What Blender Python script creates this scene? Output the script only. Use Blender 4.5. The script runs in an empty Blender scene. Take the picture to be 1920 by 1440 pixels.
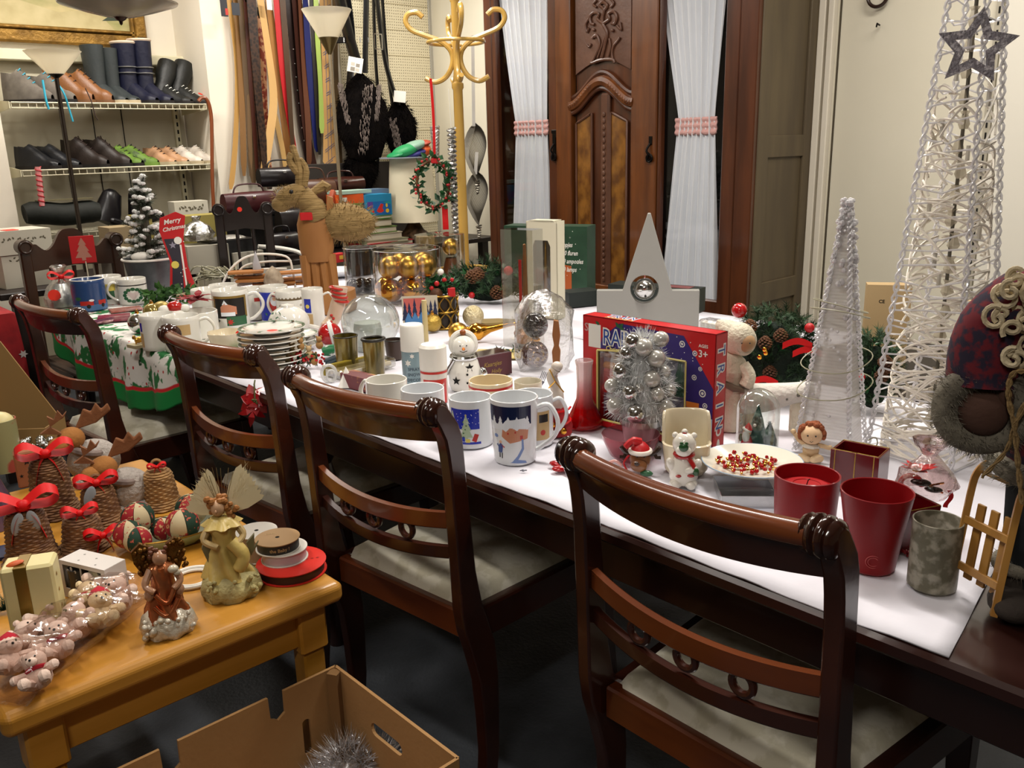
import bpy, bmesh, math, random
from mathutils import Vector, Matrix
from mathutils.geometry import tessellate_polygon
random.seed(7)
PI = math.pi
C = bpy.context.scene.collection
sc = bpy.context.scene
# ---------------------------------------------------------------- camera
F_PX, PITCH, ROLL, AZ, CAM_H = 1635.0, math.radians(15.35), math.radians(1.52), math.radians(42.6), 1.34
_a = PI/2 - AZ
_r = Vector((math.sin(_a), -math.cos(_a), 0))
_f = Vector((math.cos(_a)*math.cos(PITCH), math.sin(_a)*math.cos(PITCH), -math.sin(PITCH)))
_u = _r.cross(_f)
CR = _r*math.cos(ROLL) - _u*math.sin(ROLL)
CU = CR.cross(_f)
CO = Vector((0, 0, CAM_H))
cd = bpy.data.cameras.new('camera'); cam = bpy.data.objects.new('camera', cd); C.objects.link(cam)
cd.sensor_width = 36; cd.lens = F_PX/1920*36; cd.clip_start = .05; cd.clip_end = 60
cam.matrix_world = Matrix(((CR.x, CU.x, -_f.x, CO.x), (CR.y, CU.y, -_f.y, CO.y), (CR.z, CU.z, -_f.z, CO.z), (0, 0, 0, 1)))
sc.camera = cam
# ---------------------------------------------------------------- light and exposure
sc.view_settings.view_transform = 'Standard'; sc.view_settings.look = 'None'
sc.view_settings.gamma = 1; sc.view_settings.use_curve_mapping = False
sc.view_settings.exposure = 0.12
w = bpy.data.worlds.new('world'); sc.world = w; w.use_nodes = True
w.node_tree.nodes['Background'].inputs[0].default_value = (.9, .8, .66, 1)
w.node_tree.nodes['Background'].inputs[1].default_value = .05
def lamp(name, loc, size, energy, col=(1, .94, .86), rot=(0, 0, 0)):
    l = bpy.data.lights.new(name, 'AREA'); l.shape = 'RECTANGLE'; l.size, l.size_y = size
    l.energy = energy; l.color = col
    o = bpy.data.objects.new(name, l); C.objects.link(o); o.location = loc; o.rotation_euler = rot
    return o
lamp('ceiling_tube_light', (1.8, 1.1, 2.68), (.12, 1.25), 46)
lamp('ceiling_tube_light', (2.3, 3.3, 2.68), (.12, 1.25), 22)
lamp('ceiling_tube_light', (.1, 1.9, 2.68), (.12, 1.25), 24)
lamp('ceiling_tube_light', (3.3, .9, 2.68), (.12, 1.25), 20)  # extra light added to brighten the right wall, no known fixture
lamp('ceiling_tube_light', (-.9, -.3, 2.68), (1.25, .12), 26)
lamp('ceiling_tube_light', (1.5, 4.6, 2.68), (1.25, .12), 40)
lamp('ceiling_tube_light', (3.2, 4.3, 2.68), (.6, .12), 26)
# ---------------------------------------------------------------- pixel -> support plane helpers
def ray(px, py): return _f + CR*((px-960)/F_PX) - CU*((py-720)/F_PX)
def at(px, py, z):
    d = ray(px, py); return CO + d*((z-CO.z)/d.z)
def atx(px, py, x):
    d = ray(px, py); return CO + d*(x/d.x)
def aty(px, py, y):
    d = ray(px, py); return CO + d*(y/d.y)
def kk(p): return (Vector(p)-CO).dot(_f)/F_PX
def face(p): return math.atan2(p[1], p[0]) - PI/2
# ---------------------------------------------------------------- colour + materials
def lin(c):
    if isinstance(c, str):
        c = [int(c[i:i+2], 16)/255 for i in (0, 2, 4)]
        c = [x/12.92 if x <= .04045 else ((x+.055)/1.055)**2.4 for x in c]
    return (c[0], c[1], c[2], 1)
MATS = {}
def mat(name, col='808080', rough=.5, metal=0., col2=None, ns=8., nstr=None, bump=0., bs=40., trans=0., ior=1.45, emit=0., coat=0., alpha=1., stretch=None, tex='noise', sheen=0., sss=0., spec=.5, lo=.35, hi=.65):
    if name in MATS: return MATS[name]
    m = bpy.data.materials.new(name); m.use_nodes = True; MATS[name] = m
    t = m.node_tree; b = t.nodes['Principled BSDF']
    b.inputs['Base Color'].default_value = lin(col); b.inputs['Roughness'].default_value = rough
    b.inputs['Metallic'].default_value = metal; b.inputs['IOR'].default_value = ior
    b.inputs['Transmission Weight'].default_value = trans; b.inputs['Coat Weight'].default_value = coat
    b.inputs['Coat Roughness'].default_value = .08; b.inputs['Specular IOR Level'].default_value = spec
    b.inputs['Alpha'].default_value = alpha
    if sheen: b.inputs['Sheen Weight'].default_value = sheen
    if sss:
        b.inputs['Subsurface Weight'].default_value = sss; b.inputs['Subsurface Radius'].default_value = (.02, .012, .006); b.inputs['Subsurface Scale'].default_value = .5
    if emit:
        b.inputs['Emission Color'].default_value = lin(col); b.inputs['Emission Strength'].default_value = emit
    if col2 or bump:
        tc = t.nodes.new('ShaderNodeTexCoord'); mp = t.nodes.new('ShaderNodeMapping'); t.links.new(tc.outputs['Object'], mp.inputs[0])
        if stretch: mp.inputs['Scale'].default_value = stretch
    def texn(scale):
        if tex == 'voronoi':
            n = t.nodes.new('ShaderNodeTexVoronoi'); n.inputs['Scale'].default_value = scale; o = n.outputs['Distance']
        elif tex == 'wave':
            n = t.nodes.new('ShaderNodeTexWave'); n.inputs['Scale'].default_value = scale; n.inputs['Distortion'].default_value = 3; n.inputs['Detail'].default_value = 3; o = n.outputs['Fac']
        else:
            n = t.nodes.new('ShaderNodeTexNoise'); n.inputs['Scale'].default_value = scale; n.inputs['Detail'].default_value = 5; o = n.outputs['Fac']
        t.links.new(mp.outputs[0], n.inputs['Vector']); return o
    if col2:
        r = t.nodes.new('ShaderNodeValToRGB'); t.links.new(texn(ns), r.inputs[0])
        r.color_ramp.elements[0].position = lo; r.color_ramp.elements[1].position = hi
        r.color_ramp.elements[0].color = lin(col); r.color_ramp.elements[1].color = lin(col2)
        t.links.new(r.outputs[0], b.inputs['Base Color'])
    if bump:
        bn = t.nodes.new('ShaderNodeBump'); bn.inputs['Strength'].default_value = bump; bn.inputs['Distance'].default_value = .01
        t.links.new(texn(bs), bn.inputs['Height']); t.links.new(bn.outputs[0], b.inputs['Normal'])
    return m
def film(name, col='ffffff', k=.12, rough=.08, crinkle=0., bs=30., edge=.5):
    """thin clear plastic or thin glass: see-through with gloss that grows towards the rim"""
    if name in MATS: return MATS[name]
    m = bpy.data.materials.new(name); m.use_nodes = True; MATS[name] = m; t = m.node_tree
    t.nodes.remove(t.nodes['Principled BSDF']); out = t.nodes['Material Output']
    tr = t.nodes.new('ShaderNodeBsdfTransparent'); tr.inputs[0].default_value = lin(col)
    gl = t.nodes.new('ShaderNodeBsdfGlossy'); gl.inputs['Roughness'].default_value = rough
    lw = t.nodes.new('ShaderNodeLayerWeight'); lw.inputs[0].default_value = edge
    mr = t.nodes.new('ShaderNodeMapRange'); mr.inputs[3].default_value = k; mr.inputs[4].default_value = min(1, k+.55)
    t.links.new(lw.outputs['Facing'], mr.inputs[0])
    mx = t.nodes.new('ShaderNodeMixShader'); t.links.new(mr.outputs[0], mx.inputs[0]); t.links.new(tr.outputs[0], mx.inputs[1]); t.links.new(gl.outputs[0], mx.inputs[2])
    t.links.new(mx.outputs[0], out.inputs[0])
    if crinkle:
        tc = t.nodes.new('ShaderNodeTexCoord'); n = t.nodes.new('ShaderNodeTexNoise'); n.inputs['Scale'].default_value = bs; n.inputs['Detail'].default_value = 4
        bn = t.nodes.new('ShaderNodeBump'); bn.inputs['Strength'].default_value = crinkle; bn.inputs['Distance'].default_value = .01
        t.links.new(tc.outputs['Object'], n.inputs[0]); t.links.new(n.outputs[0], bn.inputs['Height']); t.links.new(bn.outputs[0], gl.inputs['Normal']); t.links.new(bn.outputs[0], lw.inputs['Normal'])
    return m
# ---------------------------------------------------------------- mesh builder
def sgn(x): return -1 if x < 0 else 1
def Tm(x, y, z): return Matrix.Translation((x, y, z))
def Rm(a, ax): return Matrix.Rotation(a, 4, ax)
class MB:
    def __init__(s, k=1.):
        s.k = k; s.v = []; s.f = []; s.mi = []; s.m = 0; s.M = Matrix.Identity(4)
    def add(s, vs, fs):
        n = len(s.v)
        s.v += [tuple((s.M @ Vector(p))*s.k) for p in vs]; s.f += [tuple(i+n for i in f) for f in fs]; s.mi += [s.m]*len(fs)
        return s
    def box(s, c, d, rz=0, b=0, ry=0, rx=0):
        x, y, z = d[0]/2, d[1]/2, d[2]/2
        R = Tm(*c) @ Rm(rz, 'Z') @ Rm(ry, 'Y') @ Rm(rx, 'X')
        if not b:
            vs = [R @ Vector((sx*x, sy*y, sz*z)) for sx in (-1, 1) for sy in (-1, 1) for sz in (-1, 1)]
            return s.add(vs, [(0, 1, 3, 2), (4, 6, 7, 5), (0, 4, 5, 1), (2, 3, 7, 6), (0, 2, 6, 4), (1, 5, 7, 3)])
        vs = []; ix = {}
        for sx in (-1, 1):
            for sy in (-1, 1):
                for sz in (-1, 1):
                    for ax in range(3):
                        p = [sx*(x-b), sy*(y-b), sz*(z-b)]; p[ax] = (sx*x, sy*y, sz*z)[ax]
                        ix[sx, sy, sz, ax] = len(vs); vs.append(R @ Vector(p))
        fs = []
        for sg in (-1, 1):
            q = [(-1, -1), (1, -1), (1, 1), (-1, 1)]
            fs.append([ix[sg, a, c2, 0] for a, c2 in q]); fs.append([ix[a, sg, c2, 1] for a, c2 in q]); fs.append([ix[a, c2, sg, 2] for a, c2 in q])
        for a in (-1, 1):
            for c2 in (-1, 1):
                fs.append([ix[-1, a, c2, 1], ix[1, a, c2, 1], ix[1, a, c2, 2], ix[-1, a, c2, 2]])
                fs.append([ix[a, -1, c2, 0], ix[a, 1, c2, 0], ix[a, 1, c2, 2], ix[a, -1, c2, 2]])
                fs.append([ix[a, c2, -1, 0], ix[a, c2, 1, 0], ix[a, c2, 1, 1], ix[a, c2, -1, 1]])
                for d3 in (-1, 1): fs.append([ix[a, c2, d3, 0], ix[a, c2, d3, 1], ix[a, c2, d3, 2]])
        # drop the corner triangles added twice
        seen = set(); g = []
        for f in fs:
            kf = tuple(sorted(f))
            if kf not in seen: seen.add(kf); g.append(f)
        return s.add(vs, g)
    def lathe(s, pr, n=24, c=(0, 0, 0), R=None, fn=None, a0=0, a1=2*PI):
        T0 = Tm(*c) @ (R or Matrix.Identity(4)); full = abs(a1-a0-2*PI) < 1e-6; m = n if full else n+1
        vs = []; fs = []
        for i, (r, z) in enumerate(pr):
            for j in range(m):
                a = a0+(a1-a0)*j/n; q = r*(fn(a, z) if fn else 1)
                vs.append(T0 @ Vector((q*math.cos(a), q*math.sin(a), z)))
        for i in range(len(pr)-1):
            for j in range(n):
                j2 = (j+1) % m
                if abs(pr[i][0]) < 1e-9: fs.append((i*m+j, (i+1)*m+j2, (i+1)*m+j))
                elif abs(pr[i+1][0]) < 1e-9: fs.append((i*m+j, i*m+j2, (i+1)*m+j))
                else: fs.append((i*m+j, i*m+j2, (i+1)*m+j2, (i+1)*m+j))
        return s.add(vs, fs)
    def cyl(s, c, r, h, n=16, R=None, r2=None):
        r2 = r if r2 is None else r2
        return s.lathe([(0, 0), (r, 0), (r2, h), (0, h)], n, c, R)
    def sph(s, c, r, n=12, R=None, m=None):
        if not isinstance(r, (tuple, list)): r = (r, r, r)
        m = m or max(4, n*2//3); T0 = Tm(*c) @ (R or Matrix.Identity(4)) @ Matrix.Diagonal((r[0], r[1], r[2], 1))
        pr = [(math.sin(PI*i/m), -math.cos(PI*i/m)) for i in range(m+1)]; pr[0] = (0, -1); pr[-1] = (0, 1)
        return s.lathe(pr, n, (0, 0, 0), T0)
    def tube(s, pts, r, n=6, closed=False, flat=1., cap=True):
        pts = [Vector(p) for p in pts]; N = len(pts); rs = r if isinstance(r, (list, tuple)) else [r]*N
        vs = []; nrm = None
        for i, p in enumerate(pts):
            if closed: t = pts[(i+1) % N]-pts[i-1]
            else: t = pts[min(i+1, N-1)]-pts[max(i-1, 0)]
            if t.length < 1e-9: t = Vector((0, 0, 1))
            t.normalize()
            if nrm is None:
                nrm = t.cross(Vector((0, 0, 1)))
                if nrm.length < .1: nrm = t.cross(Vector((1, 0, 0)))
            nrm = nrm - t*nrm.dot(t)
            if nrm.length < 1e-6: nrm = t.orthogonal()
            nrm.normalize(); bn = t.cross(nrm)
            for j in range(n):
                a = 2*PI*j/n; vs.append(p + (nrm*math.cos(a) + bn*math.sin(a)*flat)*rs[i])
        fs = [(i*n+j, i*n+(j+1) % n, ((i+1) % N)*n+(j+1) % n, ((i+1) % N)*n+j) for i in range(N if closed else N-1) for j in range(n)]
        if not closed and cap: fs += [tuple(range(n-1, -1, -1)), tuple(range((N-1)*n, N*n))]
        return s.add(vs, fs)
    def prism(s, poly, d, axis='y', o=0., hole=None):
        """2-D outline extruded by d; axis y: outline in xz, axis z: outline in xy, axis x: outline in yz"""
        def P3(p, t):
            return {'y': (p[0], t, p[1]), 'z': (p[0], p[1], t), 'x': (t, p[0], p[1])}[axis]
        loops = [poly]+([hole] if hole else [])
        tri = tessellate_polygon([[Vector((p[0], p[1], 0)) for p in l] for l in loops])
        al = [p for l in loops for p in l]; n = len(al)
        vs = [P3(p, o) for p in al]+[P3(p, o+d) for p in al]
        fs = [tuple(t) for t in tri]+[tuple(i+n for i in reversed(t)) for t in tri]; b = 0
        for l in loops:
            m = len(l); fs += [(b+i, b+(i+1) % m, b+(i+1) % m+n, b+i+n) for i in range(m)]; b += m
        return s.add(vs, fs)
    def sheet(s, fn, nu, nv, th=0.):
        vs = [Vector(fn(i/nu, j/nv)) for i in range(nu+1) for j in range(nv+1)]
        fs = [(i*(nv+1)+j, (i+1)*(nv+1)+j, (i+1)*(nv+1)+j+1, i*(nv+1)+j+1) for i in range(nu) for j in range(nv)]
        return s.add(vs, fs)
    def torus(s, c, R_, r, n=24, m=8, R=None, a0=0, a1=2*PI, sx=1., sz=1.):
        T0 = Tm(*c) @ (R or Matrix.Identity(4)); cl = abs(a1-a0-2*PI) < 1e-6; N = n if cl else n+1
        return s.tube([T0 @ Vector((R_*sx*math.cos(a0+(a1-a0)*i/n), R_*sz*math.sin(a0+(a1-a0)*i/n), 0)) for i in range(N)], r, m, cl)
    def build(s, name, mats, parent=None, smooth=35., bevel=0., seg=2, solid=0., sub=0, kind=None, fix=True):
        me = bpy.data.meshes.new(name); me.from_pydata(s.v, [], s.f); me.update()
        if not isinstance(mats, (list, tuple)): mats = [mats]
        for m in mats: me.materials.append(m)
        me.polygons.foreach_set('material_index', s.mi)
        if fix:
            bm = bmesh.new(); bm.from_mesh(me); bmesh.ops.recalc_face_normals(bm, faces=bm.faces); bm.to_mesh(me); bm.free()
        if smooth:
            me.polygons.foreach_set('use_smooth', [True]*len(me.polygons)); me.set_sharp_from_angle(angle=math.radians(smooth))
        o = bpy.data.objects.new(name, me); C.objects.link(o)
        if parent: o.parent = parent
        if solid:
            q = o.modifiers.new('thick', 'SOLIDIFY'); q.thickness = solid; q.offset = 0
        if sub:
            q = o.modifiers.new('sub', 'SUBSURF'); q.levels = q.render_levels = sub
        if bevel:
            q = o.modifiers.new('bevel', 'BEVEL'); q.width = bevel; q.segments = seg; q.limit_method = 'ANGLE'
        if kind: o['kind'] = kind
        return o
def tag(o, label, cat, group=None):
    o['label'] = label; o['category'] = cat
    if group: o['group'] = group
    return o
def struct(o): o['kind'] = 'structure'; return o
def thing(name, label, cat, loc=(0, 0, 0), rz=0, group=None):
    o = bpy.data.objects.new(name, None); C.objects.link(o); o.empty_display_size = .05
    o.location = loc; o.rotation_euler = (0, 0, rz); return tag(o, label, cat, group)
def put(name, label, cat, px, py, z, group=None, turn=0, lift=0):
    """an Empty on the support plane z that turns its -Y side to the viewer's place; returns it and metres per photo pixel there"""
    p = at(px, py, z); o = thing(name, label, cat, (p.x, p.y, z+lift), face(p)+turn, group); return o, kk(p)
def copy_tree(o, parent=None):
    c = o.copy(); C.objects.link(c); c.parent = parent
    for ch in o.children: copy_tree(ch, c)
    return c
def wob(a, s=1.): return random.uniform(-a, a)*s
# flat print: 2-D outlines laid on a surface through fn(u, v, lift)
def cut(poly, step):
    """slice an outline into upright strips so it can wrap round a surface"""
    tri = tessellate_polygon([[Vector((p[0], p[1], 0)) for p in poly]])
    out = []
    def clip(pg, x, keep):
        r = []
        for i in range(len(pg)):
            a, b = pg[i-1], pg[i]; ia = (a[0] >= x) == keep; ib = (b[0] >= x) == keep
            if ia != ib:
                t = (x-a[0])/(b[0]-a[0]); r.append((x, a[1]+t*(b[1]-a[1])))
            if ib: r.append(b)
        return r
    for t in tri:
        pg = [tuple(poly[i]) for i in t]; x0 = min(p[0] for p in pg); x1 = max(p[0] for p in pg)
        i = math.floor(x0/step)
        while i*step < x1:
            q = clip(clip(pg, i*step, True), (i+1)*step, False)
            if len(q) >= 3: out.append(q)
            i += 1
    return out
def decal(m, polys, fn, step=None, lift=0.):
    """polys: list of (material slot, outline)"""
    for i, (mi, pg) in enumerate(polys):
        m.m = mi
        for q in (cut(pg, step) if step else [[tuple(pg[j]) for j in t] for t in tessellate_polygon([[Vector((p[0], p[1], 0)) for p in pg]])]):
            m.add([fn(p[0], p[1], lift+i*.000009/m.k) for p in q], [tuple(range(len(q)))])
    m.m = 0
def on_cyl(rf, side=-PI/2):
    """u is arc length in the builder's units, v height; rf(v) gives the radius"""
    def fn(u, v, l):
        r = rf(v); a = side+u/r; return ((r+l)*math.cos(a), (r+l)*math.sin(a), v)
    return fn
def rect(x0, y0, x1, y1): return [(x0, y0), (x1, y0), (x1, y1), (x0, y1)]
def disc(x, y, r, n=10, ry=None): return [(x+r*math.cos(2*PI*i/n), y+(ry or r)*math.sin(2*PI*i/n)) for i in range(n)]
def star(x, y, r, n=5, q=.42, a0=PI/2): return [(x+(r if i % 2 == 0 else r*q)*math.cos(a0+PI*i/n), y+(r if i % 2 == 0 else r*q)*math.sin(a0+PI*i/n)) for i in range(2*n)]
def tree2(x, y, w, h): return [(x-w*.12, y), (x-w*.12, y+h*.12), (x-w*.5, y+h*.12), (x-w*.25, y+h*.4), (x-w*.38, y+h*.4), (x-w*.15, y+h*.68), (x-w*.25, y+h*.68), (x, y+h), (x+w*.25, y+h*.68), (x+w*.15, y+h*.68), (x+w*.38, y+h*.4), (x+w*.25, y+h*.4), (x+w*.5, y+h*.12), (x+w*.12, y+h*.12), (x+w*.12, y)]
def leaf2(x, y, l, w, a):
    p = [(0, 0), (l*.3, w*.5), (l*.6, w*.45), (l, 0), (l*.6, -w*.45), (l*.3, -w*.5)]
    return [(x+q[0]*math.cos(a)-q[1]*math.sin(a), y+q[0]*math.sin(a)+q[1]*math.cos(a)) for q in p]
def text_tris(s, size, align='CENTER', shear=0., off=.018):
    c = bpy.data.curves.new('txt', 'FONT'); c.body = s; c.size = size; c.align_x = align; c.resolution_u = 2; c.shear = shear; c.fill_mode = 'FRONT'; c.offset = size*off
    o = bpy.data.objects.new('txt', c); C.objects.link(o)
    dg = bpy.context.evaluated_depsgraph_get(); me = bpy.data.meshes.new_from_object(o.evaluated_get(dg))
    vs = [(v.co.x, v.co.y) for v in me.vertices]; out = [[vs[i] for i in p.vertices] for p in me.polygons]
    bpy.data.objects.remove(o); bpy.data.curves.remove(c); bpy.data.meshes.remove(me); return out
def words(m, s, x, y, size, fn, mi=0, align='CENTER', shear=0., step=None, lift=0., wd=1., rot=0., off=.018):
    m.m = mi
    for pg in text_tris(s, size, align, shear, off):
        pg = [(p[0]*wd, p[1]) for p in pg]
        pg = [(x+p[0]*math.cos(rot)-p[1]*math.sin(rot), y+p[0]*math.sin(rot)+p[1]*math.cos(rot)) for p in pg]
        for q in (cut(pg, step) if step else [pg]): m.add([fn(p[0], p[1], lift) for p in q], [tuple(range(len(q)))])
    m.m = 0
def flat_y(y=0.): return lambda u, v, l: (u, y-l, v)       # print on a face that looks along -Y
def flat_z(z=0.): return lambda u, v, l: (u, v, z+l)
# ================================================================ materials shared
WALL = mat('warm_white_paint', 'ded5c2', .75, col2='e6dece', ns=1.2, bump=.04, bs=60)
WALL2 = mat('cream_panel_paint', 'd9d2bd', .55, col2='e2dcc9', ns=.8, bump=.03, bs=30)
CEIL = mat('ceiling_paint', 'd8cfbc', .85)
FLOOR = mat('dark_grey_floor', '2b2e33', .6, col2='464a50', ns=5, bump=.25, bs=90)
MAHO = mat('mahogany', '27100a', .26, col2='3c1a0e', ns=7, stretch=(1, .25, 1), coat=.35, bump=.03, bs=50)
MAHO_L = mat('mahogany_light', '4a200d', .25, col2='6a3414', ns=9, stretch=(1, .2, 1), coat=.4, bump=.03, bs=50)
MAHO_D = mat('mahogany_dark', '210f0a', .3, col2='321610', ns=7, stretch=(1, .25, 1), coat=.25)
KNOB = mat('reeded_dark_wood', '24100b', .16, coat=.6, col2='34170e', ns=20)
CUSH = mat('cream_damask', 'bdb6a0', .85, col2='d0cab8', ns=22, lo=.46, hi=.54, tex='noise', bump=.12, bs=160, sheen=.2)
CLOTH = mat('white_tablecloth', 'cfcdd6', .8, col2='dad8e0', ns=3, bump=.3, bs=9)
PINE = mat('honey_pine', 'a4701f', .45, col2='bb8434', ns=3.5, stretch=(.35, 6, 6), coat=.08, bump=.02, bs=20)
WARD = mat('wardrobe_wood', '3d1f10', .3, col2='532c17', ns=5, stretch=(4, 4, .5), coat=.2, bump=.03, bs=30)
WARD_L = mat('wardrobe_warm_wood', '522c14', .28, col2='6f3f1c', ns=5, stretch=(4, 4, .5), coat=.25)
WARD_C = mat('carved_brown_wood', '543526', .4, col2='61402f', ns=12, bump=.1, bs=60)
BURL = mat('burr_walnut', '5a3512', .25, col2='8a5c24', ns=16, lo=.38, hi=.62, coat=.4, stretch=(1, 1, .7))
FADED = mat('faded_side_wood', '544837', .5, col2='62553f', ns=4, stretch=(3, 3, .4))
GLASSD = film('clear_window_glass', 'fafafa', .0, .03, edge=.08)
SHEER = mat('sheer_white_curtain', 'eceff4', .8, bump=.05, bs=80, sss=0)
PINKT = mat('pink_lace', 'dba9a4', .8, bump=.4, bs=120)
BLACKM = mat('black_metal', '1a1715', .35, .8)
CREAMM = mat('cream_enamel', 'd6cfb0', .4)
WIRE = mat('cream_wire', 'cfc8ae', .35)
GILT = mat('gilt_frame', '6e4f1c', .35, .5, col2='957030', ns=20, bump=.3, bs=60)
# ================================================================ room shell
def slab(name, c, d, m, b=0): return struct(MB().box(c, d, b=b).build(name, m, smooth=0))
slab('floor', (.8, 1.6, -.05), (6.8, 8.4, .1), FLOOR)
slab('ceiling', (.8, 1.6, 2.75), (6.8, 8.4, .1), CEIL)
slab('wall_far', (1.85, 5.68, 1.35), (1.14, .1, 2.7), WALL)
slab('wall_far_left', (-.65, 5.48, 1.35), (3.86, .5, 2.7), WALL)
slab('wall_far_right', (3.26, 5.48, 1.35), (1.68, .5, 2.7), WALL)
slab('wall_right', (4.15, 1.4, 1.35), (.1, 8.6, 2.7), WALL2)
DIM = mat('dimmed_wall_paint', '75695a', .85)  # dimness of the room behind put into the wall colour, for chair reflections
slab('wall_left', (-2.55, 1.6, 1.35), (.1, 8.4, 2.7), DIM)
slab('wall_near', (.8, -2.55, 1.35), (6.8, .1, 2.7), DIM)
# white frame, panel joint and slotted strip on the right wall
struct(MB().box((4.085, 2.215, 1.35), (.03, .035, 2.7), b=.004).build('trim_1', WALL, smooth=0))
struct(MB().box((4.08, 2.165, 1.35), (.04, .03, 2.7), b=.004).build('trim_2', WALL, smooth=0))
struct(MB().box((4.098, 2.135, 1.35), (.006, .008, 2.7)).build('trim_3', mat('joint_brown', '4a4233', .8), smooth=0))  # dark brown strip along the panel joint
m = MB().box((4.092, 1.44, 1.35), (.016, .028, 2.7)); so = struct(m.build('trim_4', mat('slotted_strip_grey', 'b8b19f', .4, .2), smooth=0))
SLOTM = mat('slot_black', '14120f', .9)
sl = MB()
for i in range(54): sl.box((4.0835, 1.44, .2+i*.045), (.003, .007, .026))
sl.build('slot', SLOTM, so, smooth=0, kind='stuff')
struct(MB().box((4.092, .93, 1.35), (.012, .98, 2.66)).build('trim_5', mat('pale_panel', 'e9e4d6', .5), smooth=0))
hk = MB(); hk.tube([(4.085, 1.94, 1.815), (4.06, 1.94, 1.82), (4.055, 1.94, 1.805)], .004); tag(hk.build('wall_hook', BLACKM), 'tiny dark hook screwed into the cream panel left of the tall cone', 'hook')
hk = MB(); p = atx(1857, 38, 4.08); hk.tube([(4.09, p.y, p.z), (4.065, p.y, p.z+.005), (4.06, p.y, p.z-.012)], .004); tag(hk.build('wall_hook', BLACKM), 'tiny dark hook at the top right corner beside the slotted strip', 'hook')
p = atx(1645, -8, 4.07); mm = MB().torus((4.075, p.y, p.z), .045, .008, 28, 8, Rm(PI/2, 'Y')); tag(mm.build('hanging_ring', mat('dark_brown_gloss', '2c1a12', .3)), 'dark brown ring hanging at the top of the cream wall', 'ring')
# ================================================================ wardrobe
XW = 3.6; YL = 4.05; YR = 2.24
def wy(px, py=250): return atx(px, py, XW).y
def wz(py, px=1130): return atx(px, py, XW).z
wr = thing('wardrobe', 'tall carved mahogany wardrobe with curtained glass doors behind the table', 'wardrobe', (XW+.25, (YL+YR)/2, 0))
O = wr.location
def wl(mb): mb.M = Tm(-O.x, -O.y, 0); return mb
mb = wl(MB())
mb.box((XW+.26, YL-.01, 1.15), (.48, .03, 2.3)).box((XW+.26, (YL+YR)/2, .06), (.5, YL-YR, .12)).box((XW+.26, (YL+YR)/2, 2.28), (.5, YL-YR, .05)).box((XW+.49, (YL+YR)/2, 1.15), (.02, YL-YR, 2.3))
mb.build('carcass', WARD, wr, smooth=0)
mb = wl(MB()); s0 = YR+.012
mb.box((XW+.26, s0, 1.15), (.46, .012, 2.3))
mb.build('side_panel', FADED, wr, smooth=0)
mb = wl(MB())
for x in (XW+.05, XW+.455): mb.box((x, YR+.0, 1.15), (.09, .014, 2.3), b=.003)
for z in (.1, .62, 1.3, 2.25): mb.box((XW+.25, YR+.0, z), (.33, .012, .1), b=.003)
mb.build('side_frame', FADED, wr, smooth=0)
mb = wl(MB())
yf = [wy(910), wy(944)]
mb.box((XW+.0, (YL+wy(932))/2, 1.15), (.05, YL-wy(932), 2.3), b=.004); mb.build('stile', WARD, wr, smooth=0)
mb = wl(MB()); mb.box((XW+.0, (YR+wy(1386))/2, 1.15), (.05, wy(1386)-YR, 2.3), b=.004); mb.build('stile', WARD, wr, smooth=0)
mb = wl(MB()); mb.box((XW+.0, (YL+YR)/2, .29), (.06, YL-YR, .36), b=.006).box((XW-.02, (YL+YR)/2, .49), (.05, YL-YR, .05), b=.01); mb.build('plinth', WARD, wr, smooth=0)
mb = wl(MB()); mb.box((XW-.03, (YL+YR)/2, 2.3), (.12, YL-YR+.06, .12), b=.02); mb.build('cornice', WARD, wr, smooth=0)
mb = wl(MB()); mb.box((XW+.3, (YL+YR)/2, .53), (.36, YL-YR-.06, .02)); mb.build('shelf', MAHO_D, wr, smooth=0)
mb = wl(MB()); mb.box((XW+.2, (YL+YR)/2, 1.4), (.02, YL-YR-.06, 1.7)); mb.build('interior_shade_sheet', mat('dark_interior', '14110d', .8), wr, smooth=0)  # near-black sheet stands in for the shade inside, behind the curtains
ZB, ZT = .56, 2.24
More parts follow.
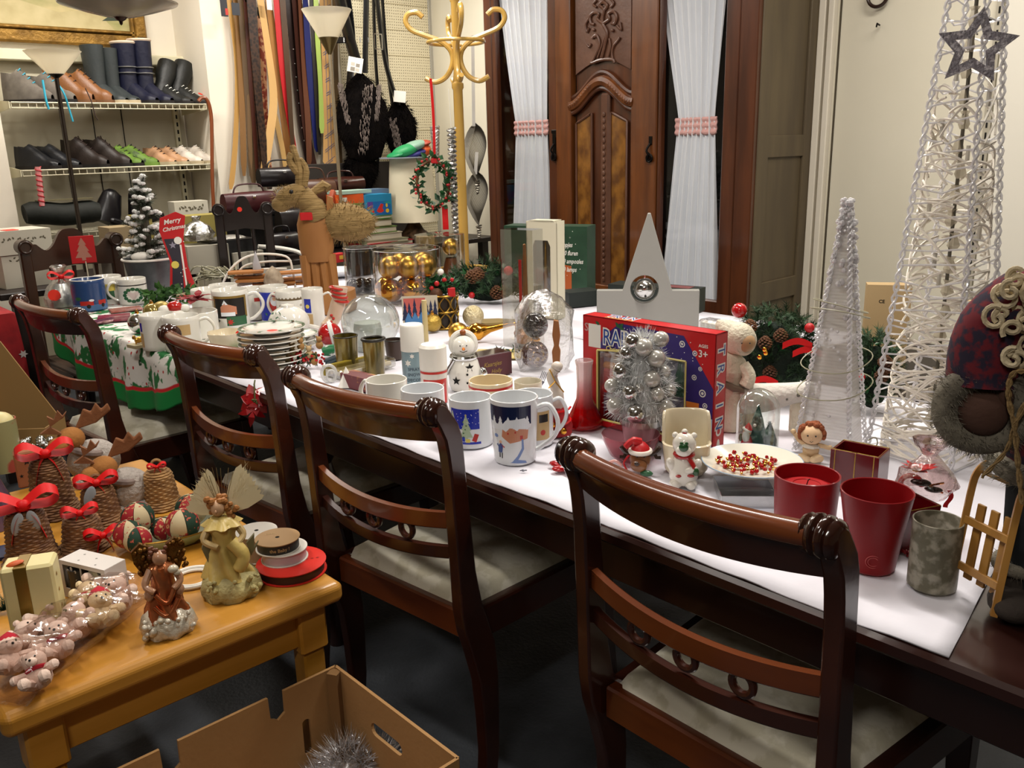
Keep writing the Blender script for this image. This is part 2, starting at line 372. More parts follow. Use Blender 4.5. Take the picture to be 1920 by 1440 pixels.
def glass_door(pl, pr, cl0, cl1, tie, flare, mirror):
    y0, y1 = wy(pl), wy(pr)
    a = wl(MB()); st = .065 if not mirror else .07
    zc = (ZB+ZT)/2
    ls, rs = (st*.55, st) if not mirror else (.02, st*1.1)
    a.box((XW-.005, y0-ls/2, zc), (.04, ls, ZT-ZB+.1), b=.006).box((XW-.005, y1+rs/2, zc), (.04, rs, ZT-ZB+.1), b=.006)
    a.box((XW-.004, (y0+y1)/2, ZB-.015), (.036, y0-y1-.01, .07), b=.006).box((XW-.004, (y0+y1)/2, ZT+.02), (.036, y0-y1-.01, .07), b=.006)
    d = a.build('door', WARD, wr, smooth=0)
    g = wl(MB()); g.box((XW+.008, (y0+y1)/2, zc), (.004, y0-y1-.02, ZT-ZB)); g.build('glass_pane', GLASSD, d, smooth=0)
    # curtain gathered at the tie
    ztie = wz(tie, (pl+pr)/2)
    def cur(z):
        py = 720; # curtain edges come from three heights, straight between them
        (zt, a0, a1), (zm, b0, b1), (zb, c0, c1) = flare
        if z >= zm: t = (z-zm)/(zt-zm); e = .75; return b0+(a0-b0)*t, b1+(a1-b1)*t
        t = (z-zb)/(zm-zb); return c0+(b0-c0)*t, c1+(b1-c1)*t
    c = wl(MB())
    def fn(u, v):
        z = ZB-.01+(ZT-ZB)*v; e0, e1 = cur(z)
        y = e0+(e1-e0)*u; nf = 9
        amp = .012*(.5+.5*min(1, abs(z-ztie)/.5)+.3)
        return (XW+.03+amp*math.sin(u*nf*2*PI+.6*math.sin(z*3))+.004*math.sin(u*31+z*2), y, z)
    c.sheet(fn, 110, 30); c.build('curtain', SHEER, d, smooth=80)
    t = wl(MB()); e0, e1 = cur(ztie)
    t.sheet(lambda u, v: (XW+.026-.004*math.sin(v*PI*5), e0+.012+(e1-e0-.024)*u, ztie-.038+.075*v-(.008*abs(math.sin(u*PI*6)) if v < .01 else 0)), 40, 10)
    t.build('tie_band', PINKT, d, smooth=60, solid=.006)
    return d
zt = ZT
def ed(px, py): q = atx(px, py, XW+.04); return q.y
zt0 = atx(990, -60, XW+.04).z
dl = glass_door(932, 1050, 0, 0, 239, [(1.98, ed(945, 0), ed(1031, 0)), (1.44, ed(971, 240), ed(1029, 240)), (.62, ed(965, 420)+.03, ed(1036, 420)-.02)], False)
dr = glass_door(1238, 1386, 0, 0, 235, [(1.98, ed(1247, 0), ed(1366, 0)), (1.45, ed(1275, 235), ed(1343, 235)), (.58, ed(1238, 560), ed(1347, 560))], True)
# centre door
yc0, yc1 = wy(1050), wy(1238); W_ = yc0-yc1; ym = (yc0+yc1)/2
a = wl(MB())
i0, i1 = wy(1078), wy(1190)
zm = wz(196)
a.box((XW-.01, (yc0+i0)/2, 1.4), (.05, yc0-i0, 1.78), b=.005).box((XW-.01, (yc1+i1)/2, 1.4), (.05, i1-yc1, 1.78), b=.005)
a.box((XW-.008, ym, ZB-.02), (.045, i0-i1+.02, .1), b=.004).box((XW-.008, ym, 2.25), (.045, i0-i1+.02, .08), b=.004)
cd_ = a.build('door', WARD_L, wr, smooth=0)
a = wl(MB()); a.box((XW+.01, ym, 1.4), (.02, i0-i1+.02, 1.76)); a.build('backing', WARD, cd_, smooth=0)
a = wl(MB()); wi = i0-i1
zp0 = wz(128); zp1 = 2.2
# carved upper panel with arched foot
ou = [(i0-.02, zp1), (i0-.02, zp0-.02)]+[(i0-.02-(wi-.04)*t, zp0-.02+.06*math.sin(t*PI)-.0) for t in [j/10 for j in range(11)]]+[(i1+.02, zp0-.02), (i1+.02, zp1)]
a.prism(ou[:2]+ou[3:-2]+ou[-2:], .02, 'x', XW-.012); a.build('upper_panel', WARD_C, cd_, smooth=0)
a = wl(MB())
def cw(px, py, dx=-.018): q = atx(px, py, XW-.02); return Vector((XW+dx, q.y, q.z))
def crv(pts, n=6):
    P_ = [Vector(p) for p in pts]; out = []
    for i in range(len(P_)-1):
        p0, p1, p2, p3 = P_[max(i-1, 0)], P_[i], P_[i+1], P_[min(i+2, len(P_)-1)]
        for j in range(n):
            t = j/n; out.append(.5*((2*p1)+(p2-p0)*t+(2*p0-5*p1+4*p2-p3)*t*t+(3*p1-p0-3*p2+p3)*t**3))
    return out+[P_[-1]]
CV = [([(1107, 117), (1110, 118), (1128, 112), (1148, 112), (1152, 118)], .008), ([(1110, 116), (1118, 100), (1124, 84), (1121, 70), (1116, 66), (1110, 72)], .007), ([(1150, 116), (1147, 100), (1150, 86), (1158, 76), (1162, 70)], .006),
      ([(1128, 108), (1134, 84), (1138, 62), (1130, 44), (1130, 30)], .009), ([(1130, 44), (1120, 36), (1122, 26), (1112, 24), (1106, 32), (1108, 44), (1114, 46)], .008), ([(1130, 44), (1142, 36), (1140, 26), (1150, 22), (1156, 32), (1152, 44), (1146, 44)], .008),
      ([(1104, 52), (1100, 60), (1098, 46), (1104, 34)], .006), ([(1156, 48), (1164, 56), (1162, 42)], .006), ([(1130, 30), (1132, 18), (1124, 10), (1130, 4), (1138, 10), (1134, 18)], .008), ([(1118, 14), (1112, 8), (1118, 0)], .006), ([(1144, 14), (1150, 6), (1144, -2)], .006),
      ([(1100, 84), (1104, 88), (1108, 82)], .005), ([(1120, 108), (1126, 92), (1134, 70)], .006), ([(1140, 106), (1144, 90), (1142, 72)], .006)]
for pts, r in CV: a.tube(crv([cw(*p) for p in pts]), r, 6)
for px, py in ((1130, 2), (1113, 56), (1148, 57), (1116, 68)): q = cw(px, py); a.sph(tuple(q), .009, 8)
a.build('carved_scrollwork', WARD_C, cd_)
# ogee moulding
def ogee(t, dz): # t 0..1 from left to right
    y = i0+.012-(wi+.024)*t; return y, wz(196)+(.0+.115*(.5-.5*math.cos(2*PI*t)))**1*1. + dz
for dz, r, mt, nm, dx in ((.0, .022, WARD_L, 'arched_moulding', -.022), (.042, .012, WARD, 'arched_bead', -.014), (-.036, .010, WARD, 'arched_bead', -.02)):
    a = wl(MB()); a.tube([(XW+dx, *ogee(j/24, dz)) for j in range(25)], r, 8, flat=1.3); a.build(nm, mt, cd_)
a = wl(MB())
for j in range(1, 28):
    y, z = ogee(j/28, 0)
    if abs(j/28-.5) > .12: a.sph((XW-.042, y, z), (.005, .006, .012), 6)
a.build('carved_beads', WARD_L, cd_)
# lower burr panels and beaded mullion
for s, (pa, pb) in (('l', (1083, 1112)), ('r', (1147, 1178))):
    y0, y1 = wy(pa), wy(pb); zt_ = wz(222)
    pg = [(y0, ZB+.02), (y1, ZB+.02)]+[((y1+(y0-y1)*t), zt_+((.055*t) if s == 'l' else .055*(1-t))-.0) for t in [j/8 for j in range(9)]]
    pg = [(y0, ZB+.02), (y1, ZB+.02)]+[(y1+(y0-y1)*(j/8), zt_-.03+.06*math.sin((j/8 if s == 'r' else 1-j/8)*PI/2) if False else zt_-.02+.05*((1-j/8) if s == 'l' else j/8)) for j in range(9)]
    a = wl(MB()); a.prism(pg, .012, 'x', XW-.008); a.build('burr_panel', BURL, cd_, smooth=0, bevel=.004)
    a = wl(MB()); a.tube([(XW-.01, p[0], p[1]) for p in pg], .007, 6, closed=True); a.build('panel_bead', WARD_C, cd_)
a = wl(MB()); a.box((XW-.012, ym, (ZB+wz(175))/2), (.03, .06, wz(175)-ZB), b=.01); mu = a.build('mullion', WARD_C, cd_, smooth=0)
a = wl(MB())
for j in range(27): a.sph((XW-.03, ym, ZB+.06+j*.033), (.007, .011, .013), 7)
a.build('mullion_beads', WARD_C, cd_)
for px, d in ((1041, dl), (1221, dr)):
    a = wl(MB()); q = atx(px, 275, XW-.03); a.box((XW-.028, q.y, q.z+.0), (.006, .045, .15), b=.002).box((XW-.028, q.y, q.z+.08), (.008, .06, .02), b=.003)
    a.box((XW-.034, q.y, q.z+.03), (.008, .02, .04)); a.tube(crv([(XW-.04, q.y+.0, q.z+.015), (XW-.055, q.y+.01, q.z-.02), (XW-.045, q.y-.012, q.z-.05), (XW-.045, q.y+.012, q.z-.07), (XW-.05, q.y, q.z-.03)]), .006, 6)
    a.torus((XW-.045, q.y, q.z-.055), .018, .005, 14, 6, Rm(PI/2, 'Y')); a.build('handle', BLACKM, d if px > 1100 else d)
# ================================================================ dining chairs
PF = [(0, .076, .035), (.06, .083, .038), (.12, .09, .04), (.22, .09, .048), (.30, .087, .055), (.375, .074, .068), (.425, .058, .066), (.475, .046, .058), (.55, .038, .046), (.64, .033, .042), (.7, .029, .04), (.756, .026, .038), (.80, .022, .04), (.83, .018, .043), (.855, .008, .046), (.875, -.004, .044), (.893, -.01, .03), (.901, -.012, .012)]
def post_mesh(y, th=.028):
    m = MB(); ring = []
    for z, x, wd in PF:
        for sy in (-1, 1): ring += [(x-wd/2, y+sy*th/2, z), (x+wd/2, y+sy*th/2, z)]
    n = len(PF); fs = []
    for i in range(n-1):
        a, b = i*4, (i+1)*4
        fs += [(a, a+1, b+1, b), (a+3, a+2, b+2, b+3), (a+2, a, b, b+2), (a+1, a+3, b+3, b+1)]
    fs += [(0, 2, 3, 1), (4*n-4, 4*n-3, 4*n-1, 4*n-2)]
    return m.add(ring, fs)
def bowx(y, w, b): return -b*(1-(2*y/w)**2)
def make_dining_chair(label, w=.42):
    t = thing('dining_chair', label, 'chair', group='row of matching dining chairs')
    hw = w/2
    for s in (-1, 1):
        pst = post_mesh(s*(hw+.006)).build('back_post', MAHO, t, smooth=50, bevel=.004)
        m = MB(); prof = [(0, -.026), (.021, -.024), (.024, -.019), (.021, -.015), (.026, -.011), (.027, -.006), (.022, -.002), (.027, .002), (.027, .008), (.022, .011), (.026, .015), (.024, .021), (.018, .025), (0, .026)]
        m.lathe(prof, 20, (-.012, s*(hw-.006), .883), Rm(PI/2, 'X')); m.build('scroll_knob', KNOB, t, smooth=60)
    # crest: rolled top and curved tablet below
    N = 20
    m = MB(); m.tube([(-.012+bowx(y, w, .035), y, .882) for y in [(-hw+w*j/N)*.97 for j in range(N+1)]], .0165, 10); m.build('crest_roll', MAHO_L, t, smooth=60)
    m = MB()
    def tab(u, v):
        y = (-hw+w*u)*.985; k_ = bowx(y, w, .035)
        z0 = .814+.01*(2*y/w)**2
        pr = [(-.012+.006, .874), (-.006, .858), (-.002, .84), (.003, z0), (.021, z0), (.016, .84), (.011, .858), (.004, .876)]
        x, z = pr[int(round(v*8)) % 8]; return (x+k_, y, z)
    m.sheet(tab, N, 8)
    m.add([tab(0, i/8) for i in range(8)], [tuple(range(8))]); m.add([tab(1, i/8) for i in range(8)], [tuple(range(7, -1, -1))])
    m.build('crest_rail', MAHO, t, smooth=50)
    for z0, x0, dz in ((.660, .032, .034), (.592, .036, .026)):
        m = MB()
        def rl(u, v):
            y = -hw+w*u; k_ = bowx(y, w, .03); zz = z0-.016*(1-(2*y/w)**2)
            q = [(-.008, dz/2), (.008, dz/2), (.008, -dz/2), (-.008, -dz/2)][int(round(v*4)) % 4]
            return (x0+q[0]+k_, y, zz+q[1])
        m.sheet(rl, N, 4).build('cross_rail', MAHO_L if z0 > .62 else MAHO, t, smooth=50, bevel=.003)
    for j in (-1, 0, 1):
        y = j*.092; x = .033+bowx(y, w, .03)
        m = MB(); m.torus((x+.002, y, .617), .017, .0062, 22, 8, Rm(PI/2, 'Y'))
        m.build('ring', MAHO, t)
    # seat frame and cushion (drop-in, wider at the front)
    def tr(x, wx): return [(x, -wx/2), (x, wx/2)]
    m = MB(); m.box((.066, 0, .418), (.028, w-.02, .062), b=.004); m.build('back_seat_rail', MAHO_L, t, smooth=0)
    for s in (-1, 1):
        m = MB(); a0 = (.08, s*(hw-.012)); a1 = (.485, s*(hw+.022)); dx, dy = a1[0]-a0[0], a1[1]-a0[1]; L = math.hypot(dx, dy)
        m.box(((a0[0]+a1[0])/2, (a0[1]+a1[1])/2, .414), (L, .03, .07), rz=math.atan2(dy, dx), b=.004); m.build('side_seat_rail', MAHO, t, smooth=0)
    m = MB(); m.box((.485, 0, .414), (.03, w+.06, .07), b=.004); m.build('front_seat_rail', MAHO, t, smooth=0)
    m = MB()
    def cu(u, v):
        x = .068+.41*u; hwx = hw-.022+.034*u; y = -hwx+2*hwx*v
        e = min(u*.41, (1-u)*.41, v*2*hwx, (1-v)*2*hwx); r = .035
        q = 1 if e > r else math.sqrt(max(0, 1-(1-e/r)**2))
        return (x, y, .448+.026*q+.012*math.sin(u*PI)*math.sin(v*PI))
    m.sheet(cu, 28, 28); m.sheet(lambda u, v: (.07+.405*u, (-1+2*v)*(hw-.024+.034*u), .447), 1, 1); m.build('seat_cushion', CUSH, t, smooth=60)
    for s in (-1, 1):
        m = MB(); y = s*(hw+.015)
        vs = []
        for z, x, r in ((.446, .475, .022), (.38, .478, .021), (.2, .495, .017), (0, .53, .013)): vs += [(x-r, y-r, z), (x+r, y-r, z), (x+r, y+r, z), (x-r, y+r, z)]
        fs = [(i*4+j, i*4+(j+1) % 4, i*4+4+(j+1) % 4, i*4+4+j) for i in range(3) for j in range(4)]+[(3, 2, 1, 0), (12, 13, 14, 15)]
        m.add(vs, fs); m.build('front_leg', MAHO, t, smooth=30, bevel=.003)
    return t
CHAIRS = [((.925, .655), -.02, 'mahogany dining chair nearest the viewer, its back in front of the red glasses', 1.), ((.893, 1.40), .10, 'mahogany dining chair whose back stands in front of the tall snow scene mug', 1.),
          ((.893, 2.06), .09, 'mahogany dining chair with a red poinsettia bloom hanging behind its back', 1.), ((.775, 2.97), .10, 'farthest mahogany dining chair of the row, in front of the holly tablecloth', 1.1)]
ch0 = make_dining_chair(CHAIRS[0][2])
for i, (p, rz, lb, sy) in enumerate(CHAIRS):
    c = ch0 if i == 0 else copy_tree(ch0)
    c.location = (p[0], p[1], 0); c.rotation_euler = (0, 0, rz); c['label'] = lb; c.scale = (1, sy, 1)
# ================================================================ big table and its cloths
T = .735
tb = thing('dining_table', 'long dark mahogany dining table under a white cloth', 'table', (1.4, 1.9, 0))
def tl(): m = MB(); m.M = Tm(-1.4, -1.9, 0); return m
m = tl(); m.box((1.505, 1.93, .716), (1.02, 4.14, .026), b=.006); m.build('tabletop', MAHO_D, tb, smooth=0)
for a, d in (((1.06, 1.93, .655), (.022, 3.98, .095)), ((1.96, 1.93, .655), (.022, 3.98, .095)), ((1.51, -.06, .655), (.9, .022, .095)), ((1.51, 3.92, .655), (.9, .022, .095))):
    m = tl(); m.box(a, d, b=.003); m.build('apron', MAHO_D, tb, smooth=0)
for x in (1.1, 1.93):
    for y in (-.02, 1.95, 3.88):
        m = tl(); m.lathe([(0, 0), (.022, 0), (.026, .06), (.02, .1), (.03, .35), (.035, .5), (.025, .54), (.036, .56), (.036, .7), (0, .7)], 14, (x, y, 0)); m.build('leg', MAHO_D, tb)
t2 = thing('side_dining_table', 'second dark dining table pushed against the far side under the same white cloth', 'table', (2.25, 2.55, 0))
m = MB(); m.M = Tm(-2.25, -2.55, 0); m.box((2.345, 2.6, .716), (.62, 2.8, .026), b=.006); m.build('tabletop', MAHO_D, t2, smooth=0)
for x in (2.1, 2.6):
    for y in (1.25, 3.95):
        m = MB(); m.M = Tm(-2.25, -2.55, 0); m.lathe([(0, 0), (.022, 0), (.03, .35), (.036, .56), (.036, .702), (0, .702)], 14, (x, y, 0)); m.build('leg', MAHO_D, t2)
CORN = at(1780, 1228, T)
def clothf(u, v):
    y = CORN.y+(3.85-CORN.y)*v; x = 1.003+(2.02-1.003)*u
    if v < .02: y += .14*u*(1-v*50) if False else 0
    y += .16*u*max(0, 1-v*6)
    z = .7315+.0012*math.sin(x*37+y*5)*math.sin(y*23)+.0008*math.sin(y*61+x*15)
    return (x+.0025*math.sin(y*9), y, z)
m = MB(); m.sheet(clothf, 26, 150); tag(m.build('tablecloth', CLOTH, smooth=80, solid=.0025), 'white cloth spread over the long table, its corner at lower right', 'tablecloth')
m = MB(); m.sheet(lambda u, v: (2.022+.62*u, 1.22+2.75*v, .7315+.001*math.sin(u*9)*math.sin(v*40)), 12, 60); tag(m.build('tablecloth', CLOTH, smooth=80, solid=.0025), 'white cloth on the farther table under the grey tree and gold bauble boxes', 'tablecloth')
# holly cloth hanging over the near edge
def holly_mat():
    mt = mat('holly_cloth', 'd8d5d0', .8); t = mt.node_tree; b = t.nodes['Principled BSDF']
    tc = t.nodes.new('ShaderNodeTexCoord'); uvn = tc.outputs['UV']
    prev = None
    def mix(fac, a, bcol):
        n = t.nodes.new('ShaderNodeMix'); n.data_type = 'RGBA'; t.links.new(fac, n.inputs['Factor'])
        if a is None: n.inputs[6].default_value = lin('d6d3cd')
        else: t.links.new(a, n.inputs[6])
        n.inputs[7].default_value = lin(bcol); return n.outputs[2]
    def thr(o, v, gt=True, soft=.02):
        n = t.nodes.new('ShaderNodeMapRange'); t.links.new(o, n.inputs[0]); n.inputs[1].default_value = v-soft; n.inputs[2].default_value = v+soft
        if not gt: n.inputs[3].default_value, n.inputs[4].default_value = 1, 0
        return n.outputs[0]
    no = t.nodes.new('ShaderNodeTexNoise'); no.inputs['Scale'].default_value = 17; no.inputs['Detail'].default_value = 3; t.links.new(tc.outputs['Object'], no.inputs[0])
    no2 = t.nodes.new('ShaderNodeTexNoise'); no2.inputs['Scale'].default_value = 30; t.links.new(tc.outputs['Object'], no2.inputs[0])
    v = t.nodes.new('ShaderNodeTexVoronoi'); v.inputs['Scale'].default_value = 28; t.links.new(tc.outputs['Object'], v.inputs[0])
    sep = t.nodes.new('ShaderNodeSeparateXYZ'); t.links.new(uvn, sep.inputs[0])
    o = mix(thr(no.outputs['Fac'], .54), None, '1f6b35'); o = mix(thr(no2.outputs['Fac'], .68), o, '0f3a1c'); o = mix(thr(v.outputs['Distance'], .16, False), o, 'b22222')
    o = mix(thr(sep.outputs[0], .85, True, .004), o, 'c81e28'); o = mix(thr(sep.outputs[0], .875, True, .004), o, '0f7a38')
    t.links.new(o, b.inputs['Base Color']); return mt
HOLLY = holly_mat()
def uvsheet(name, fn, nu, nv, m, uvf, smooth=80, solid=0):
    mb = MB(); mb.sheet(fn, nu, nv); o = mb.build(name, m, smooth=smooth, fix=False, solid=solid); me = o.data; uv = me.uv_layers.new(name='UVMap')
    g = [(i/nu, j/nv) for i in range(nu+1) for j in range(nv+1)]
    for lp in me.loops: uv.data[lp.index].uv = uvf(*g[lp.vertex_index])
    return o
# semi-round cloth: r from the centre; beyond the table edge (x<1.0) it hangs down
def hc(u, v):
    # half-round flap: v runs along the table edge, u from the table middle out to the scalloped hem
    y = 3.86-1.34*v; q = max(0, 1-((y-3.17)/.7)**2)**.42; hang = .225*q*(1+.03*abs(math.sin(v*40))); inn = .3; Lx = inn+hang; s_ = Lx*u
    if s_ <= inn: return (1.0+inn-s_, y, .7345+.0006*math.sin(y*30))
    o_ = s_-inn; return (1.0-.012*min(1, o_/.03)-(.012+.016*math.sin(y*24))*min(1, o_*6), y, .7345-o_)
tag(uvsheet('holly_tablecloth', hc, 70, 150, HOLLY, lambda u, v: (u, v), solid=.0012), 'round holly print cloth with red line and green border hanging over the table edge', 'tablecloth')
# ================================================================ low pine table, bottom left
Z2 = .53
fr = at(627, 1078, Z2); fl = at(20, 1372, Z2)
lt = thing('low_pine_table', 'low honey pine table crowded with ornaments at lower left', 'table', (fr.x-.45, fr.y+.35, 0))
def ll(): m = MB(); m.M = Tm(-lt.location.x, -lt.location.y, 0); return m
X1, Y0 = fr.x, fr.y-.035; X0 = fl.x-.004; Y1 = Y0+1.02
m = ll(); m.box(((X0+X1)/2, (Y0+Y1)/2, Z2-.022), (X1-X0, Y1-Y0, .044), b=.01); m.build('tabletop', PINE, lt, smooth=0, bevel=.006)
m = ll(); m.box(((X0+X1)/2, Y0+.05, Z2-.085), (X1-X0-.12, .02, .082), b=.003); m.build('apron', PINE, lt, smooth=0)
m = ll(); m.box((X1-.06, (Y0+Y1)/2, Z2-.085), (.02, Y1-Y0-.12, .082), b=.003); m.build('apron', PINE, lt, smooth=0)
m = ll(); m.box(((X0+X1)/2, Y1-.05, Z2-.085), (X1-X0-.12, .02, .082), b=.003); m.build('apron', PINE, lt, smooth=0)
for x in (X0+.06, X1-.06):
    for y in (Y0+.055, Y1-.055):
        m = ll(); m.box((x, y, Z2-.09), (.06, .06, .1), b=.005)
        m.box((x, y, (Z2-.13)/2), (.046, .046, Z2-.13), b=.004); m.build('leg', PINE, lt, smooth=0)
# ================================================================ generic builders
GREEN = mat('fir_green', '173019', .7, col2='2d4a28', ns=30)
GREEN2 = mat('holly_leaf_green', '12381c', .4, col2='23582c', ns=30)
RED = mat('bright_red', 'b0151a', .45); REDS = mat('satin_ribbon_red', 'c20d10', .5, spec=.3)
GOLD = mat('polished_gold', 'd99b3a', .12, 1.); GOLDM = mat('matt_gold', 'c99a45', .32, 1.)
SILV = mat('silver', 'c9c9c6', .15, 1.); SILVM = mat('matt_silver', 'b9b9b6', .3, .9)
WHT = mat('white_ceramic', 'd9d6cd', .12, coat=.4); WHTI = mat('cool_white_ceramic', 'd8dadc', .14, coat=.4)
CARD = mat('corrugated_cardboard', '9a7345', .8, col2='a67e4f', ns=3, bump=.08, bs=70)
CARDD = mat('cardboard_edge', '7c5a33', .9)
CONE = mat('pine_cone_brown', '4a2a17', .7, col2='6b4526', ns=30)
BLK = mat('black_plastic', '0e0e0e', .4)
STK = mat('price_dot_red', 'e8331f', .5)
PAPER = mat('paper_white', 'dedbd2', .7)
def mm_box(name, mats, parent, c, d, **k):
    m = MB(k.pop('s', 1.)); m.box(c, d, rz=k.pop('rz', 0), b=k.pop('b', 0), ry=k.pop('ry', 0), rx=k.pop('rx', 0)); return m.build(name, mats, parent, smooth=k.pop('smooth', 0), **k)
def leaves(m, c, n, L, W, spread, up=.3, shape='ellipsoid', curl=.3):
    """n loose leaves scattered round c"""
    for i in range(n):
        a = random.uniform(0, 2*PI); e = random.uniform(-1, 1); rr = random.random()**.5
        d = Vector((math.cos(a)*math.sqrt(1-e*e), math.sin(a)*math.sqrt(1-e*e), e))
        p = Vector(c)+Vector((d.x*spread[0], d.y*spread[1], d.z*spread[2]))*rr
        dr = (d+Vector((wob(.6), wob(.6), up+wob(.4)))).normalized(); sd = dr.orthogonal().normalized(); sd = Matrix.Rotation(wob(PI), 3, dr) @ sd; nn = dr.cross(sd)
        l = L*random.uniform(.6, 1.2); w_ = W*random.uniform(.7, 1.2)
        m.add([p, p+dr*l*.5+sd*w_*.5+nn*l*.05, p+dr*l-nn*l*curl*.4, p+dr*l*.5-sd*w_*.5+nn*l*.05], [(0, 1, 2, 3)])
def needles(m, a, b, n, L, W=.8):
    """fir needles round a twig from a to b"""
    a, b = Vector(a), Vector(b); ax = (b-a).normalized()
    for i in range(n):
        t = random.random(); p = a.lerp(b, t); o = ax.orthogonal().normalized(); o = Matrix.Rotation(random.uniform(0, 2*PI), 3, ax) @ o
        d = (o+ax*.6+Vector((0, 0, .15))).normalized()*L*random.uniform(.6, 1.1); s = d.cross(ax).normalized()*W*.5
        m.add([p-s, p+s, p+d], [(0, 1, 2)])
def fuzz(m, c, r, n, L, W, droop=0., R=None):
    for i in range(n):
        e = random.uniform(-1, 1); a = random.uniform(0, 2*PI); q = math.sqrt(1-e*e)
        d = Vector((q*math.cos(a), q*math.sin(a), e)); p = Vector((d.x*r[0], d.y*r[1], d.z*r[2])); nr = Vector((d.x/r[0], d.y/r[1], d.z/r[2])).normalized()
        if R: p = R @ p; nr = (R.to_3x3() @ nr)
        p += Vector(c); dd = (nr+Vector((wob(.5), wob(.5), wob(.5)-droop))).normalized()*L*random.uniform(.6, 1.2); s = dd.orthogonal().normalized()*W
        s = Matrix.Rotation(wob(PI), 3, dd.normalized()) @ s
        m.add([p-s, p+s, p+dd], [(0, 1, 2)])
def bow(k, par, c, w, mt=None, name='ribbon_bow', tails=2, R=None, tl_=1.):
    m = MB(k); m.M = Tm(*c) @ (R or Matrix.Identity(4)); b = w*.16
    def band(pts, wd):
        m.sheet(lambda u, v: tuple(crv_at(pts, u)+Vector((0, 1, .35)).normalized()*(v-.5)*wd), 14, 1)
    for s in (-1, 1):
        band([(0, 0, 0), (s*w*.3, -.05*w, w*.22), (s*w*.5, 0, w*.1), (s*w*.36, .05*w, -w*.05), (0, 0, 0)], w*.24)
        if tails: band([(0, 0, 0), (s*w*.14, -.06*w, -w*.2*tl_), (s*w*.24, -.04*w, -w*.55*tl_)], w*.18)
    m.sph((0, -b*.3, 0), (b*.7, b*.6, b*.6), 8); return m.build(name, mt or REDS, par, smooth=60, fix=False)
def crv_at(pts, u):
    P_ = [Vector(p) for p in pts]; n = len(P_)-1; x = min(u*n, n-1e-6); i = int(x); t = x-i
    p0, p1, p2, p3 = P_[max(i-1, 0)], P_[i], P_[i+1], P_[min(i+2, n)]
    return .5*((2*p1)+(p2-p0)*t+(2*p0-5*p1+4*p2-p3)*t*t+(3*p1-p0-3*p2+p3)*t**3)
def price(k, par, c, r, R=None): m = MB(k); m.M = Tm(*c) @ (R or Matrix.Identity(4)); m.cyl((0, 0, 0), r, .3, 16); return m.build('price_sticker', STK, par, smooth=0)
UP_Y = Rm(PI/2, 'X')      # a disc or ring turned to face -Y
def pic_flat(k, par, name, mats, polys, y, lift=.3, txt=()):
    m = MB(k); decal(m, polys, flat_y(y), None, lift)
    for (s, x, z, sz, mi) in txt: words(m, s, x, z, sz, flat_y(y), mi, lift=lift+.3)
    return m.build(name, mats, par, smooth=0, fix=False)
# ================================================================ painting, pendant, shoe rack
def AY(px, py, y): q = aty(px, py, y); return Vector((q.x, y, q.z))
yp = 5.6
a0 = AY(-60, 90, yp); a1 = AY(277, 92, yp)
pt = thing('landscape_painting', 'painting of pale hills in a wide gilt frame above the shoe rack', 'painting', ((a0.x+a1.x)/2, yp, a1.z))
W2 = (a1.x-a0.x)/2; Hh = .5; FW = .075
m = MB()
for sx in (-1, 1): m.box((sx*(W2-FW/2), 0, Hh/2), (FW, .05, Hh), b=.012); m.box((sx*(W2-FW-.012), -.012, Hh/2), (.018, .05, Hh-2*FW+.03), b=.005)
for z in (FW/2, Hh-FW/2): m.box((0, 0, z), (2*W2, .05, FW), b=.012); m.box((0, -.012, z+(FW/2+.006)*(1 if z < .2 else -1)), (2*W2-2*FW, .05, .018), b=.005)
m.build('frame', GILT, pt, smooth=0)
PCAN = mat('painted_canvas', '8b8a52', .55, col2='b9a878', ns=5, lo=.3, hi=.6, stretch=(1, 1, 2.5))
m = MB(); m.box((0, .0, Hh/2), (2*W2-2*FW, .02, Hh-2*FW)); m.build('canvas', PCAN, pt, smooth=0)
m = MB(); m.m = 0
decal(m, [(0, [(-.5, .1), (.3, .09), (.2, .2), (0, .17), (-.2, .22), (-.5, .18)]), (1, [(.05, .2), (.2, .26), (.45, .3), (W2-.12, .26), (W2-.14, .2), (.3, .17)]), (2, [(W2-.25, .14), (W2-.12, .15), (W2-.09, .2), (W2-.16, .2)]), (1, [(-.5, .24), (-.3, .3), (-.1, .26), (-.2, .24)])], lambda u, v, l: (u, -.011-l, v))
m.build('painted_shapes', [mat('paint_sand', 'a99b6d', .6, col2='bcae82', ns=9), mat('paint_moss', '6d7440', .6, col2='8a8a55', ns=9), mat('paint_dark_teal', '2f3a2a', .6)], pt, smooth=0, fix=False)
# pendant lamp
p = aty(222, 5, 3.5); ph = thing('pendant_lamp', 'wide dished glass pendant lamp hanging above the shoe rack', 'lamp', (p.x, 3.5, p.z-.05))
m = MB(); R_ = .205
m.lathe([(.02, 0), (.06, .004), (.13, .022), (R_, .045), (R_+.002, .05), (R_-.02, .052), (.06, .015), (.02, .01)], 40); m.build('glass_bowl', mat('smoky_glass_bowl', '8a8070', .2, col2='9c917f', ns=5, trans=.2), ph)
m = MB(); m.lathe([(0, -.028), (.005, -.024), (.007, -.014), (.018, -.008), (.024, 0), (.018, .012), (0, .014)], 16); m.build('finial', mat('bronze_dark', '2e1f14', .3, .8), ph)
m = MB(); m.cyl((0, 0, .01), .006, 2.69-(p.z-.05), 8); m.build('rod', BLACKM, ph)
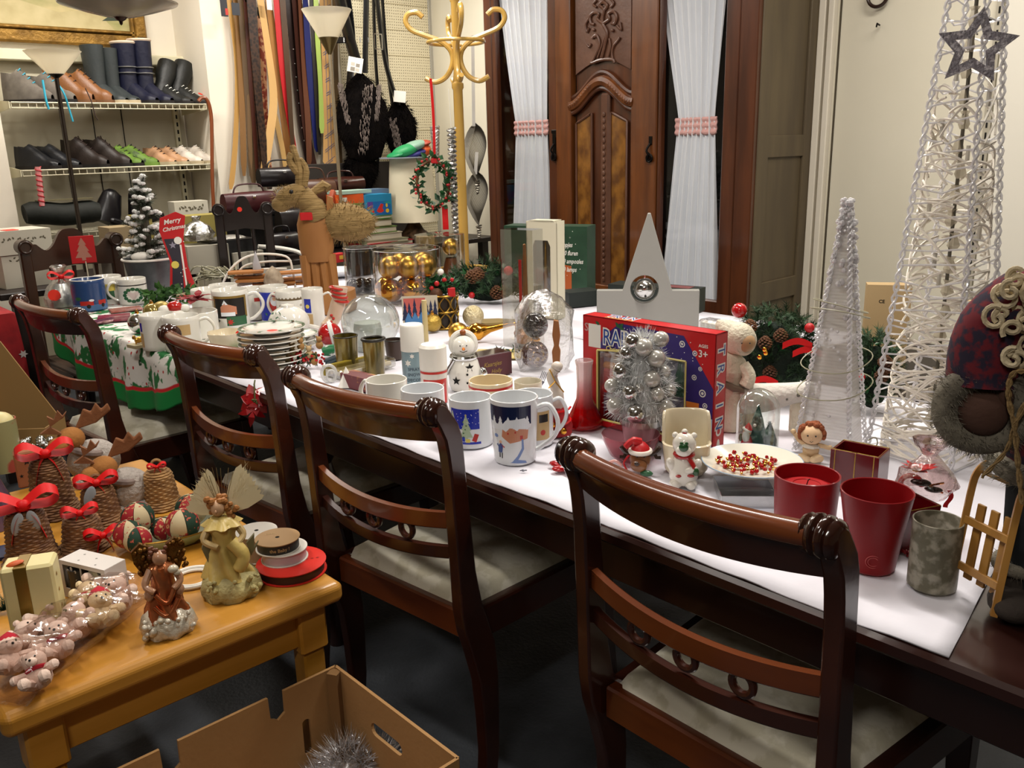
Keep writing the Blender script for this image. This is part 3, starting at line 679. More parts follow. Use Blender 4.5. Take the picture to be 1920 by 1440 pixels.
# shoe rack --------------------------------------------------------
YR0, YR1 = 5.22, 5.58
def RX(px, py=200, y=YR0): return aty(px, py, y).x
xl, xr = RX(30, 250), RX(392, 250)
rk = thing('shoe_rack', 'cream metal wall rack with three wire shelves of shoes', 'shelf', ((xl+xr)/2, YR1, 0))
def rl_(): m = MB(); m.M = Tm(-rk.location.x, -YR1, 0); return m
ztop = aty(100, 95, YR1-.02).z
for x, nm in ((xl-.04, 'upright'), (xr-.03, 'upright')):
    m = rl_(); m.box((x, YR1+.03, ztop/2), (.035, .03, ztop), b=.003); u = m.build('upright', CREAMM, rk, smooth=0)
    m = rl_()
    for j in range(int(ztop/.045)): m.box((x, YR1+.0135, .03+j*.045), (.009, .004, .024))
    m.build('slot', SLOTM, u, smooth=0, kind='stuff')
m = rl_(); m.box(((xl+xr)/2, YR1+.04, ztop/2), (xr-xl+.05, .006, ztop-.05)); m.build('back_panel', mat('rack_back_panel', 'bcb49c', .6), rk, smooth=0)
m = rl_(); m.box(((xl+xr)/2, YR1-.0, ztop-.03), (xr-xl+.1, .08, .06), b=.006); m.build('top_rail', CREAMM, rk, smooth=0)
for gx in (.33, .5, .66):
    m = rl_(); m.box((xl+(xr-xl)*gx, YR1+.035, ztop/2), (.004, .006, ztop-.1)); m.build('panel_joint', SLOTM, rk, smooth=0)
ZS = [aty(220, 194, YR0).z, aty(220, 314, YR0).z, .93]
for z in ZS:
    m = rl_(); x0, x1 = xl+.0, xr+.0
    for j in range(9): m.tube([(x0, YR0+.04*j, z), (x1, YR0+.04*j, z)], .0022, 4)
    for j in range(27): x = x0+(x1-x0)*j/26; m.tube([(x, YR1, z), (x, YR0, z), (x, YR0, z-.028)], .0018, 4)
    m.tube([(x0, YR0, z-.028), (x1, YR0, z-.028)], .003, 4); m.tube([(x0, YR0, z), (x1, YR0, z)], .004, 5); m.build('wire_shelf', WIRE, rk)
    for x in (x0-.01, x1+.0):
        m = rl_(); m.prism([(YR1, z+.03), (YR1, z-.05), (YR0, z-.03), (YR0, z+.005)], .004, 'x', x); m.build('bracket', CREAMM, rk, smooth=0)
# footwear ---------------------------------------------------------
def shoe(par, k, up, so, L=29., H=10., W=9.5, shaft=0., shw=0., lace=None, collar=None, sole_h=2., open_=True):
    """shoe in centimetres: toe towards -Y, heel at +Y"""
    H = H*1.55; W = W*1.1
    def prof(t):  # t from heel 0 to toe 1: half width, height
        w_ = W*.5*(.72+.28*math.sin(min(1, t*1.3)*PI*.9))*(1 if t < .85 else math.sqrt(max(.02, 1-((t-.85)/.16)**2)))*(1 if t > .06 else .8)
        h_ = H*(1-.08*t/.3) if t < .32 else H*(.92-.55*(t-.32)/.45) if t < .77 else H*.37*(1-.45*((t-.77)/.23)**2)
        return w_, h_
    m = MB(k); n = 18; r = 12
    def fn(u, v):
        w_, h_ = prof(u); a = PI*v; q = abs(math.cos(a))**.8*sgn(math.cos(a))
        z = sole_h+(h_-sole_h)*math.sin(a)**.7
        if open_ and u < .34 and .3 < v < .7: z -= H*.35*min(1, (.34-u)*9)*(min(1, (.2-abs(v-.5))*9))
        return (w_*q*(1-.28*math.sin(a)*(1-u*.5)), L*.5-L*u, z)
    m.sheet(fn, n, r); m.build('upper', up, par, smooth=70)
    m = MB(k); out = []
    for i in range(15): w_, _ = prof(i/14); out.append((w_*1.04, L*.5+.3-(L+.6)*i/14))
    m.prism(out+[(-x, y) for x, y in reversed(out)], sole_h, 'z', 0); m.build('sole', so, par, smooth=40)
    if open_ and not shaft:
        m = MB(k); m.sph((0, L*.28, H*.62), (W*.26, L*.14, H*.1), 10); m.build('lining', collar or BLK, par)
    if lace:
        m = MB(k)
        for i in range(4):
            t = .38+.09*i; w_, h_ = prof(t); y = L*.5-L*t; m.tube([(-w_*.35, y, h_*.97), (0, y-.4, h_*1.05), (w_*.35, y+.5, h_*.97)], .28, 5)
        m.build('laces', lace, par)
    if shaft:
        m = MB(k); y0 = L*.27; a = shw or W*.55
        m.lathe([(a*1.0, H*.35), (a*.95, H), (a*1.05, H+shaft*.5), (a*1.15, H+shaft), (a*1.0, H+shaft+.3), (a*.9, H+shaft*.6), (0, H*.9)], 18, (0, y0, 0), Matrix.Diagonal((1, 1.25, 1, 1))); m.build('shaft', up, par)
        if collar: m = MB(k); m.torus((0, y0, H+shaft), a*1.08, .9, 18, 6, Matrix.Diagonal((1, 1.25, 1, 1))); m.build('fleece_trim', collar, par)
def leather(n, c, r=.4): return mat(n, c, r, bump=.1, bs=90)
SO_D = mat('dark_rubber_sole', '1c1714', .7); SO_L = mat('pale_sole', 'b8a888', .6); SO_B = mat('tan_sole', '6d4a2c', .7)
SHOES = [  # px, py(on shelf), shelf, turn, label, name, args, copies offset
 (52, 186, 0, -.7, 'grey suede ankle shoe with turquoise laces, left end of the top shelf', 'suede_shoe', dict(up=mat('grey_suede', '57514a', .9, col2='6a635a', ns=20), so=SO_D, L=29, H=14, lace=mat('turquoise_lace', '2796b0', .6))),
 (98, 190, 0, -.6, 'second grey suede shoe, turquoise laces hanging down past the lamp pole', 'suede_shoe', dict(up='grey_suede', so=SO_D, L=29, H=13, lace='turquoise_lace')),
 (130, 190, 0, -.7, 'tan leather ankle boot with an orange price dot on its toe', 'ankle_boot', dict(up=leather('tan_leather', '754a26'), so=SO_B, L=29, H=16, lace=mat('brown_lace', '2c1a12', .7))),
 (166, 192, 0, -.75, 'tan leather ankle boot beside the grey rain boots', 'ankle_boot', dict(up='tan_leather', so=SO_B, L=29, H=15, lace='brown_lace')),
 (200, 188, 0, -.5, 'dark grey tall boot with cream sole on the top shelf', 'rain_boot', dict(up=leather('slate_grey_leather', '2c3131', .5), so=SO_L, L=28, H=10, shaft=19, shw=5.2, open_=False)),
 (226, 192, 0, -.35, 'dark grey tall boot standing in front of the navy boots', 'rain_boot', dict(up='slate_grey_leather', so=SO_L, L=28, H=9, shaft=19, shw=4.6, open_=False)),
 (258, 192, 0, -.4, 'navy snow boot with cream fleece lining, beside the grey boot', 'snow_boot', dict(up=mat('navy_nylon', '0c0f26', .5, bump=.2, bs=40), so=SO_D, L=30, H=11, shaft=20, shw=5.6, collar=mat('cream_fleece', 'cdb8a2', .95), open_=False)),
 (288, 192, 0, -.35, 'navy snow boot with cream fleece lining, beside the black quilted boots', 'snow_boot', dict(up='navy_nylon', so=SO_D, L=30, H=11, shaft=22, shw=5.6, collar='cream_fleece', open_=False)),
 (322, 190, 0, -.5, 'black quilted boot with white lace, shaft leaning right', 'quilted_boot', dict(up=mat('black_quilt', '151614', .5, bump=.4, bs=24), so=SO_D, L=28, H=9, lace=mat('white_lace', 'd8d8d0', .6), open_=False)),
 (352, 192, 0, -.5, 'black quilted boot with a red price dot, at the right end of the top shelf', 'quilted_boot', dict(up='black_quilt', so=SO_D, L=28, H=9, lace='white_lace', open_=False)),
 (70, 312, 1, -.6, 'black leather strap shoe at the left end of the middle shelf', 'leather_shoe', dict(up=leather('black_leather', '15161a', .35), so=SO_D, L=29, H=11)),
 (108, 314, 1, -.65, 'black leather strap shoe behind the lamp pole on the middle shelf', 'leather_shoe', dict(up='black_leather', so=SO_D, L=29, H=11)),
 (160, 312, 1, -.6, 'dark brown hiking shoe in the middle of the middle shelf', 'hiking_shoe', dict(up=leather('dark_brown_leather', '261c17', .5), so=SO_D, L=31, H=14, lace='brown_lace')),
 (202, 312, 1, -.65, 'dark brown hiking shoe beside the green sneakers', 'hiking_shoe', dict(up='dark_brown_leather', so=SO_D, L=31, H=14, lace='brown_lace')),
 (232, 306, 1, -.55, 'lime green and black sneaker next to the hiking shoes', 'sneaker', dict(up=mat('lime_black_mesh', '5c7a28', .6, col2='141a10', ns=14, lo=.45, hi=.55), so=SO_D, L=26, H=10, lace=BLK)),
 (256, 308, 1, -.8, 'lime green and black sneaker next to the beige shoes', 'sneaker', dict(up='lime_black_mesh', so=mat('lime_sole', '6a8a35', .6), L=27, H=10, lace=BLK)),
 (298, 304, 1, -.5, 'beige lace shoe next to the green sneakers', 'lace_shoe', dict(up=leather('beige_leather', 'b48a66'), so=SO_L, L=24, H=9, lace='brown_lace', W=8)),
 (322, 305, 1, -.5, 'beige lace shoe next to the white shoes', 'lace_shoe', dict(up='beige_leather', so=SO_L, L=24, H=9, lace='brown_lace', W=8)),
 (348, 302, 1, -.5, 'white lace shoe next to the beige ones', 'lace_shoe', dict(up=leather('white_leather', 'd0c6b8'), so=SO_L, L=24, H=9, lace=PAPER, W=8)),
 (374, 302, 1, -.5, 'white lace shoe at the right end of the middle shelf', 'lace_shoe', dict(up='white_leather', so=SO_L, L=24, H=9, lace=PAPER, W=8)),
]
for px, py, sh, turn, lab, nm, kw in SHOES:
    kw = {a: (MATS[b] if isinstance(b, str) else b) for a, b in kw.items()}
    q = aty(px+4, py-6, YR0+.14); e = thing(nm, lab, 'boot' if 'boot' in nm else 'shoe', (q.x, YR0+.15, ZS[sh]+.004), -turn*1.0, 'shoes and boots on the rack')
    k_ = .0092 if sh == 0 else .0089
    shoe(e, k_, **kw)
    if nm == 'quilted_boot':
        m = MB(k_); m.M = Tm(0, 8, 9) @ Rm(.5, 'Y'); m.lathe([(4.6, -2), (5, 6), (6.2, 12), (6.6, 19), (6, 20), (4, 12), (0, 6)], 16, fn=lambda a, z: 1+.05*math.sin(z*2.2)); m.build('shaft', kw['up'], e)
    if 'price dot' in lab: price(k_, e, (1.2, -8.3, 7.2 if nm == 'ankle_boot' else 6.5), 1.5, Rm(.5, 'X'))
    if nm == 'snow_boot':
        m = MB(k_)
        for z in (19, 22.5): m.torus((0, 8, z), 6.1, .35, 20, 5, Matrix.Diagonal((1, 1.25, 1, 1)))
        m.build('strap', SILVM, e)
# long dangling laces
m = MB(); m.tube(crv([AY(80, 150, YR0-.01), AY(86, 185, YR0-.02), AY(92, 205, YR0-.02)]), .006, 5); m.tube(crv([AY(103, 150, YR0-.01), AY(120, 175, YR0-.03), AY(130, 205, YR0-.02), AY(137, 228, YR0-.02)]), .0055, 5)
tag(m.build('shoe_lace', MATS['turquoise_lace']), 'turquoise shoe laces dangling over the edge of the top shelf', 'lace')
m = MB(); m.tube(crv([AY(160, 165, YR0-.01), AY(172, 192, YR0-.02), AY(178, 215, YR0-.02), AY(184, 225, YR0-.02)]), .003, 5); tag(m.build('shoe_lace', MATS['brown_lace']), 'dark brown boot lace dangling below the top shelf', 'lace')
# walking stick, candy stick
m = MB(); m.tube(crv([AY(372, 190, YR0-.05), AY(378, 184, YR0-.05), AY(386, 185, YR0-.05), AY(393, 200, YR0-.05), AY(397, 235, YR0-.05), AY(398, 330, YR0-.05), AY(402, 420, YR0-.05)]), .011, 8); tag(m.build('walking_stick', mat('cane_brown', '7a3f20', .35)), 'brown crook-handled walking stick leaning on the right end of the shoe rack', 'walking stick')
cy = thing('candy_stick', 'pink and white striped stick hanging at the left end of the shoe rack', 'decoration', tuple(AY(72, 320, YR0-.04)))
m = MB(); q0 = Vector((0, 0, .02)); q1 = AY(79, 386, YR0-.04)-AY(72, 320, YR0-.04); m.tube([q0, q1], .014, 8); m.build('stick', mat('candy_pink', 'd88a8a', .4), cy)
m = MB(); m.tube([q0.lerp(q1, t/60)+Vector((.015*math.cos(t*.8), .015*math.sin(t*.8), 0)) for t in range(61)], .0035, 4); m.build('stripe', mat('candy_red', 'b52030', .4), cy)
# third shelf goods
e = thing('rolled_bag', 'long black rolled bag lying on the bottom rack shelf', 'bag', (0, 0, 0)); a, b = AY(46, 402, YR0), AY(185, 398, YR0); e.location = a; b = b-a
m = MB(); m.tube([b*t+Vector((0, 0, .006*math.sin(t*9))) for t in [j/10 for j in range(11)]], [.05]+[.062]*9+[.05], 14); m.build('roll', mat('black_bag_cloth', '151812', .7, bump=.2, bs=30), e)
m = MB(); m.box((b.x*.55, -.01, .066), (b.x*.75, .06, .006), rz=math.atan2(b.y, b.x)); m.build('flap_edge', mat('olive_trim', '6b6448', .8), e, smooth=0)
for i, (px, py, w_, h_, lab) in enumerate([(205, 388, 62, 66, 'black ankle boot lying on the bottom rack shelf beside the roll, wide shaft'), (262, 386, 58, 68, 'black ankle boot lying at the bottom rack shelf behind the snowy tree')]):
    q = aty(px, py, YR0+.05); e = thing('ankle_boot', lab, 'boot', tuple(q), .3, 'black boots on the bottom shelf'); k_ = kk(q)
    m = MB(k_); m.M = Rm(.35-i*.5, 'Y')
    m.lathe([(0, -34), (w_*.42, -30), (w_*.44, -10), (w_*.36, 12), (w_*.3, 26), (w_*.12, 33), (0, 34)], 18, R=Matrix.Diagonal((1, .55, 1, 1)), fn=lambda a, z: 1+.07*math.sin(a*3+z*.1)); m.build('shaft', mat('glossy_black_leather', '121013', .28, bump=.2, bs=12), e)
    m = MB(k_); m.M = Rm(.35-i*.5, 'Y'); m.box((w_*.3, -8, -26), (w_*.7, 20, 14), b=4); m.build('foot', MATS['glossy_black_leather'], e, smooth=40)
# ================================================================ belts and ties
BEL = [ # name, path px, width px, colour, label
 ('belt', [(428, -10), (444, 120), (442, 260), (433, 355)], 8, 'b48a4c', 'pale tan leather belt, leftmost of the hanging belts'),
 ('belt', [(441, -10), (452, 150), (458, 330)], 9, '7d5a33', 'light brown belt right of the pale tan one, narrow'),
 ('belt', [(452, -10), (466, 160), (476, 345)], 14, '57442f', 'wide grey-brown suede belt near the left end of the row'),
 ('belt', [(462, 0), (474, 180), (486, 350)], 9, '49241a', 'dark red brown belt beside the wide suede belt'),
 ('belt', [(468, -10), (480, 160), (492, 340)], 10, '1e130e', 'black braided belt left of the orange tan belt'),
 ('belt', [(471, -10), (480, 120), (493, 260), (506, 355)], 14, 'bd7a42', 'orange tan belt with a buckle tag, right of the black braided belt'),
 ('belt', [(488, 30), (494, 120), (498, 240), (506, 350)], 11, '97432f', 'red floral patterned belt'),
 ('belt', [(487, -10), (504, 100), (513, 180), (508, 240), (492, 345)], 13, 'cba36a', 'wide pale beige belt swinging in front of the floral one'),
 ('belt', [(502, -10), (520, 120), (536, 240), (548, 330)], 13, 'a1713d', 'camel belt left of the red belt'),
 ('belt', [(512, 200), (528, 270), (538, 330)], 8, 'bf9a60', 'short pale belt end hanging between the beige and camel belts'),
 ('belt', [(518, -10), (529, 120), (542, 220), (556, 300)], 10, 'b01f25', 'bright red belt in the middle of the row'),
 ('belt', [(529, -10), (540, 140), (552, 300), (566, 340)], 9, '4a3626', 'brown edged belt just right of the red belt'),
 ('belt', [(540, -10), (552, 120), (566, 240), (588, 345)], 11, '20120f', 'dark chocolate studded belt right of the red belt'),
 ('belt', [(552, -10), (562, 120), (574, 240), (590, 320)], 12, '35180f', 'dark oxblood belt left of the navy tie'),
 ('belt', [(562, -10), (570, 120), (578, 240), (580, 310)], 9, '5a3420', 'brown belt tip behind the navy tie'),
 ('necktie', [(572, -10), (580, 120), (590, 220), (596, 285)], 13, '161c52', 'navy blue necktie hanging by the lime tie'),
 ('necktie', [(584, -10), (592, 140), (600, 290)], 10, '26221c', 'charcoal tie between the navy and lime ties'),
 ('necktie', [(592, -10), (596, 80), (601, 160), (604, 250)], 10, '9aae58', 'lime green necktie hanging left of the plaid tie'),
 ('necktie', [(610, -10), (613, 120), (617, 240), (619, 312)], 25, 'b98f58', 'wide beige plaid tie with blue checks'),
 ('belt', [(628, -10), (630, 120), (634, 240), (638, 330)], 10, '4d3a20', 'olive brown strap right of the plaid tie'),
 ('belt', [(458, 0), (466, 120), (470, 330)], 7, '6b5236', 'thin khaki belt hanging behind the suede belt'),
]
for i, (nm, path, w_, col, lab) in enumerate(BEL):
    y = 5.19-.013*(i % 6)-(.05 if 'swinging' in lab or 'blue checks' in lab else 0)
    pts = crv([AY(a, b, y) for a, b in path], 5); k_ = .0031
    e = thing(nm, lab, 'tie' if nm == 'necktie' else 'belt', tuple(pts[0]), 0, 'belts and ties hanging on the far wall')
    m = MB(); n = len(pts)
    vs = []; fs = []
    for j, q in enumerate(pts):
        t = j/(n-1); ww = w_*k_*.64*(1 if t < .93 else math.sqrt(max(.1, 1-((t-.93)/.08)**2)))*(.75+.25*t if nm == 'necktie' else 1); tw = .25*math.sin(t*5+i)
        for sx, sy in ((-1, 0), (1, 0), (1, 1), (-1, 1)): vs.append(q-pts[0]+Vector((sx*ww*math.cos(tw), sx*ww*math.sin(tw)+sy*.003, 0)))
    fs = [(a*4+b, a*4+(b+1) % 4, a*4+4+(b+1) % 4, a*4+4+b) for a in range(n-1) for b in range(4)]+[(0, 1, 2, 3), (4*n-4, 4*n-1, 4*n-2, 4*n-3)]
    m.add(vs, fs)
    if lab.startswith('red floral'): mt = mat('floral_leather', '8f3d2c', .5, col2='cf9a70', ns=30, lo=.48, hi=.54)
    elif 'blue checks' in lab: mt = mat('plaid_silk', 'b98f58', .6)
    elif 'braided' in lab: mt = mat('braided_leather', '1e130e', .5, col2='3d281b', ns=60, tex='voronoi')
    else: mt = mat('strap_'+col, col, .38, bump=.05, bs=50)
    m.build('strap', mt, e, smooth=30)
    if 'blue checks' in lab:
        dm = MB(); L_ = (pts[-1]-pts[0]).length
        ax = (pts[-1]-pts[0]).normalized()
        for s in range(13):
            for o_ in (0, .014):
                zz = .05+s*.085+o_; c0 = ax*zz; c1 = ax*(zz+.045)
                if zz+.05 < L_: dm.add([c0+Vector((.036, -.004, 0)), c0+Vector((.036, -.004, -.004)), c1+Vector((-.036, -.004, -.004)), c1+Vector((-.036, -.004, 0))], [(0, 1, 2, 3)])
        for xo in (-.012, .012): dm.add([Vector((xo-.0015, -.0041, 0)), Vector((xo+.0015, -.0041, 0)), ax*(L_-.04)+Vector((xo+.0015, -.0041, 0)), ax*(L_-.04)+Vector((xo-.0015, -.0041, 0))], [(0, 1, 2, 3)])
        dm.build('check_lines', mat('plaid_blue', '4a5570', .6), e, smooth=0, fix=False)
    if 'studded' in lab:
        sm = MB()
        for j in range(4, n-3, 1): sm.sph(tuple(pts[j]-pts[0]+Vector((0, -.003, 0))), .006, 6)
        sm.build('stud', SILV, e, kind='stuff')
    if nm == 'belt' and pts[0].z > 2.1: mm_box('hanger_loop', BLACKM, e, (0, .004, .02), (.02, .02, .06))
for px, py, w_, h_, c_, lab in ((420, 15, 14, 30, '23242a', 'dark swing tag at the top of the leftmost belt'), (442, 17, 16, 22, '2b2d33', 'dark grey swing tag right of the red label'), (505, 8, 11, 20, 'd8d6d0', 'white swing tag with rounded corners above the camel belt'), (425, 22, 6, 12, 'b03028', 'small red label on the leftmost belt tags')):
    q = AY(px, py, 5.07); m = MB(kk(q)); m.M = Tm(q.x/kk(q), q.y/kk(q), q.z/kk(q)); m.box((0, 0, 0), (w_, .6, h_), b=.25); tag(m.build('swing_tag', mat('tag_'+c_, c_, .5), smooth=0), lab, 'tag', 'swing tags on the belts')
rail = MB(); rail.tube([(2.5, 5.12, 2.36), (3.85, 5.12, 2.36)], .01, 8)
for x in (2.55, 3.8): rail.box((x, 5.175, 2.36), (.02, .11, .02))
tag(rail.build('hanging_rail', BLACKM), 'black metal rail on the far wall that the belts hang from', 'rail')
# pegboard
x0 = AY(640, 150, 5.22).x; x1 = AY(806, 150, 5.22).x
PEG = mat('pegboard_beige', 'ddd3b4', .6); t_ = PEG.node_tree; tc = t_.nodes.new('ShaderNodeTexCoord'); mp = t_.nodes.new('ShaderNodeMapping'); mp.inputs['Scale'].default_value = (55, .01, 55); vo = t_.nodes.new('ShaderNodeTexVoronoi'); vo.inputs['Randomness'].default_value = .12; vo.inputs['Scale'].default_value = 1; rp = t_.nodes.new('ShaderNodeValToRGB')
rp.color_ramp.elements[0].position = .17; rp.color_ramp.elements[1].position = .24; rp.color_ramp.elements[0].color = lin('6e6448'); rp.color_ramp.elements[1].color = lin('ddd3b4')
t_.links.new(tc.outputs['Object'], mp.inputs[0]); t_.links.new(mp.outputs[0], vo.inputs[0]); t_.links.new(vo.outputs['Distance'], rp.inputs[0]); t_.links.new(rp.outputs[0], t_.nodes['Principled BSDF'].inputs['Base Color'])
pg = thing('pegboard', 'cream perforated board on the far wall behind the black fur bags', 'board', ((x0+x1)/2, 5.21, 1.2))
m = MB(); m.box((0, 0, .2), (x1-x0, .016, 2.3)); m.build('board', PEG, pg, smooth=0)
for j in range(14): mm_box('seam', mat('seam_beige', 'a89c7a', .7), pg, (0, -.0085, -.9+.165*j), (x1-x0, .002, .004))
m = MB(); m.box(((x1-x0)/2+.01, 0, .2), (.03, .03, 2.3), b=.004); m.build('edge_strip', mat('grey_edge_strip', 'a9a598', .4), pg, smooth=0)
# ================================================================ black fur bags and leather straps
FUR = mat('black_fur', '060404', .9, spec=.08, col2='0e0a08', ns=14, bump=.3, bs=40); FURG = mat('silver_brown_fur', '6a5c55', .8, col2='43382f', ns=20, sheen=.5); LEA = mat('soft_black_leather', '121214', .35, bump=.15, bs=18)
def furbag(px, py, w_, h_, lab, stripes, y=4.98):
    q = AY(px, py, y); k_ = kk(q); e = thing('fur_bag', lab, 'bag', tuple(q), face(q))
    m = MB(k_); m.lathe([(0, -h_*.5), (w_*.3, -h_*.42), (w_*.5, -h_*.1), (w_*.45, h_*.15), (w_*.22, h_*.38), (0, h_*.5)], 24, R=Matrix.Diagonal((1, .35, 1, 1))); m.build('body', FUR, e)
    m = MB(k_); fuzz(m, (0, 0, 0), (w_*.47, w_*.17, h_*.44), 1800, 9, .6, .6); m.build('fur_pile', FUR, e, kind='stuff', smooth=0, fix=False)
    m = MB(k_)
    for sx, sz, ww, hh in stripes:
        for j in range(150):
            t = random.uniform(-.5, .5); xx = sx+wob(ww/2)+t*hh*.15*sgn(sx); zz = sz+t*hh; yy = -w_*.175*math.sqrt(max(.05, 1-(xx/(w_*.5))**2-(zz/(h_*.5))**2*.8))-1.
            m.add([(xx-.8, yy, zz), (xx+.8, yy, zz), (xx+wob(1.5), yy-2.5, zz-8)], [(0, 1, 2)])
    if stripes: m.build('grey_fur_stripe', FURG, e, kind='stuff', smooth=0, fix=False)
    return e, k_
e, k_ = furbag(680, 222, 100, 170, 'large black fur bag with silver grey stripes and a white tag', [(-32, 30, 10, 70), (5, 0, 18, 120), (30, 30, 8, 60)])
m = MB(k_); m.tube(crv([(0, 0, 80), (-14, -4, 140), (-30, -6, 230)]), [14, 20, 24, 24, 24, 24, 24, 24, 24, 24, 24, 26, 26][:13], 8, flat=.3); m.build('leather_flap', LEA, e)
m = MB(k_); m.tube(crv([(10, 0, 80), (16, -4, 150), (24, -6, 240)]), 8, 8, flat=.4); m.build('strap', LEA, e)
for dx in (-24, -9, 5, 20): mm_box('buckle_bar', SILV, e, (dx, -16, 136), (2, 2, 8), s=k_)
mm_box('buckle', BLACKM, e, (-30, -15, 136), (20, 2, 11), s=k_, b=1)
m = MB(k_); m.box((-7, -28, 92), (27, 1, 26), ry=.2, b=.4); tg = m.build('swing_tag', PAPER, e, smooth=0)
m = MB(k_); m.M = Tm(-7, -28.6, 90) @ Rm(.2, 'Y'); decal(m, [(0, rect(-8, -9, 0, -2)), (1, rect(1, -9, 8, -3)), (1, rect(-8, 0, -1, 6)), (0, rect(1, -1, 8, 5))], flat_y(0)); m.build('printed_squares', [mat('print_grey_brown', '8a8378', .7), mat('print_light_grey', 'b8b2a5', .7)], tg, smooth=0, fix=False)
e, k_ = furbag(750, 240, 62, 110, 'smaller black fur bag with a white tag right of the large one', [(-8, -10, 14, 60)])
m = MB(k_); m.tube(crv([(0, 0, 40), (-20, -3, 120), (-30, -5, 260)]), 11, 8, flat=.4); m.build('strap', LEA, e)
m = MB(k_); m.box((3, -15, 55), (22, 1, 20), ry=.12, b=.4); m.build('swing_tag', PAPER, e, smooth=0)
e, k_ = furbag(676, 315, 62, 90, 'lower black fur piece hanging below the striped fur bag', [], 5.02)
for i, (pts, w_, lab) in enumerate([([(650, -10), (660, 80), (655, 200), (668, 330)], 26, 'broad black leather strap left of the fur bags'), ([(700, -10), (704, 110), (712, 230), (706, 330)], 12, 'narrow black leather strap hanging between the fur bags'), ([(716, -10), (726, 120), (736, 200)], 12, 'black leather strap at the right edge of the fur bags')]):
    q = [AY(a, b, 5.06) for a, b in pts]; m = MB(); m.tube(crv(q, 6), w_*.0031/2, 8, flat=.3); tag(m.build('leather_strap', LEA), lab, 'strap', 'black straps over the pegboard')
m = MB(); a = AY(709, 78, 4.95)
for s, (dx, dz) in enumerate([(-.03, 0), (.03, 0)]): m.box((a.x+dx, a.y, a.z), (.006, .006, .09))
m.box((a.x, a.y, a.z+.045), (.066, .006, .006)); m.box((a.x, a.y, a.z-.045), (.066, .006, .006)); tag(m.build('square_buckle', SILV, smooth=0), 'square silver buckle on the strap right of the striped fur bag', 'buckle')
# ================================================================ right wall bits left of the wardrobe
p0, p1 = atx(872, 200, 4.09), atx(903, 200, 4.09)
mr = thing('wall_mirror', 'narrow wall mirror between the coat stand and the wardrobe', 'mirror', (4.09, 4.45, 1.62))
mm_box('frame', mat('mirror_edge', 'c9c4b4', .3), mr, (0, 0, 0), (.016, .36, 1.3), b=.004)
m = MB(); m.box((-.0085, 0, 0), (.002, .33, 1.27)); m.build('glass', mat('mirror_glass', 'dcded8', .02, 1.), mr, smooth=0)
# ================================================================ coat stand
q = atx(872, 507, 2.95); BX, BY = 2.95, q.y
cs = thing('coat_stand', 'yellow bentwood coat stand with curled hooks beside the wardrobe', 'coat stand', (BX, BY, 0), face((BX, BY)))
BW = mat('yellow_bentwood', 'bd9342', .3, col2='cfa858', ns=6, stretch=(1, 1, .3), coat=.25)
zr = atx(872, 507, BX).z; zh = atx(848, 80, BX).z; zl = atx(848, 158, BX).z; k_ = kk((BX, BY, zr))
m = MB(); m.lathe([(0, .02), (.026, .02), (.026, zr), (.03, zr+.01), (.03, zr+.03), (.025, zr+.04), (.024, zl-.03), (.03, zl-.02), (.03, zl), (.018, zl+.01), (.018, zh+.18), (.024, zh+.19), (.02, zh+.2), (.026, zh+.215), (.018, zh+.24), (.026, zh+.27), (.014, zh+.3), (0, zh+.31)], 18); m.build('pole', BW, cs)
m = MB(); m.torus((0, 0, zr), 33*k_*1.8, .009, 40, 8); rr = 33*k_*1.8
for a in (0.4, 1.97, 3.54, 5.11): m.tube([(0, 0, zr+.0), (rr*math.cos(a), rr*math.sin(a), zr)], .007, 6)
m.build('umbrella_ring', BW, cs)
m = MB(); m.torus((0, 0, zh), .14, .0085, 40, 8); m.build('hook_ring', BW, cs)
for i, a in enumerate((PI-.1, -.15, PI*.55, -PI*.46)):
    m = MB(); R = Rm(a, 'Z')
    pts = [(.19, -.13+.02), (.15, -.155), (.08, -.15), (.03, -.1), (.02, -.03), (.06, .03), (.13, .06), (.22, .12), (.26, .19), (.235, .245), (.19, .25), (.155, .22)]
    pts = [(.16, -.165), (.11, -.185), (.055, -.16), (.022, -.1), (.028, -.04), (.075, .005), (.14, .03), (.215, .06), (.245, .1), (.232, .135), (.19, .142), (.16, .12)]
    m.tube([R @ Vector((x+.0, 0, zh+z)) for x, z in [(p.x, p.z) for p in crv([(x, 0, z) for x, z in pts], 5)]], .0125, 8); m.build('hook', BW, cs)
for i in range(4):
    a = .6+i*PI/2; m = MB(); R = Rm(a, 'Z'); m.tube([R @ Vector(p) for p in crv([(.02, 0, .42), (.1, 0, .3), (.2, 0, .12), (.27, 0, .015), (.32, 0, .02)])], .013, 8); m.build('foot', BW, cs)
# things hung from the coat stand
def hang(name, lab, cat, px, py, x=BX-.12, g=None):
    q = atx(px, py, x); return thing(name, lab, cat, tuple(q), face(q), g), kk(q)
WIREG = mat('grey_wire', '8c877c', .35, .8)
for px, y0, y1, lab in ((846, 240, 480, 'long silver spiral icicle hanging on the coat stand, nearer one'), (815, 238, 300, 'short silver spiral icicle hanging behind the holly wreath')):
    e, k_ = hang('spiral_icicle', lab, 'ornament', px, y0, g='silver spiral icicles'); L = (y1-y0)
    m = MB(k_); m.tube([((8-4*t/240)*math.cos(t*.75)*.9, (8-4*t/240)*math.sin(t*.75), -L*t/240) for t in range(241)], 2.6, 5); m.tube([(0, 0, 0), (0, 0, -L)], 2, 5); m.build('spiral', SILVM, e)
    m = MB(k_); m.tube([(0, 0, 0), (-2, 0, 70)], .5, 4); m.build('thread', PAPER, e)
e, k_ = hang('holly_wreath', 'small holly wreath with red berries hanging from the coat stand', 'wreath', 812, 345, BX-.2)
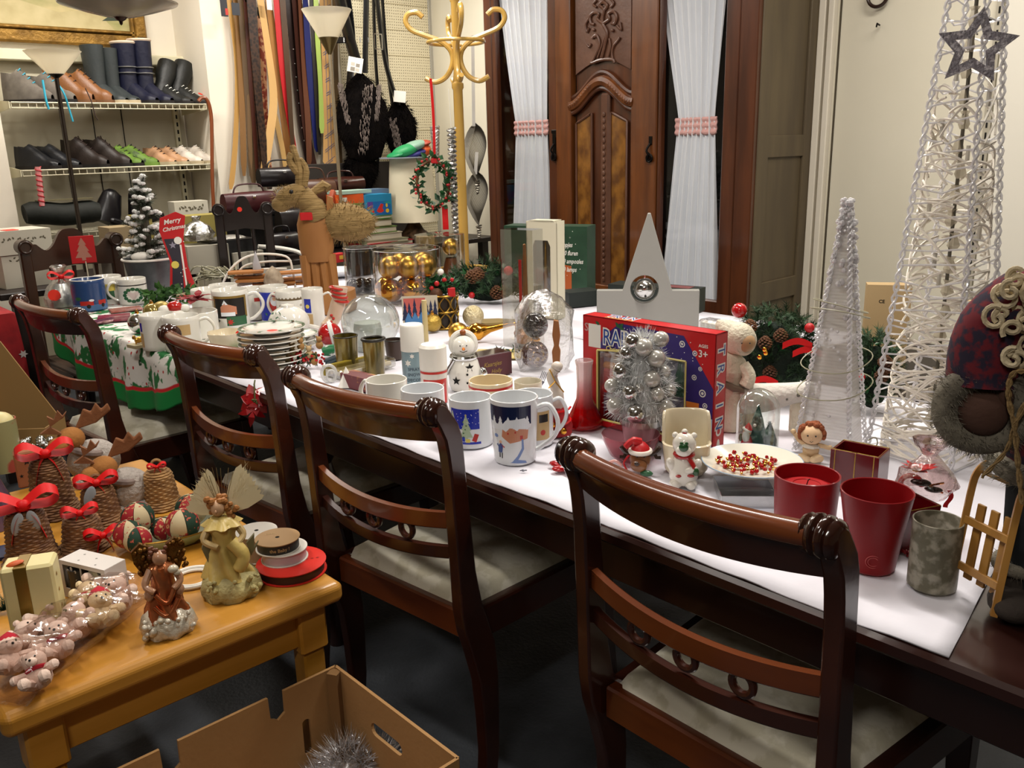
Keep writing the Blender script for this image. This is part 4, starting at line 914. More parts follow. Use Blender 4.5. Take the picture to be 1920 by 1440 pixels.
m = MB(k_); m.torus((0, 0, 0), 30, 3, 24, 6, UP_Y, sz=1.4); m.build('ring', CONE, e)
for nm, mt, n, L, W_ in (('holly_leaf', GREEN2, 150, 17, 10),):
    m = MB(k_)
    for i in range(n):
        a = 2*PI*i/n; leaves(m, (30*math.cos(a), -2, 42*math.sin(a)), 1, L, W_, (6, 6, 6))
    m.build('leaves', mt, e, kind='stuff', smooth=0, fix=False)
m = MB(k_)
for i in range(34): a = 2*PI*i/34+wob(.1); m.sph((31*math.cos(a)+wob(6), -8, 43*math.sin(a)+wob(6)), 2.6, 6)
m.build('berries', RED, e, kind='stuff')
m = MB(k_); m.box((4, -9, 42), (11, 6, 9), b=1); m.build('parcel', RED, e, smooth=0)
m = MB(k_); m.sheet(lambda u, v: (4-2+5*v+2*math.sin(u*3), -2, 42+145*u), 10, 1); m.build('hanging_ribbon', REDS, e, smooth=0, fix=False)
m = MB(k_); m.sheet(lambda u, v: (20+(v-.5)*11, -2+math.sin(u*6), -40-45*u), 10, 1); m.build('ribbon_tail', REDS, e, smooth=0, fix=False)
for px, py, h_, fl_, lab in ((893, 285, 105, 0, 'upper wire heart hanging by a white ribbon against the wardrobe'), (896, 372, 100, 0, 'lower pointed wire heart hanging by the wardrobe edge')):
    e, k_ = hang('wire_heart', lab, 'ornament', px, py, 3.2, 'wire hearts')
    m = MB(k_)
    for j in range(46):
        o = wob(.5); a = j/46*PI
        pts = []
        for t in range(13):
            s = t/12; hw = 27*math.sin(PI*min(1, s*1.02))**.7*(1-.35*s); pts.append((hw*math.cos(a+s*1.4), 8*math.sin(a+s*2), h_/2-h_*s))
        m.tube(pts, .55, 3)
    m.build('wire_cage', WIREG, e, kind='stuff', smooth=0)
    m = MB(k_); m.tube([(5*math.cos(t)*(1-t/50), 5*math.sin(t), -h_/2-t*.7) for t in range(36)], 1.6, 4); m.build('curl', WIREG, e)
    m = MB(k_); m.sheet(lambda u, v: ((v-.5)*6-3+4*u, -2, h_/2-6+((210 if py < 300 else 90)-h_/2)*u), 10, 1); m.build('hanging_ribbon', mat('white_ribbon', 'd8d6d0', .5), e, smooth=0, fix=False)
# ================================================================ uplighter floor lamps
def uplight(px, py, y, wt, wb, h_, lab, cone=False):
    q = aty(px, py, y); k_ = kk(q); e = thing('floor_lamp', lab, 'lamp', (q.x, y, 0))
    z0 = q.z
    m = MB(); m.lathe([(wb*k_/2, z0-h_*k_), (wt*k_/2, z0), (wt*k_/2-.004, z0), (wb*k_/2-.003, z0-h_*k_+.003), (0, z0-h_*k_+.003)], 36); m.build('shade', mat('frosted_shade', 'efe9d8', .5, trans=.45, ior=1.05), e)
    m = MB(); m.lathe([(0, z0-h_*k_-(30*k_ if cone else .02)), (.008, z0-h_*k_-(30*k_ if cone else .02)), (wb*k_/2+.002, z0-h_*k_+.002), (0, z0-h_*k_+.002)], 24); m.build('cup', mat('brass_brown', '6b5d3a', .3, .8) if cone else BLACKM, e)
    m = MB(); m.cyl((0, 0, .02), .009 if cone else .011, z0-h_*k_-.03, 10); m.build('pole', mat('brushed_steel_warm', 'a89c84', .3, .8) if cone else mat('dark_bronze', '2d241c', .4, .5), e)
    m = MB(); m.lathe([(0, 0), (.13, 0), (.13, .012), (.02, .03), (0, .03)], 28); m.build('base', BLACKM, e)
uplight(98, 96, 4.9, 100, 28, 41, 'floor lamp with white funnel shade in front of the shoe rack')
uplight(612, 18, 4.18, 93, 36, 50, 'floor lamp with white conical shade in front of the plaid tie', True)
# ================================================================ back tables and the clutter on them
DKT = mat('dark_back_table', '1d120d', .5)
bt = thing('back_table', 'dark table along the far wall carrying books, bags and boxes', 'table', (2.45, 4.72, 0))
m = MB(); m.box((.0, 0, .735), (3.0, .62, .03), b=.004); m.build('tabletop', DKT, bt, smooth=0)
for x in (-1.42, 1.42):
    for y in (-.26, .26): mm_box('leg', DKT, bt, (x, y, .36), (.05, .05, .72))
ZB_ = .75
r2 = thing('red_draped_table', 'table under a red patterned cloth at the far left', 'table', (.42, 4.3, 0))
m = MB(); m.box((0, 0, .71), (.86, .6, .03)); m.build('tabletop', DKT, r2, smooth=0)
for x in (-.38, .38):
    for y in (-.26, .26): mm_box('leg', DKT, r2, (x, y, .35), (.05, .05, .7))
REDC = mat('red_patterned_cloth', '7a0f14', .85, col2='99181c', ns=12, bump=.4, bs=14)
def rc(u, v):
    x = -.45+.93*u
    if v < .4: return (x, .3-(v/.4)*.62, .728)
    t = (v-.4)/.6; return (x+.012*math.sin(t*3), -.325-.02*math.sin(x*26)*t-.01*t, .728-.46*t-.02*math.sin(x*9)*t)
m = MB(); m.M = Tm(.42, 4.3, 0); m.sheet(rc, 50, 40); rco = tag(m.build('red_cloth', REDC, smooth=80, solid=.002), 'red patterned cloth hanging over the edge of the far left table', 'cloth')
m = MB(); m.M = Tm(.42, 4.3, 0)
for i in range(46):
    u, v = random.random(), random.uniform(.42, .98); p = rc(u, v); decal(m, [(0 if i % 3 else 1, star(p[0], p[2], random.uniform(.012, .022), 6, .5, random.random()))], lambda a, b, l: (a, p[1]-.004-l, b))
m.build('printed_motifs', [mat('motif_pale_grey', 'a69d98', .8), mat('motif_green', '4d6b4c', .8)], rco, smooth=0, fix=False)
# second ornate chair type ----------------------------------------
OAK = mat('dark_oak', '2c1a0e', .4, col2='3d2515', ns=6, stretch=(1, 1, .3), coat=.15); OAKD = mat('dark_stained_wood', '160d0a', .35, coat=.2)
def carved_chair(name, lab, loc, rz, W_, ZC, mt, spind=3):
    t = thing(name, lab, 'chair', loc, rz)
    for s in (-1, 1):
        m = MB(); m.box((s*W_/2, 0, ZC/2), (.045, .04, ZC-.03), b=.006); m.build('back_post', mt, t, smooth=0)
        m = MB(); m.cyl((s*W_/2, -.03, ZC-.02), .032, .06, 18, UP_Y @ Tm(0, 0, -.0) if False else Rm(-PI/2, 'X')); m.torus((s*W_/2, -.032, ZC-.02), .024, .005, 18, 6, UP_Y); m.build('scroll', mt, t)
        m = MB(); m.box((s*W_/2*.95, -.42, .22), (.04, .04, .44), b=.005); m.build('front_leg', mt, t, smooth=0)
        m = MB(); m.box((s*W_/2*.97, -.21, .43), (.025, .38, .05)); m.build('side_rail', mt, t, smooth=0)
    prof = []
    for j in range(41):
        u = j/40; x = (u-.5)*W_; a = abs(u-.5)*2
        z = ZC+.05-.01 if a < .25 else 0
        z = ZC-.03+.075*math.exp(-(a/.33)**4)+.02*math.exp(-((a-.78)/.09)**2)-.012*math.exp(-((a-.55)/.1)**2)
        prof.append((x, z))
    m = MB(); m.prism(prof+[(W_/2, ZC-.13), (0, ZC-.115), (-W_/2, ZC-.13)], .026, 'y', -.013); m.build('carved_crest', mt, t, smooth=0, bevel=.004)
    for j in range(spind):
        x = (j-(spind-1)/2)*W_/(spind+1); m = MB(); m.lathe([(0, .62), (.008, .62), (.012, .66), (.007, .7), (.011, .76), (.006, .8), (.01, ZC-.12), (0, ZC-.12)], 10, (x, 0, 0)); m.build('spindle', mt, t)
    for z in (.61,): mm_box('cross_rail', mt, t, (0, 0, z), (W_, .024, .04), b=.004)
    m = MB(); m.box((0, -.21, .455), (W_, .44, .04), b=.01); m.build('seat', mt, t, smooth=0)
    return t
c5 = at(132, 472, .95)
carved_chair('carved_chair', 'brown carved chair at the far end of the table behind the blue mug', (1.23, 4.24, 0), .03, .385, .985, OAK)
q = aty(455, 392, 4.22); c6 = carved_chair('carved_chair', 'dark carved chair with a red price dot beyond the straw reindeer', (q.x, 4.22, 0), face(q), .235, q.z+.02, OAKD, 2)
m = MB(); m.M = Tm(-.015, -.015, q.z-.0) @ UP_Y; m.cyl((0, 0, 0), .012, .002, 16); m.build('price_sticker', STK, c6, smooth=0)
# boxes -------------------------------------------------------------
def bxp(name, lab, px, py, z, w_, d_, h_, mt, turn=0., cat='box', g=None, extra=None, b=0.):
    """a box whose bottom front middle stands at the pixel on plane z; sizes in photo pixels there"""
    e, k_ = put(name, lab, cat, px, py, z, g, turn); mm_box('carton', mt, e, (0, d_/2, h_/2), (w_, d_, h_), s=k_, b=b)
    if extra: extra(e, k_)
    return e, k_
WB = mat('white_carton', 'bdb8a8', .6); GB = mat('grey_green_carton', '8f8a72', .6)
def leafprint(w_, h_, z0):
    def f(e, k_):
        m = MB(k_); pl = []
        for i in range(16): x = -w_/2+8+(w_-16)*i/15; pl.append((0, leaf2(x, z0+wob(3), 6, 3, wob(1.5)+1)))
        decal(m, pl, flat_y(0), None, .3); m.build('leaf_print', mat('print_dark_olive', '5a5442', .7), e, smooth=0, fix=False)
    return f
def stack_z(px, py, y): return aty(px, py, y)
def boxY(name, lab, px, py, y, w_, h_, d_, mt, turn=0., cat='box', g=None, extra=None, drop=True):
    q = aty(px, py, y); e = thing(name, lab, cat, (q.x, y, max(q.z, ZB_+.001)), turn, g); k_ = kk(q); z0 = 0
    ex = (e.location.z-ZB_-.001)/k_ if drop else 0
    mm_box('carton', mt, e, (0, d_/2, (h_-ex)/2), (w_, d_, h_+ex), s=k_)
    if extra: extra(e, k_)
    return e, k_
YB = 4.42
# support crates so that nothing floats
e, k_ = boxY('cardboard_box', 'white leaf-printed carton at far left, lower one of two', 52, 506, 4.56, 84, 29.6, 60, WB, .1, extra=leafprint(66, 30, 20))
e, k_ = boxY('cardboard_box', 'white leaf-printed carton with a red strip on top, at the left edge', 46, 476, 4.55, 106, 44, 90, WB, .1, extra=leafprint(100, 44, 26), drop=False)
mm_box('red_strip', STK, e, (-12, 20, 44.6), (22, 30, .8), s=k_)
boxY('cardboard_box', 'cream leaf-printed box on the shelf behind the snowy tree', 362, 412, 4.86, 62, 34, 40, WB, -.1, extra=leafprint(58, 34, 20))
boxY('cardboard_box', 'olive yellow box under the cream leaf-printed box', 385, 440, 4.62, 84, 36, 50, mat('olive_yellow_card', '8f8240', .6), -.05)
boxY('cardboard_box', 'olive yellow box standing left behind the snowy tree', 272, 430, 4.7, 30, 26, 40, mat('olive_yellow_card', '8f8240', .6), 0)
boxY('cardboard_box', 'flat beige carton behind the left chair crest', 232, 440, 4.6, 50, 14, 60, mat('beige_carton', '8d7b5c', .7), 0)
boxY('cardboard_box', 'white lidded carton below the black open case', 395, 506, 4.3, 76, 46, 60, mat('off_white_card', 'aaa596', .6), -.15)
boxY('cardboard_box', 'white carton left of the grey bucket behind the chair', 222, 500, 4.3, 60, 32, 50, mat('off_white_card', 'aaa596', .6), 0)
boxY('cardboard_box', 'white carton under the dark open case right of the bucket', 470, 512, 4.3, 60, 30, 50, WB, 0)
e, k_ = boxY('open_case', 'black open case of wrapped ornaments on the white cartons', 440, 472, 4.32, 90, 22, 60, BLK, -.05, 'case')
m = MB(k_); m.M = Tm(0, 60, 22) @ Rm(-1.05, 'X'); m.box((0, 16, 0), (90, 34, 1.5), b=.3); m.build('lid', BLK, e, smooth=0)
CLR = film('clear_cellophane', 'f4f4f2', .12, .12, crinkle=.6, bs=60)
m = MB(k_); m.sph((0, 25, 22), (36, 18, 8), 14); m.build('wrapped_ornaments', mat('silver_wrap', '9b9890', .3, .5, bump=.6, bs=70), e)
q = aty(372, 452, 4.4); e = thing('plastic_bag', 'crumpled clear plastic bag on the cartons right of the snowy tree', 'bag', (q.x, 4.4, q.z)); k_ = kk(q)
m = MB(k_); m.lathe([(0, 0), (26, 2), (30, 14), (22, 28), (6, 38), (9, 46), (0, 40)], 24, fn=lambda a, z: 1+.12*math.sin(a*5+z*.2)+.06*math.sin(a*11)); m.build('film', film('cloudy_plastic', 'd5d3cc', .3, .2, crinkle=.9, bs=40), e)
m = MB(k_); m.sph((0, 2, 12), (18, 12, 10), 10); m.build('contents', mat('grey_soft', '8b8a80', .8), e)
e = thing('trunk', 'dark trunk under the handbags behind the reindeer', 'trunk', (2.62, 4.84, ZB_+.001)); mm_box('body', BLK, e, (0, 0, .115), (.92, .3, .23), b=.01); mm_box('lid', BLK, e, (0, 0, .245), (.94, .31, .03), b=.008)
e = thing('dark_clutter_filler', 'dark grey brown board standing in for dark clutter below the belts and fur bags', 'board', (3.28, 5.1, ZB_+.001)); mm_box('board', mat('dark_taupe_filler', '2e2823', .7), e, (0, .02, .25), (.9, .03, .5), b=.004)  # added to darken the bright wall, in place of dark clutter
# dark handbags and hats heap ----------------------------------------
BAGB = mat('black_bag_leather', '141012', .3, bump=.15, bs=20); BAGR = mat('burgundy_bag', '3a1216', .35, bump=.1, bs=20); BAGN = mat('brown_bag', '4a2c1c', .4)
def hb(px, py, w_, h_, d_, mt, lab, turn=0., y=4.62, cap=True):
    q = aty(px, py, y); k_ = kk(q); e = thing('handbag', lab, 'bag', (q.x, y, max(q.z, ZB_+.001)), turn)
    m = MB(k_); n = 18
    m.sheet(lambda u, v: ((u-.5)*w_*(1-.12*abs(2*v-1)**2), d_/2*math.cos(2*PI*v if False else PI*2*v)*(.6+.4*math.sin(PI*u)), h_/2+h_/2*math.sin(2*PI*v)*(.92+.08*math.sin(PI*u))), 12, 20)
    m.add([((-.5)*w_, d_*.3*math.cos(2*PI*j/20), h_/2+h_*.46*math.sin(2*PI*j/20)) for j in range(20)], [tuple(range(20))]); m.add([((.5)*w_, d_*.3*math.cos(2*PI*j/20), h_/2+h_*.46*math.sin(2*PI*j/20)) for j in range(20)], [tuple(range(20))])
    m.build('body', mt, e, smooth=60)
    m = MB(k_); m.tube(crv([(-w_*.3, 0, h_*.9), (-w_*.2, 0, h_*1.3), (w_*.2, 0, h_*1.3), (w_*.3, 0, h_*.9)]), 1.6, 6); m.build('handle', mt, e)
    if cap: mm_box('clasp', SILV, e, (0, -d_/2, h_*.75), (7, 2, 5), s=k_, b=.6)
    return e, k_
hb(528, 350, 90, 36, 34, BAGB, 'black handbag with a gold clasp under the belt ends')
hb(470, 400, 110, 40, 36, BAGR, 'dark burgundy handbag with white lettering beside the carved chair', .1, 4.55)
hb(590, 398, 90, 60, 36, BAGN, 'brown leather handbag with upright handles behind the reindeer', -.1, 4.7)
hb(560, 440, 90, 50, 36, BAGB, 'black leather handbag lying low behind the reindeer head', .2, 4.5)
hb(640, 362, 100, 30, 34, mat('oxblood_leather', '35160f', .3), 'long oxblood leather bag behind the game boxes', .05, 4.85)
hb(530, 470, 70, 34, 30, BAGB, 'small black bag hanging low beside the white rail', .2, 4.4)
# white pipe-like hanger and cane basket
q = aty(520, 465, 4.25); m = MB(); m.tube(crv([AY(484, 462, 4.28), AY(530, 466, 4.25), (AY(565, 476, 4.2)), AY(578, 500, 4.2)]), .011, 8); tag(m.build('white_tube', mat('white_gloss_tube', 'd5d2c8', .25)), 'bent white tube lying behind the reindeer legs', 'tube')
# game boxes and books ------------------------------------------------
def bookY(px, py, y, w_, h_, d_, col, lab, pages=True, turn=0., name='book', cat='book', extra=None):
    q = aty(px, py, y); k_ = kk(q); e = thing(name, lab, cat, (q.x, y, max(q.z, ZB_+.0005)), turn, 'stack of books and games' if name == 'book' else None)
    cm = mat('cover_'+col, col, .5)
    if pages:
        mm_box('cover', cm, e, (0, d_/2, .8), (w_, d_, 1.6), s=k_); mm_box('cover', cm, e, (0, d_/2, h_-.8), (w_, d_, 1.6), s=k_)
        mm_box('pages', mat('book_pages', 'cfc5ae', .8), e, (0, d_/2+.4, h_/2), (w_-3, d_-1.6, h_-3.4), s=k_)
        mm_box('spine', cm, e, (-w_/2+.4, d_/2, h_/2), (1.6, d_, h_-.4), s=k_)
    else: mm_box('box', cm, e, (0, d_/2, h_/2), (w_, d_, h_), s=k_)
    if extra: extra(e, k_)
    return e, k_
YK = 4.5
bookY(735, 465, YK, 108, 9, 70, '9e1b22', 'red hardback, lowest book of the far stack', turn=.08)
bookY(728, 456, YK, 96, 7, 66, '8a8a6a', 'thin grey green book second from the bottom of the far stack')
bookY(722, 449, YK, 82, 12, 62, 'b0a58c', 'thick pale book in the middle of the far stack')
bookY(716, 437, YK, 74, 11, 60, '5f7a3a', 'book with green cover and cream pages above the thick pale one', turn=.05)
bookY(704, 426, YK, 78, 13, 58, '5f6036', 'olive hardback near the top of the far stack')
bookY(700, 412, YK, 84, 7, 58, '4d7a3d', 'flat green paperback under the game boxes')
def ariel(e, k_):
    pic_flat(k_, e, 'cover_print', [mat('print_sea_blue', '1c5fa0', .4), mat('print_red_coral', 'c22a22', .4), mat('print_yellow', 'd9b32a', .4), mat('print_teal', '1d8a8a', .4), mat('print_purple', '5a3a8a', .4)],
        [(0, rect(-26, 2, 26, 26)), (3, [(-26, 2), (-10, 2), (-14, 14), (-26, 10)]), (4, rect(-26, 14, -14, 26)), (1, disc(2, 9, 8, 10, 4)), (1, [(-4, 12), (4, 22), (10, 20), (6, 11)]), (2, disc(18, 8, 4)), (2, disc(17, 18, 2.4, 8, 4)), (1, disc(-14, 8, 2.5)), (3, [(8, 24), (26, 26), (26, 20), (14, 22)])], 0)
bookY(712, 404, YK, 58, 39, 44, '1f7fa8', 'blue puzzle box with a bright undersea picture', False, 0, 'game_box', 'box', ariel)
bookY(660, 402, YK+.02, 50, 20, 44, '6f9a4a', 'green game box under the orange one', False, 0, 'game_box', 'box', lambda e, k_: pic_flat(k_, e, 'label', [PAPER], [(0, rect(4, 3, 18, 14))], 0))
bookY(655, 393, YK+.06, 70, 11, 40, '7f9a52', 'pale green flat game box between the orange box and the books', False, 0, 'game_box', 'box')
bookY(658, 382, YK+.02, 58, 17, 44, 'd2551c', 'orange game box in the far stack', False, 0, 'game_box', 'box', lambda e, k_: pic_flat(k_, e, 'label', [PAPER], [(0, rect(-18, 4, -8, 12))], 0))
bookY(668, 363, YK+.02, 74, 6, 40, '9fb8a8', 'pale green wrapped booklet on top of the orange game box', False, .1, 'game_box', 'box')
bookY(704, 363, YK+.1, 60, 8, 40, '5a6f86', 'blue grey flat game box beside the lampshade', False, -.05, 'game_box', 'box')
q = aty(618, 352+40, 4.55); e = thing('paper_parcel', 'orange red patterned paper parcel leaning behind the reindeer', 'parcel', (q.x, 4.55, q.z-.02), .3); m = MB(kk(q)); m.M = Rm(.5, 'Y'); m.box((6, 0, 18), (34, 10, 48), b=2); m.build('wrap', mat('orange_red_paper', '8e331b', .5, col2='a8563a', ns=20), e, smooth=0)
q = aty(640, 492, 4.1); e = thing('small_carton', 'small red and yellow carton behind the straw reindeer', 'box', (q.x, 4.1, ZB_), .2); mm_box('box', mat('carton_red', 'b0262a', .5), e, (0, 8, 8), (26, 18, 16), s=kk(q)); mm_box('label', mat('carton_yellow', 'c9a23c', .5), e, (2, -1.2, 9), (14, .6, 7), s=kk(q))
# table lamp with pleated shade, bundle of bright cloth ------------------
q = aty(777, 440, 4.62); k_ = kk(q); tl2 = thing('table_lamp', 'table lamp with cream pleated shade and carved brown base', 'lamp', (q.x, 4.62, ZB_))
zs = (aty(777, 414, 4.62).z-ZB_)/k_; zt2 = (aty(777, 296, 4.62).z-ZB_)/k_
m = MB(k_); m.lathe([(47, zs), (38, zt2), (37, zt2), (46, zs)], 120, fn=lambda a, z: 1+.012*math.sin(a*60)); m.build('pleated_shade', mat('cream_pleats', 'f0e6ca', .7, trans=.15, ior=1.05), tl2, smooth=20)
m = MB(k_); m.lathe([(0, 0), (26, 0), (30, 6), (28, 14), (18, 22), (10, zs-2), (4, zs+10), (0, zs+10)], 24, fn=lambda a, z: 1+.08*math.sin(a*8+z*.2)); m.build('carved_base', mat('carved_dark_wood', '2e2015', .5, col2='6b5138', ns=30, bump=.5, bs=40), tl2)
m = MB(k_); m.cyl((0, 0, zs), 1.5, zt2-zs-6, 8); 
for a in range(3): m.tube([(0, 0, zt2-8), (37*math.cos(a*2.1), 37*math.sin(a*2.1), zt2-2)], .8, 4)
m.build('fitting', SILVM, tl2)
e = thing('round_mat', 'flat round grey board lying on the lampshade', 'tray', (q.x-.03, 4.6, ZB_+zt2*k_+.001)); m = MB(k_); m.M = Rm(.0, 'X'); m.cyl((-8, 0, 0), 46, 1.6, 32); m.build('board', mat('dull_blue_board', '8a93a0', .5), e)
zc = ZB_+zt2*k_+.0035
cols = [('1f8a55', 'green'), ('2b2a6e', 'navy'), ('c8541c', 'orange'), ('a9b8a8', 'pale')]
e = thing('cloth_bundle', 'crumpled green, navy and orange cloth on the pleated lampshade', 'cloth', (q.x, 4.6, zc))
for i, (cx, cz, rx, rz_, c_) in enumerate([(-14, 12, 30, 11, '1f8a4f'), (6, 6, 34, 7, '25246a'), (26, 12, 14, 12, 'c4501a'), (6, 20, 26, 9, '7fa08c'), (-38, 5, 14, 5, '15804a'), (26, 24, 14, 6, '9c3a22')]):
    m = MB(k_); m.sph((cx, 0, max(cz, rz_)), (rx, 18, rz_), 16, Rm(-.25, 'Y')); o = m.build('fold', mat('cloth_'+c_, c_, .5, bump=.6, bs=14), e)
# ================================================================ things on the big table, right half
TT = T+.0015
def two(name, lab, cat, a, b, z=None, group=None):
    """root at the middle of the front bottom edge that runs between two pixels on the table; returns root, width in px, k"""
    z = TT if z is None else z; A = at(*a, z); B = at(*b, z); M_ = (A+B)/2; e = thing(name, lab, cat, (M_.x, M_.y, z), math.atan2((B-A).y, (B-A).x), group); k_ = kk(M_); return e, (B-A).length/k_, k_
def mug(lab, x, yb, yr, w_, mt=None, hang_=0., wb=None, prints=None, hs=1., g=None, handle=True, name='mug', rim=None, hk=1.):
    e, k_ = put(name, lab, 'mug', x, yb, TT, g); h = (yb-yr)/.955; r = w_/2; rb = (wb or w_)/2; mt = mt or WHTI
    rf = lambda z: rb+(r-rb)*max(0, min(1, z/h))
    m = MB(k_); t_ = max(1.6, w_*.035)
    m.lathe([(0, .3), (rb*.8, 0), (rb*.97, 0), (rb, h*.02)]+[(rf(h*j/8), h*j/8) for j in range(1, 8)]+[(r, h-1), (r-t_*.5, h), (r-t_, h-1), (rf(h*.3)-t_, h*.3), (rb*.8, t_), (0, t_)], 40); m.build('body', mt, e, smooth=50)
    if handle:
        m = MB(k_); R = Rm(hang_, 'Z'); hw = w_*.36*hs; zc = h*.52; hh = h*.31*hk
        m.tube([R @ p for p in crv([(rf(zc+hh)-1, 0, zc+hh), (r+hw*.55, 0, zc+hh*1.12), (r+hw, 0, zc+hh*.35), (r+hw*.85, 0, zc-hh*.4), (rb+hw*.3, 0, zc-hh*1.0), (rf(zc-hh)-1, 0, zc-hh*1.15)], 5)], w_*.065, 10, flat=.75); m.build('handle', mt, e)
    if prints:
        mats, polys = prints(r, h); m = MB(k_); decal(m, polys, on_cyl(rf), w_*.05, .12); m.build('printed_picture', mats, e, smooth=60, fix=False)
    if rim: m = MB(k_); m.torus((0, 0, h-.4), r-t_*.4, t_*.55, 40, 6); m.build('rim_line', rim, e)
    return e, k_, h, r
P_NAVY = mat('print_navy', '101c3e', .25); P_BLUE = mat('print_royal_blue', '1f2fa0', .25); P_BRICK = mat('print_brick', 'c08062', .3); P_SNOW = mat('print_snow', 'dfe3e8', .25); P_RED = mat('print_red', 'b02a22', .3); P_GRN = mat('print_green', '2c5a3a', .3); P_ICE = mat('print_ice_blue', '8fa8d0', .3); P_YEL = mat('print_yellow_2', 'd6c25a', .3); P_PALE = mat('print_pale_green', 'a8b89a', .3); P_DK = mat('print_dark', '1a1512', .3); P_TAN = mat('print_tan', 'b89a6a', .3); P_GOLD = mat('print_gold', '8a6f34', .35, .3); P_SKIN = mat('print_skin', 'd8a888', .4); P_LB = mat('print_light_blue', '7f9fc0', .4); P_PURP = mat('print_purple_2', '33235f', .4); P_ORG = mat('print_orange', 'd0762a', .4)
def snowmug(r, h):
    W_ = r*1.25; pl = [(0, rect(-W_, h*.62, r*.75, h*.93))]
    for i, x in enumerate((-.95, -.6, -.25, .1, .55)): pl.append((1, tree2(r*x, h*.56, r*.34, h*.22)))
    pl += [(1, [(-W_, h*.55), (r*.75, h*.6), (r*.75, h*.64), (r*.3, h*.66), (-r*.3, h*.63), (-W_, h*.68)]), (2, [(-r*.55, h*.46), (-r*.2, h*.36), (r*.55, h*.42), (r*.6, h*.56), (r*.0, h*.6), (-r*.5, h*.6)]), (1, [(-r*.62, h*.6), (-r*.35, h*.72), (r*.45, h*.75), (r*.65, h*.58), (r*.3, h*.62), (r*.1, h*.56), (-r*.15, h*.62), (-r*.35, h*.54)]),
           (5, rect(r*.22, h*.42, r*.34, h*.48)), (5, rect(-r*.3, h*.5, -r*.24, h*.53)), (5, rect(r*.0, h*.52, r*.06, h*.55)), (4, [(r*.28, h*.42), (r*.36, h*.42), (r*.38, h*.26), (r*.2, h*.14), (r*.05, h*.05), (-r*.15, h*.05), (r*.1, h*.16), (r*.28, h*.28)]), (4, [(-r*.2, h*.05), (r*.5, h*.03), (r*.45, h*.07), (r*.1, h*.1)]),
           (3, [(-r*.75, h*.2), (-r*.55, h*.2), (-r*.5, h*.32), (-r*.62, h*.36), (-r*.75, h*.3)]), (6, disc(-r*.62, h*.37, r*.07)), (5, [(-r*.6, h*.33), (-r*.42, h*.3), (-r*.45, h*.28)]), (7, rect(-r*.7, h*.12, -r*.64, h*.2)), (7, rect(-r*.58, h*.11, -r*.53, h*.2)), (4, disc(-r*.85, h*.46, r*.12, 8, h*.03)), (3, [(-r*.85, h*.32), (-r*.72, h*.28), (-r*.75, h*.34)])]
    return [P_NAVY, P_SNOW, P_BRICK, mat('print_denim', '3a4f86', .3), mat('print_path_blue', '6f86b8', .3), P_RED, P_SKIN, P_DK], pl
def treemug(r, h):
    x0, x1 = -r*1.1, r*.38; pl = [(0, rect(x0, h*.42, x1, h*.84)), (0, rect(x0, h*.1, x1+2, h*.15)), (1, tree2(-r*.98, h*.3, r*.5, h*.5)), (1, tree2(-r*.25, h*.18, r*.62, h*.55)), (2, star(-r*.25, h*.72, r*.07)), (3, [(r*.0, h*.18), (r*.2, h*.14), (r*.34, h*.3), (r*.14, h*.33)]), (0, rect(-r*.5, h*.16, -r*.32, h*.26)), (3, rect(-r*.7, h*.16, -r*.52, h*.27)), (2, rect(-r*.28, h*.14, -r*.08, h*.22))]
    for i in range(26): pl.append((4, disc(random.uniform(x0+1, x1-1), random.uniform(h*.45, h*.82), r*.02, 5)))
    for i in range(5): pl.append((5, disc(-r*.25+wob(r*.15), h*(.26+.08*i), r*.035, 6)))
    return [P_BLUE, P_PALE, P_YEL, P_RED, P_SNOW, P_GRN], pl
mug('tall white mug printed with a snowy cottage and night sky', 966, 860, 743, 90, hang_=-.12, wb=78, prints=snowmug, hs=1.1)
mug('white mug with a blue square Christmas tree picture beside the tall snow mug', 885, 829, 743, 80, hang_=.25, prints=treemug, hs=.8)
mug('plain white mug in front of the pale blue spray can', 729, 788, 711, 77, mt=WHT, hang_=2.4)
mug('plain white mug in front of the red spray can, partly behind the chair knob', 796, 806, 727, 81, mt=WHTI, hang_=2.0)
mug('cream mug with a red band under its rim, behind the tree mug', 922, 785, 712, 82, mt=mat('cream_ceramic', 'd9c8a4', .15, coat=.4), hang_=1.2, prints=lambda r, h: ([P_RED], [(0, rect(-r*1.5, h*.84, r*1.5, h*.9))]))
mug('low off-white cup right behind the tall snow mug', 991, 765, 714, 52, mt=mat('greyish_ceramic', 'bdb5a0', .2, coat=.3), hang_=1.5, handle=False, name='cup')
mug('white mug with a brown picture and big loop handle behind the tall snow mug', 1000, 828, 737, 76, hang_=.05, hs=.9, prints=lambda r, h: ([P_TAN, P_DK, P_RED], [(0, rect(r*.1, h*.15, r*.9, h*.72)), (1, rect(r*.3, h*.5, r*.8, h*.66)), (2, disc(r*.5, h*.3, r*.14))]))
# tiny metal charm and red glass petals on the cloth
e, k_ = put('metal_charm', 'tiny dark metal bird charm lying on the cloth by the tall mug', 'charm', 981, 884, TT); m = MB(k_); m.sph((0, 0, 2), (4, 2.5, 2), 8); m.tube([(-6, 2, 1), (0, 0, 2.5), (7, -2, 3)], 1, 5); m.build('body', mat('pewter', '5f6066', .3, .9), e)
for i, (x, y, a) in enumerate([(1052, 884, .2), (1068, 872, .9), (1046, 876, -.5), (1066, 886, 2.2)]):
    e, k_ = put('red_petal', 'glossy red plastic petal on the cloth beside the chair knob, '+('leftmost low one', 'farthest right upper one', 'upper left one', 'lowest right one')[i], 'petal', x, y, TT, 'red petals by the chair knob', a); m = MB(k_); m.sph((0, 0, 6.2), (18, 10, 6), 12); m.build('petal', mat('glossy_red', '9c0f12', .12, coat=.6), e)
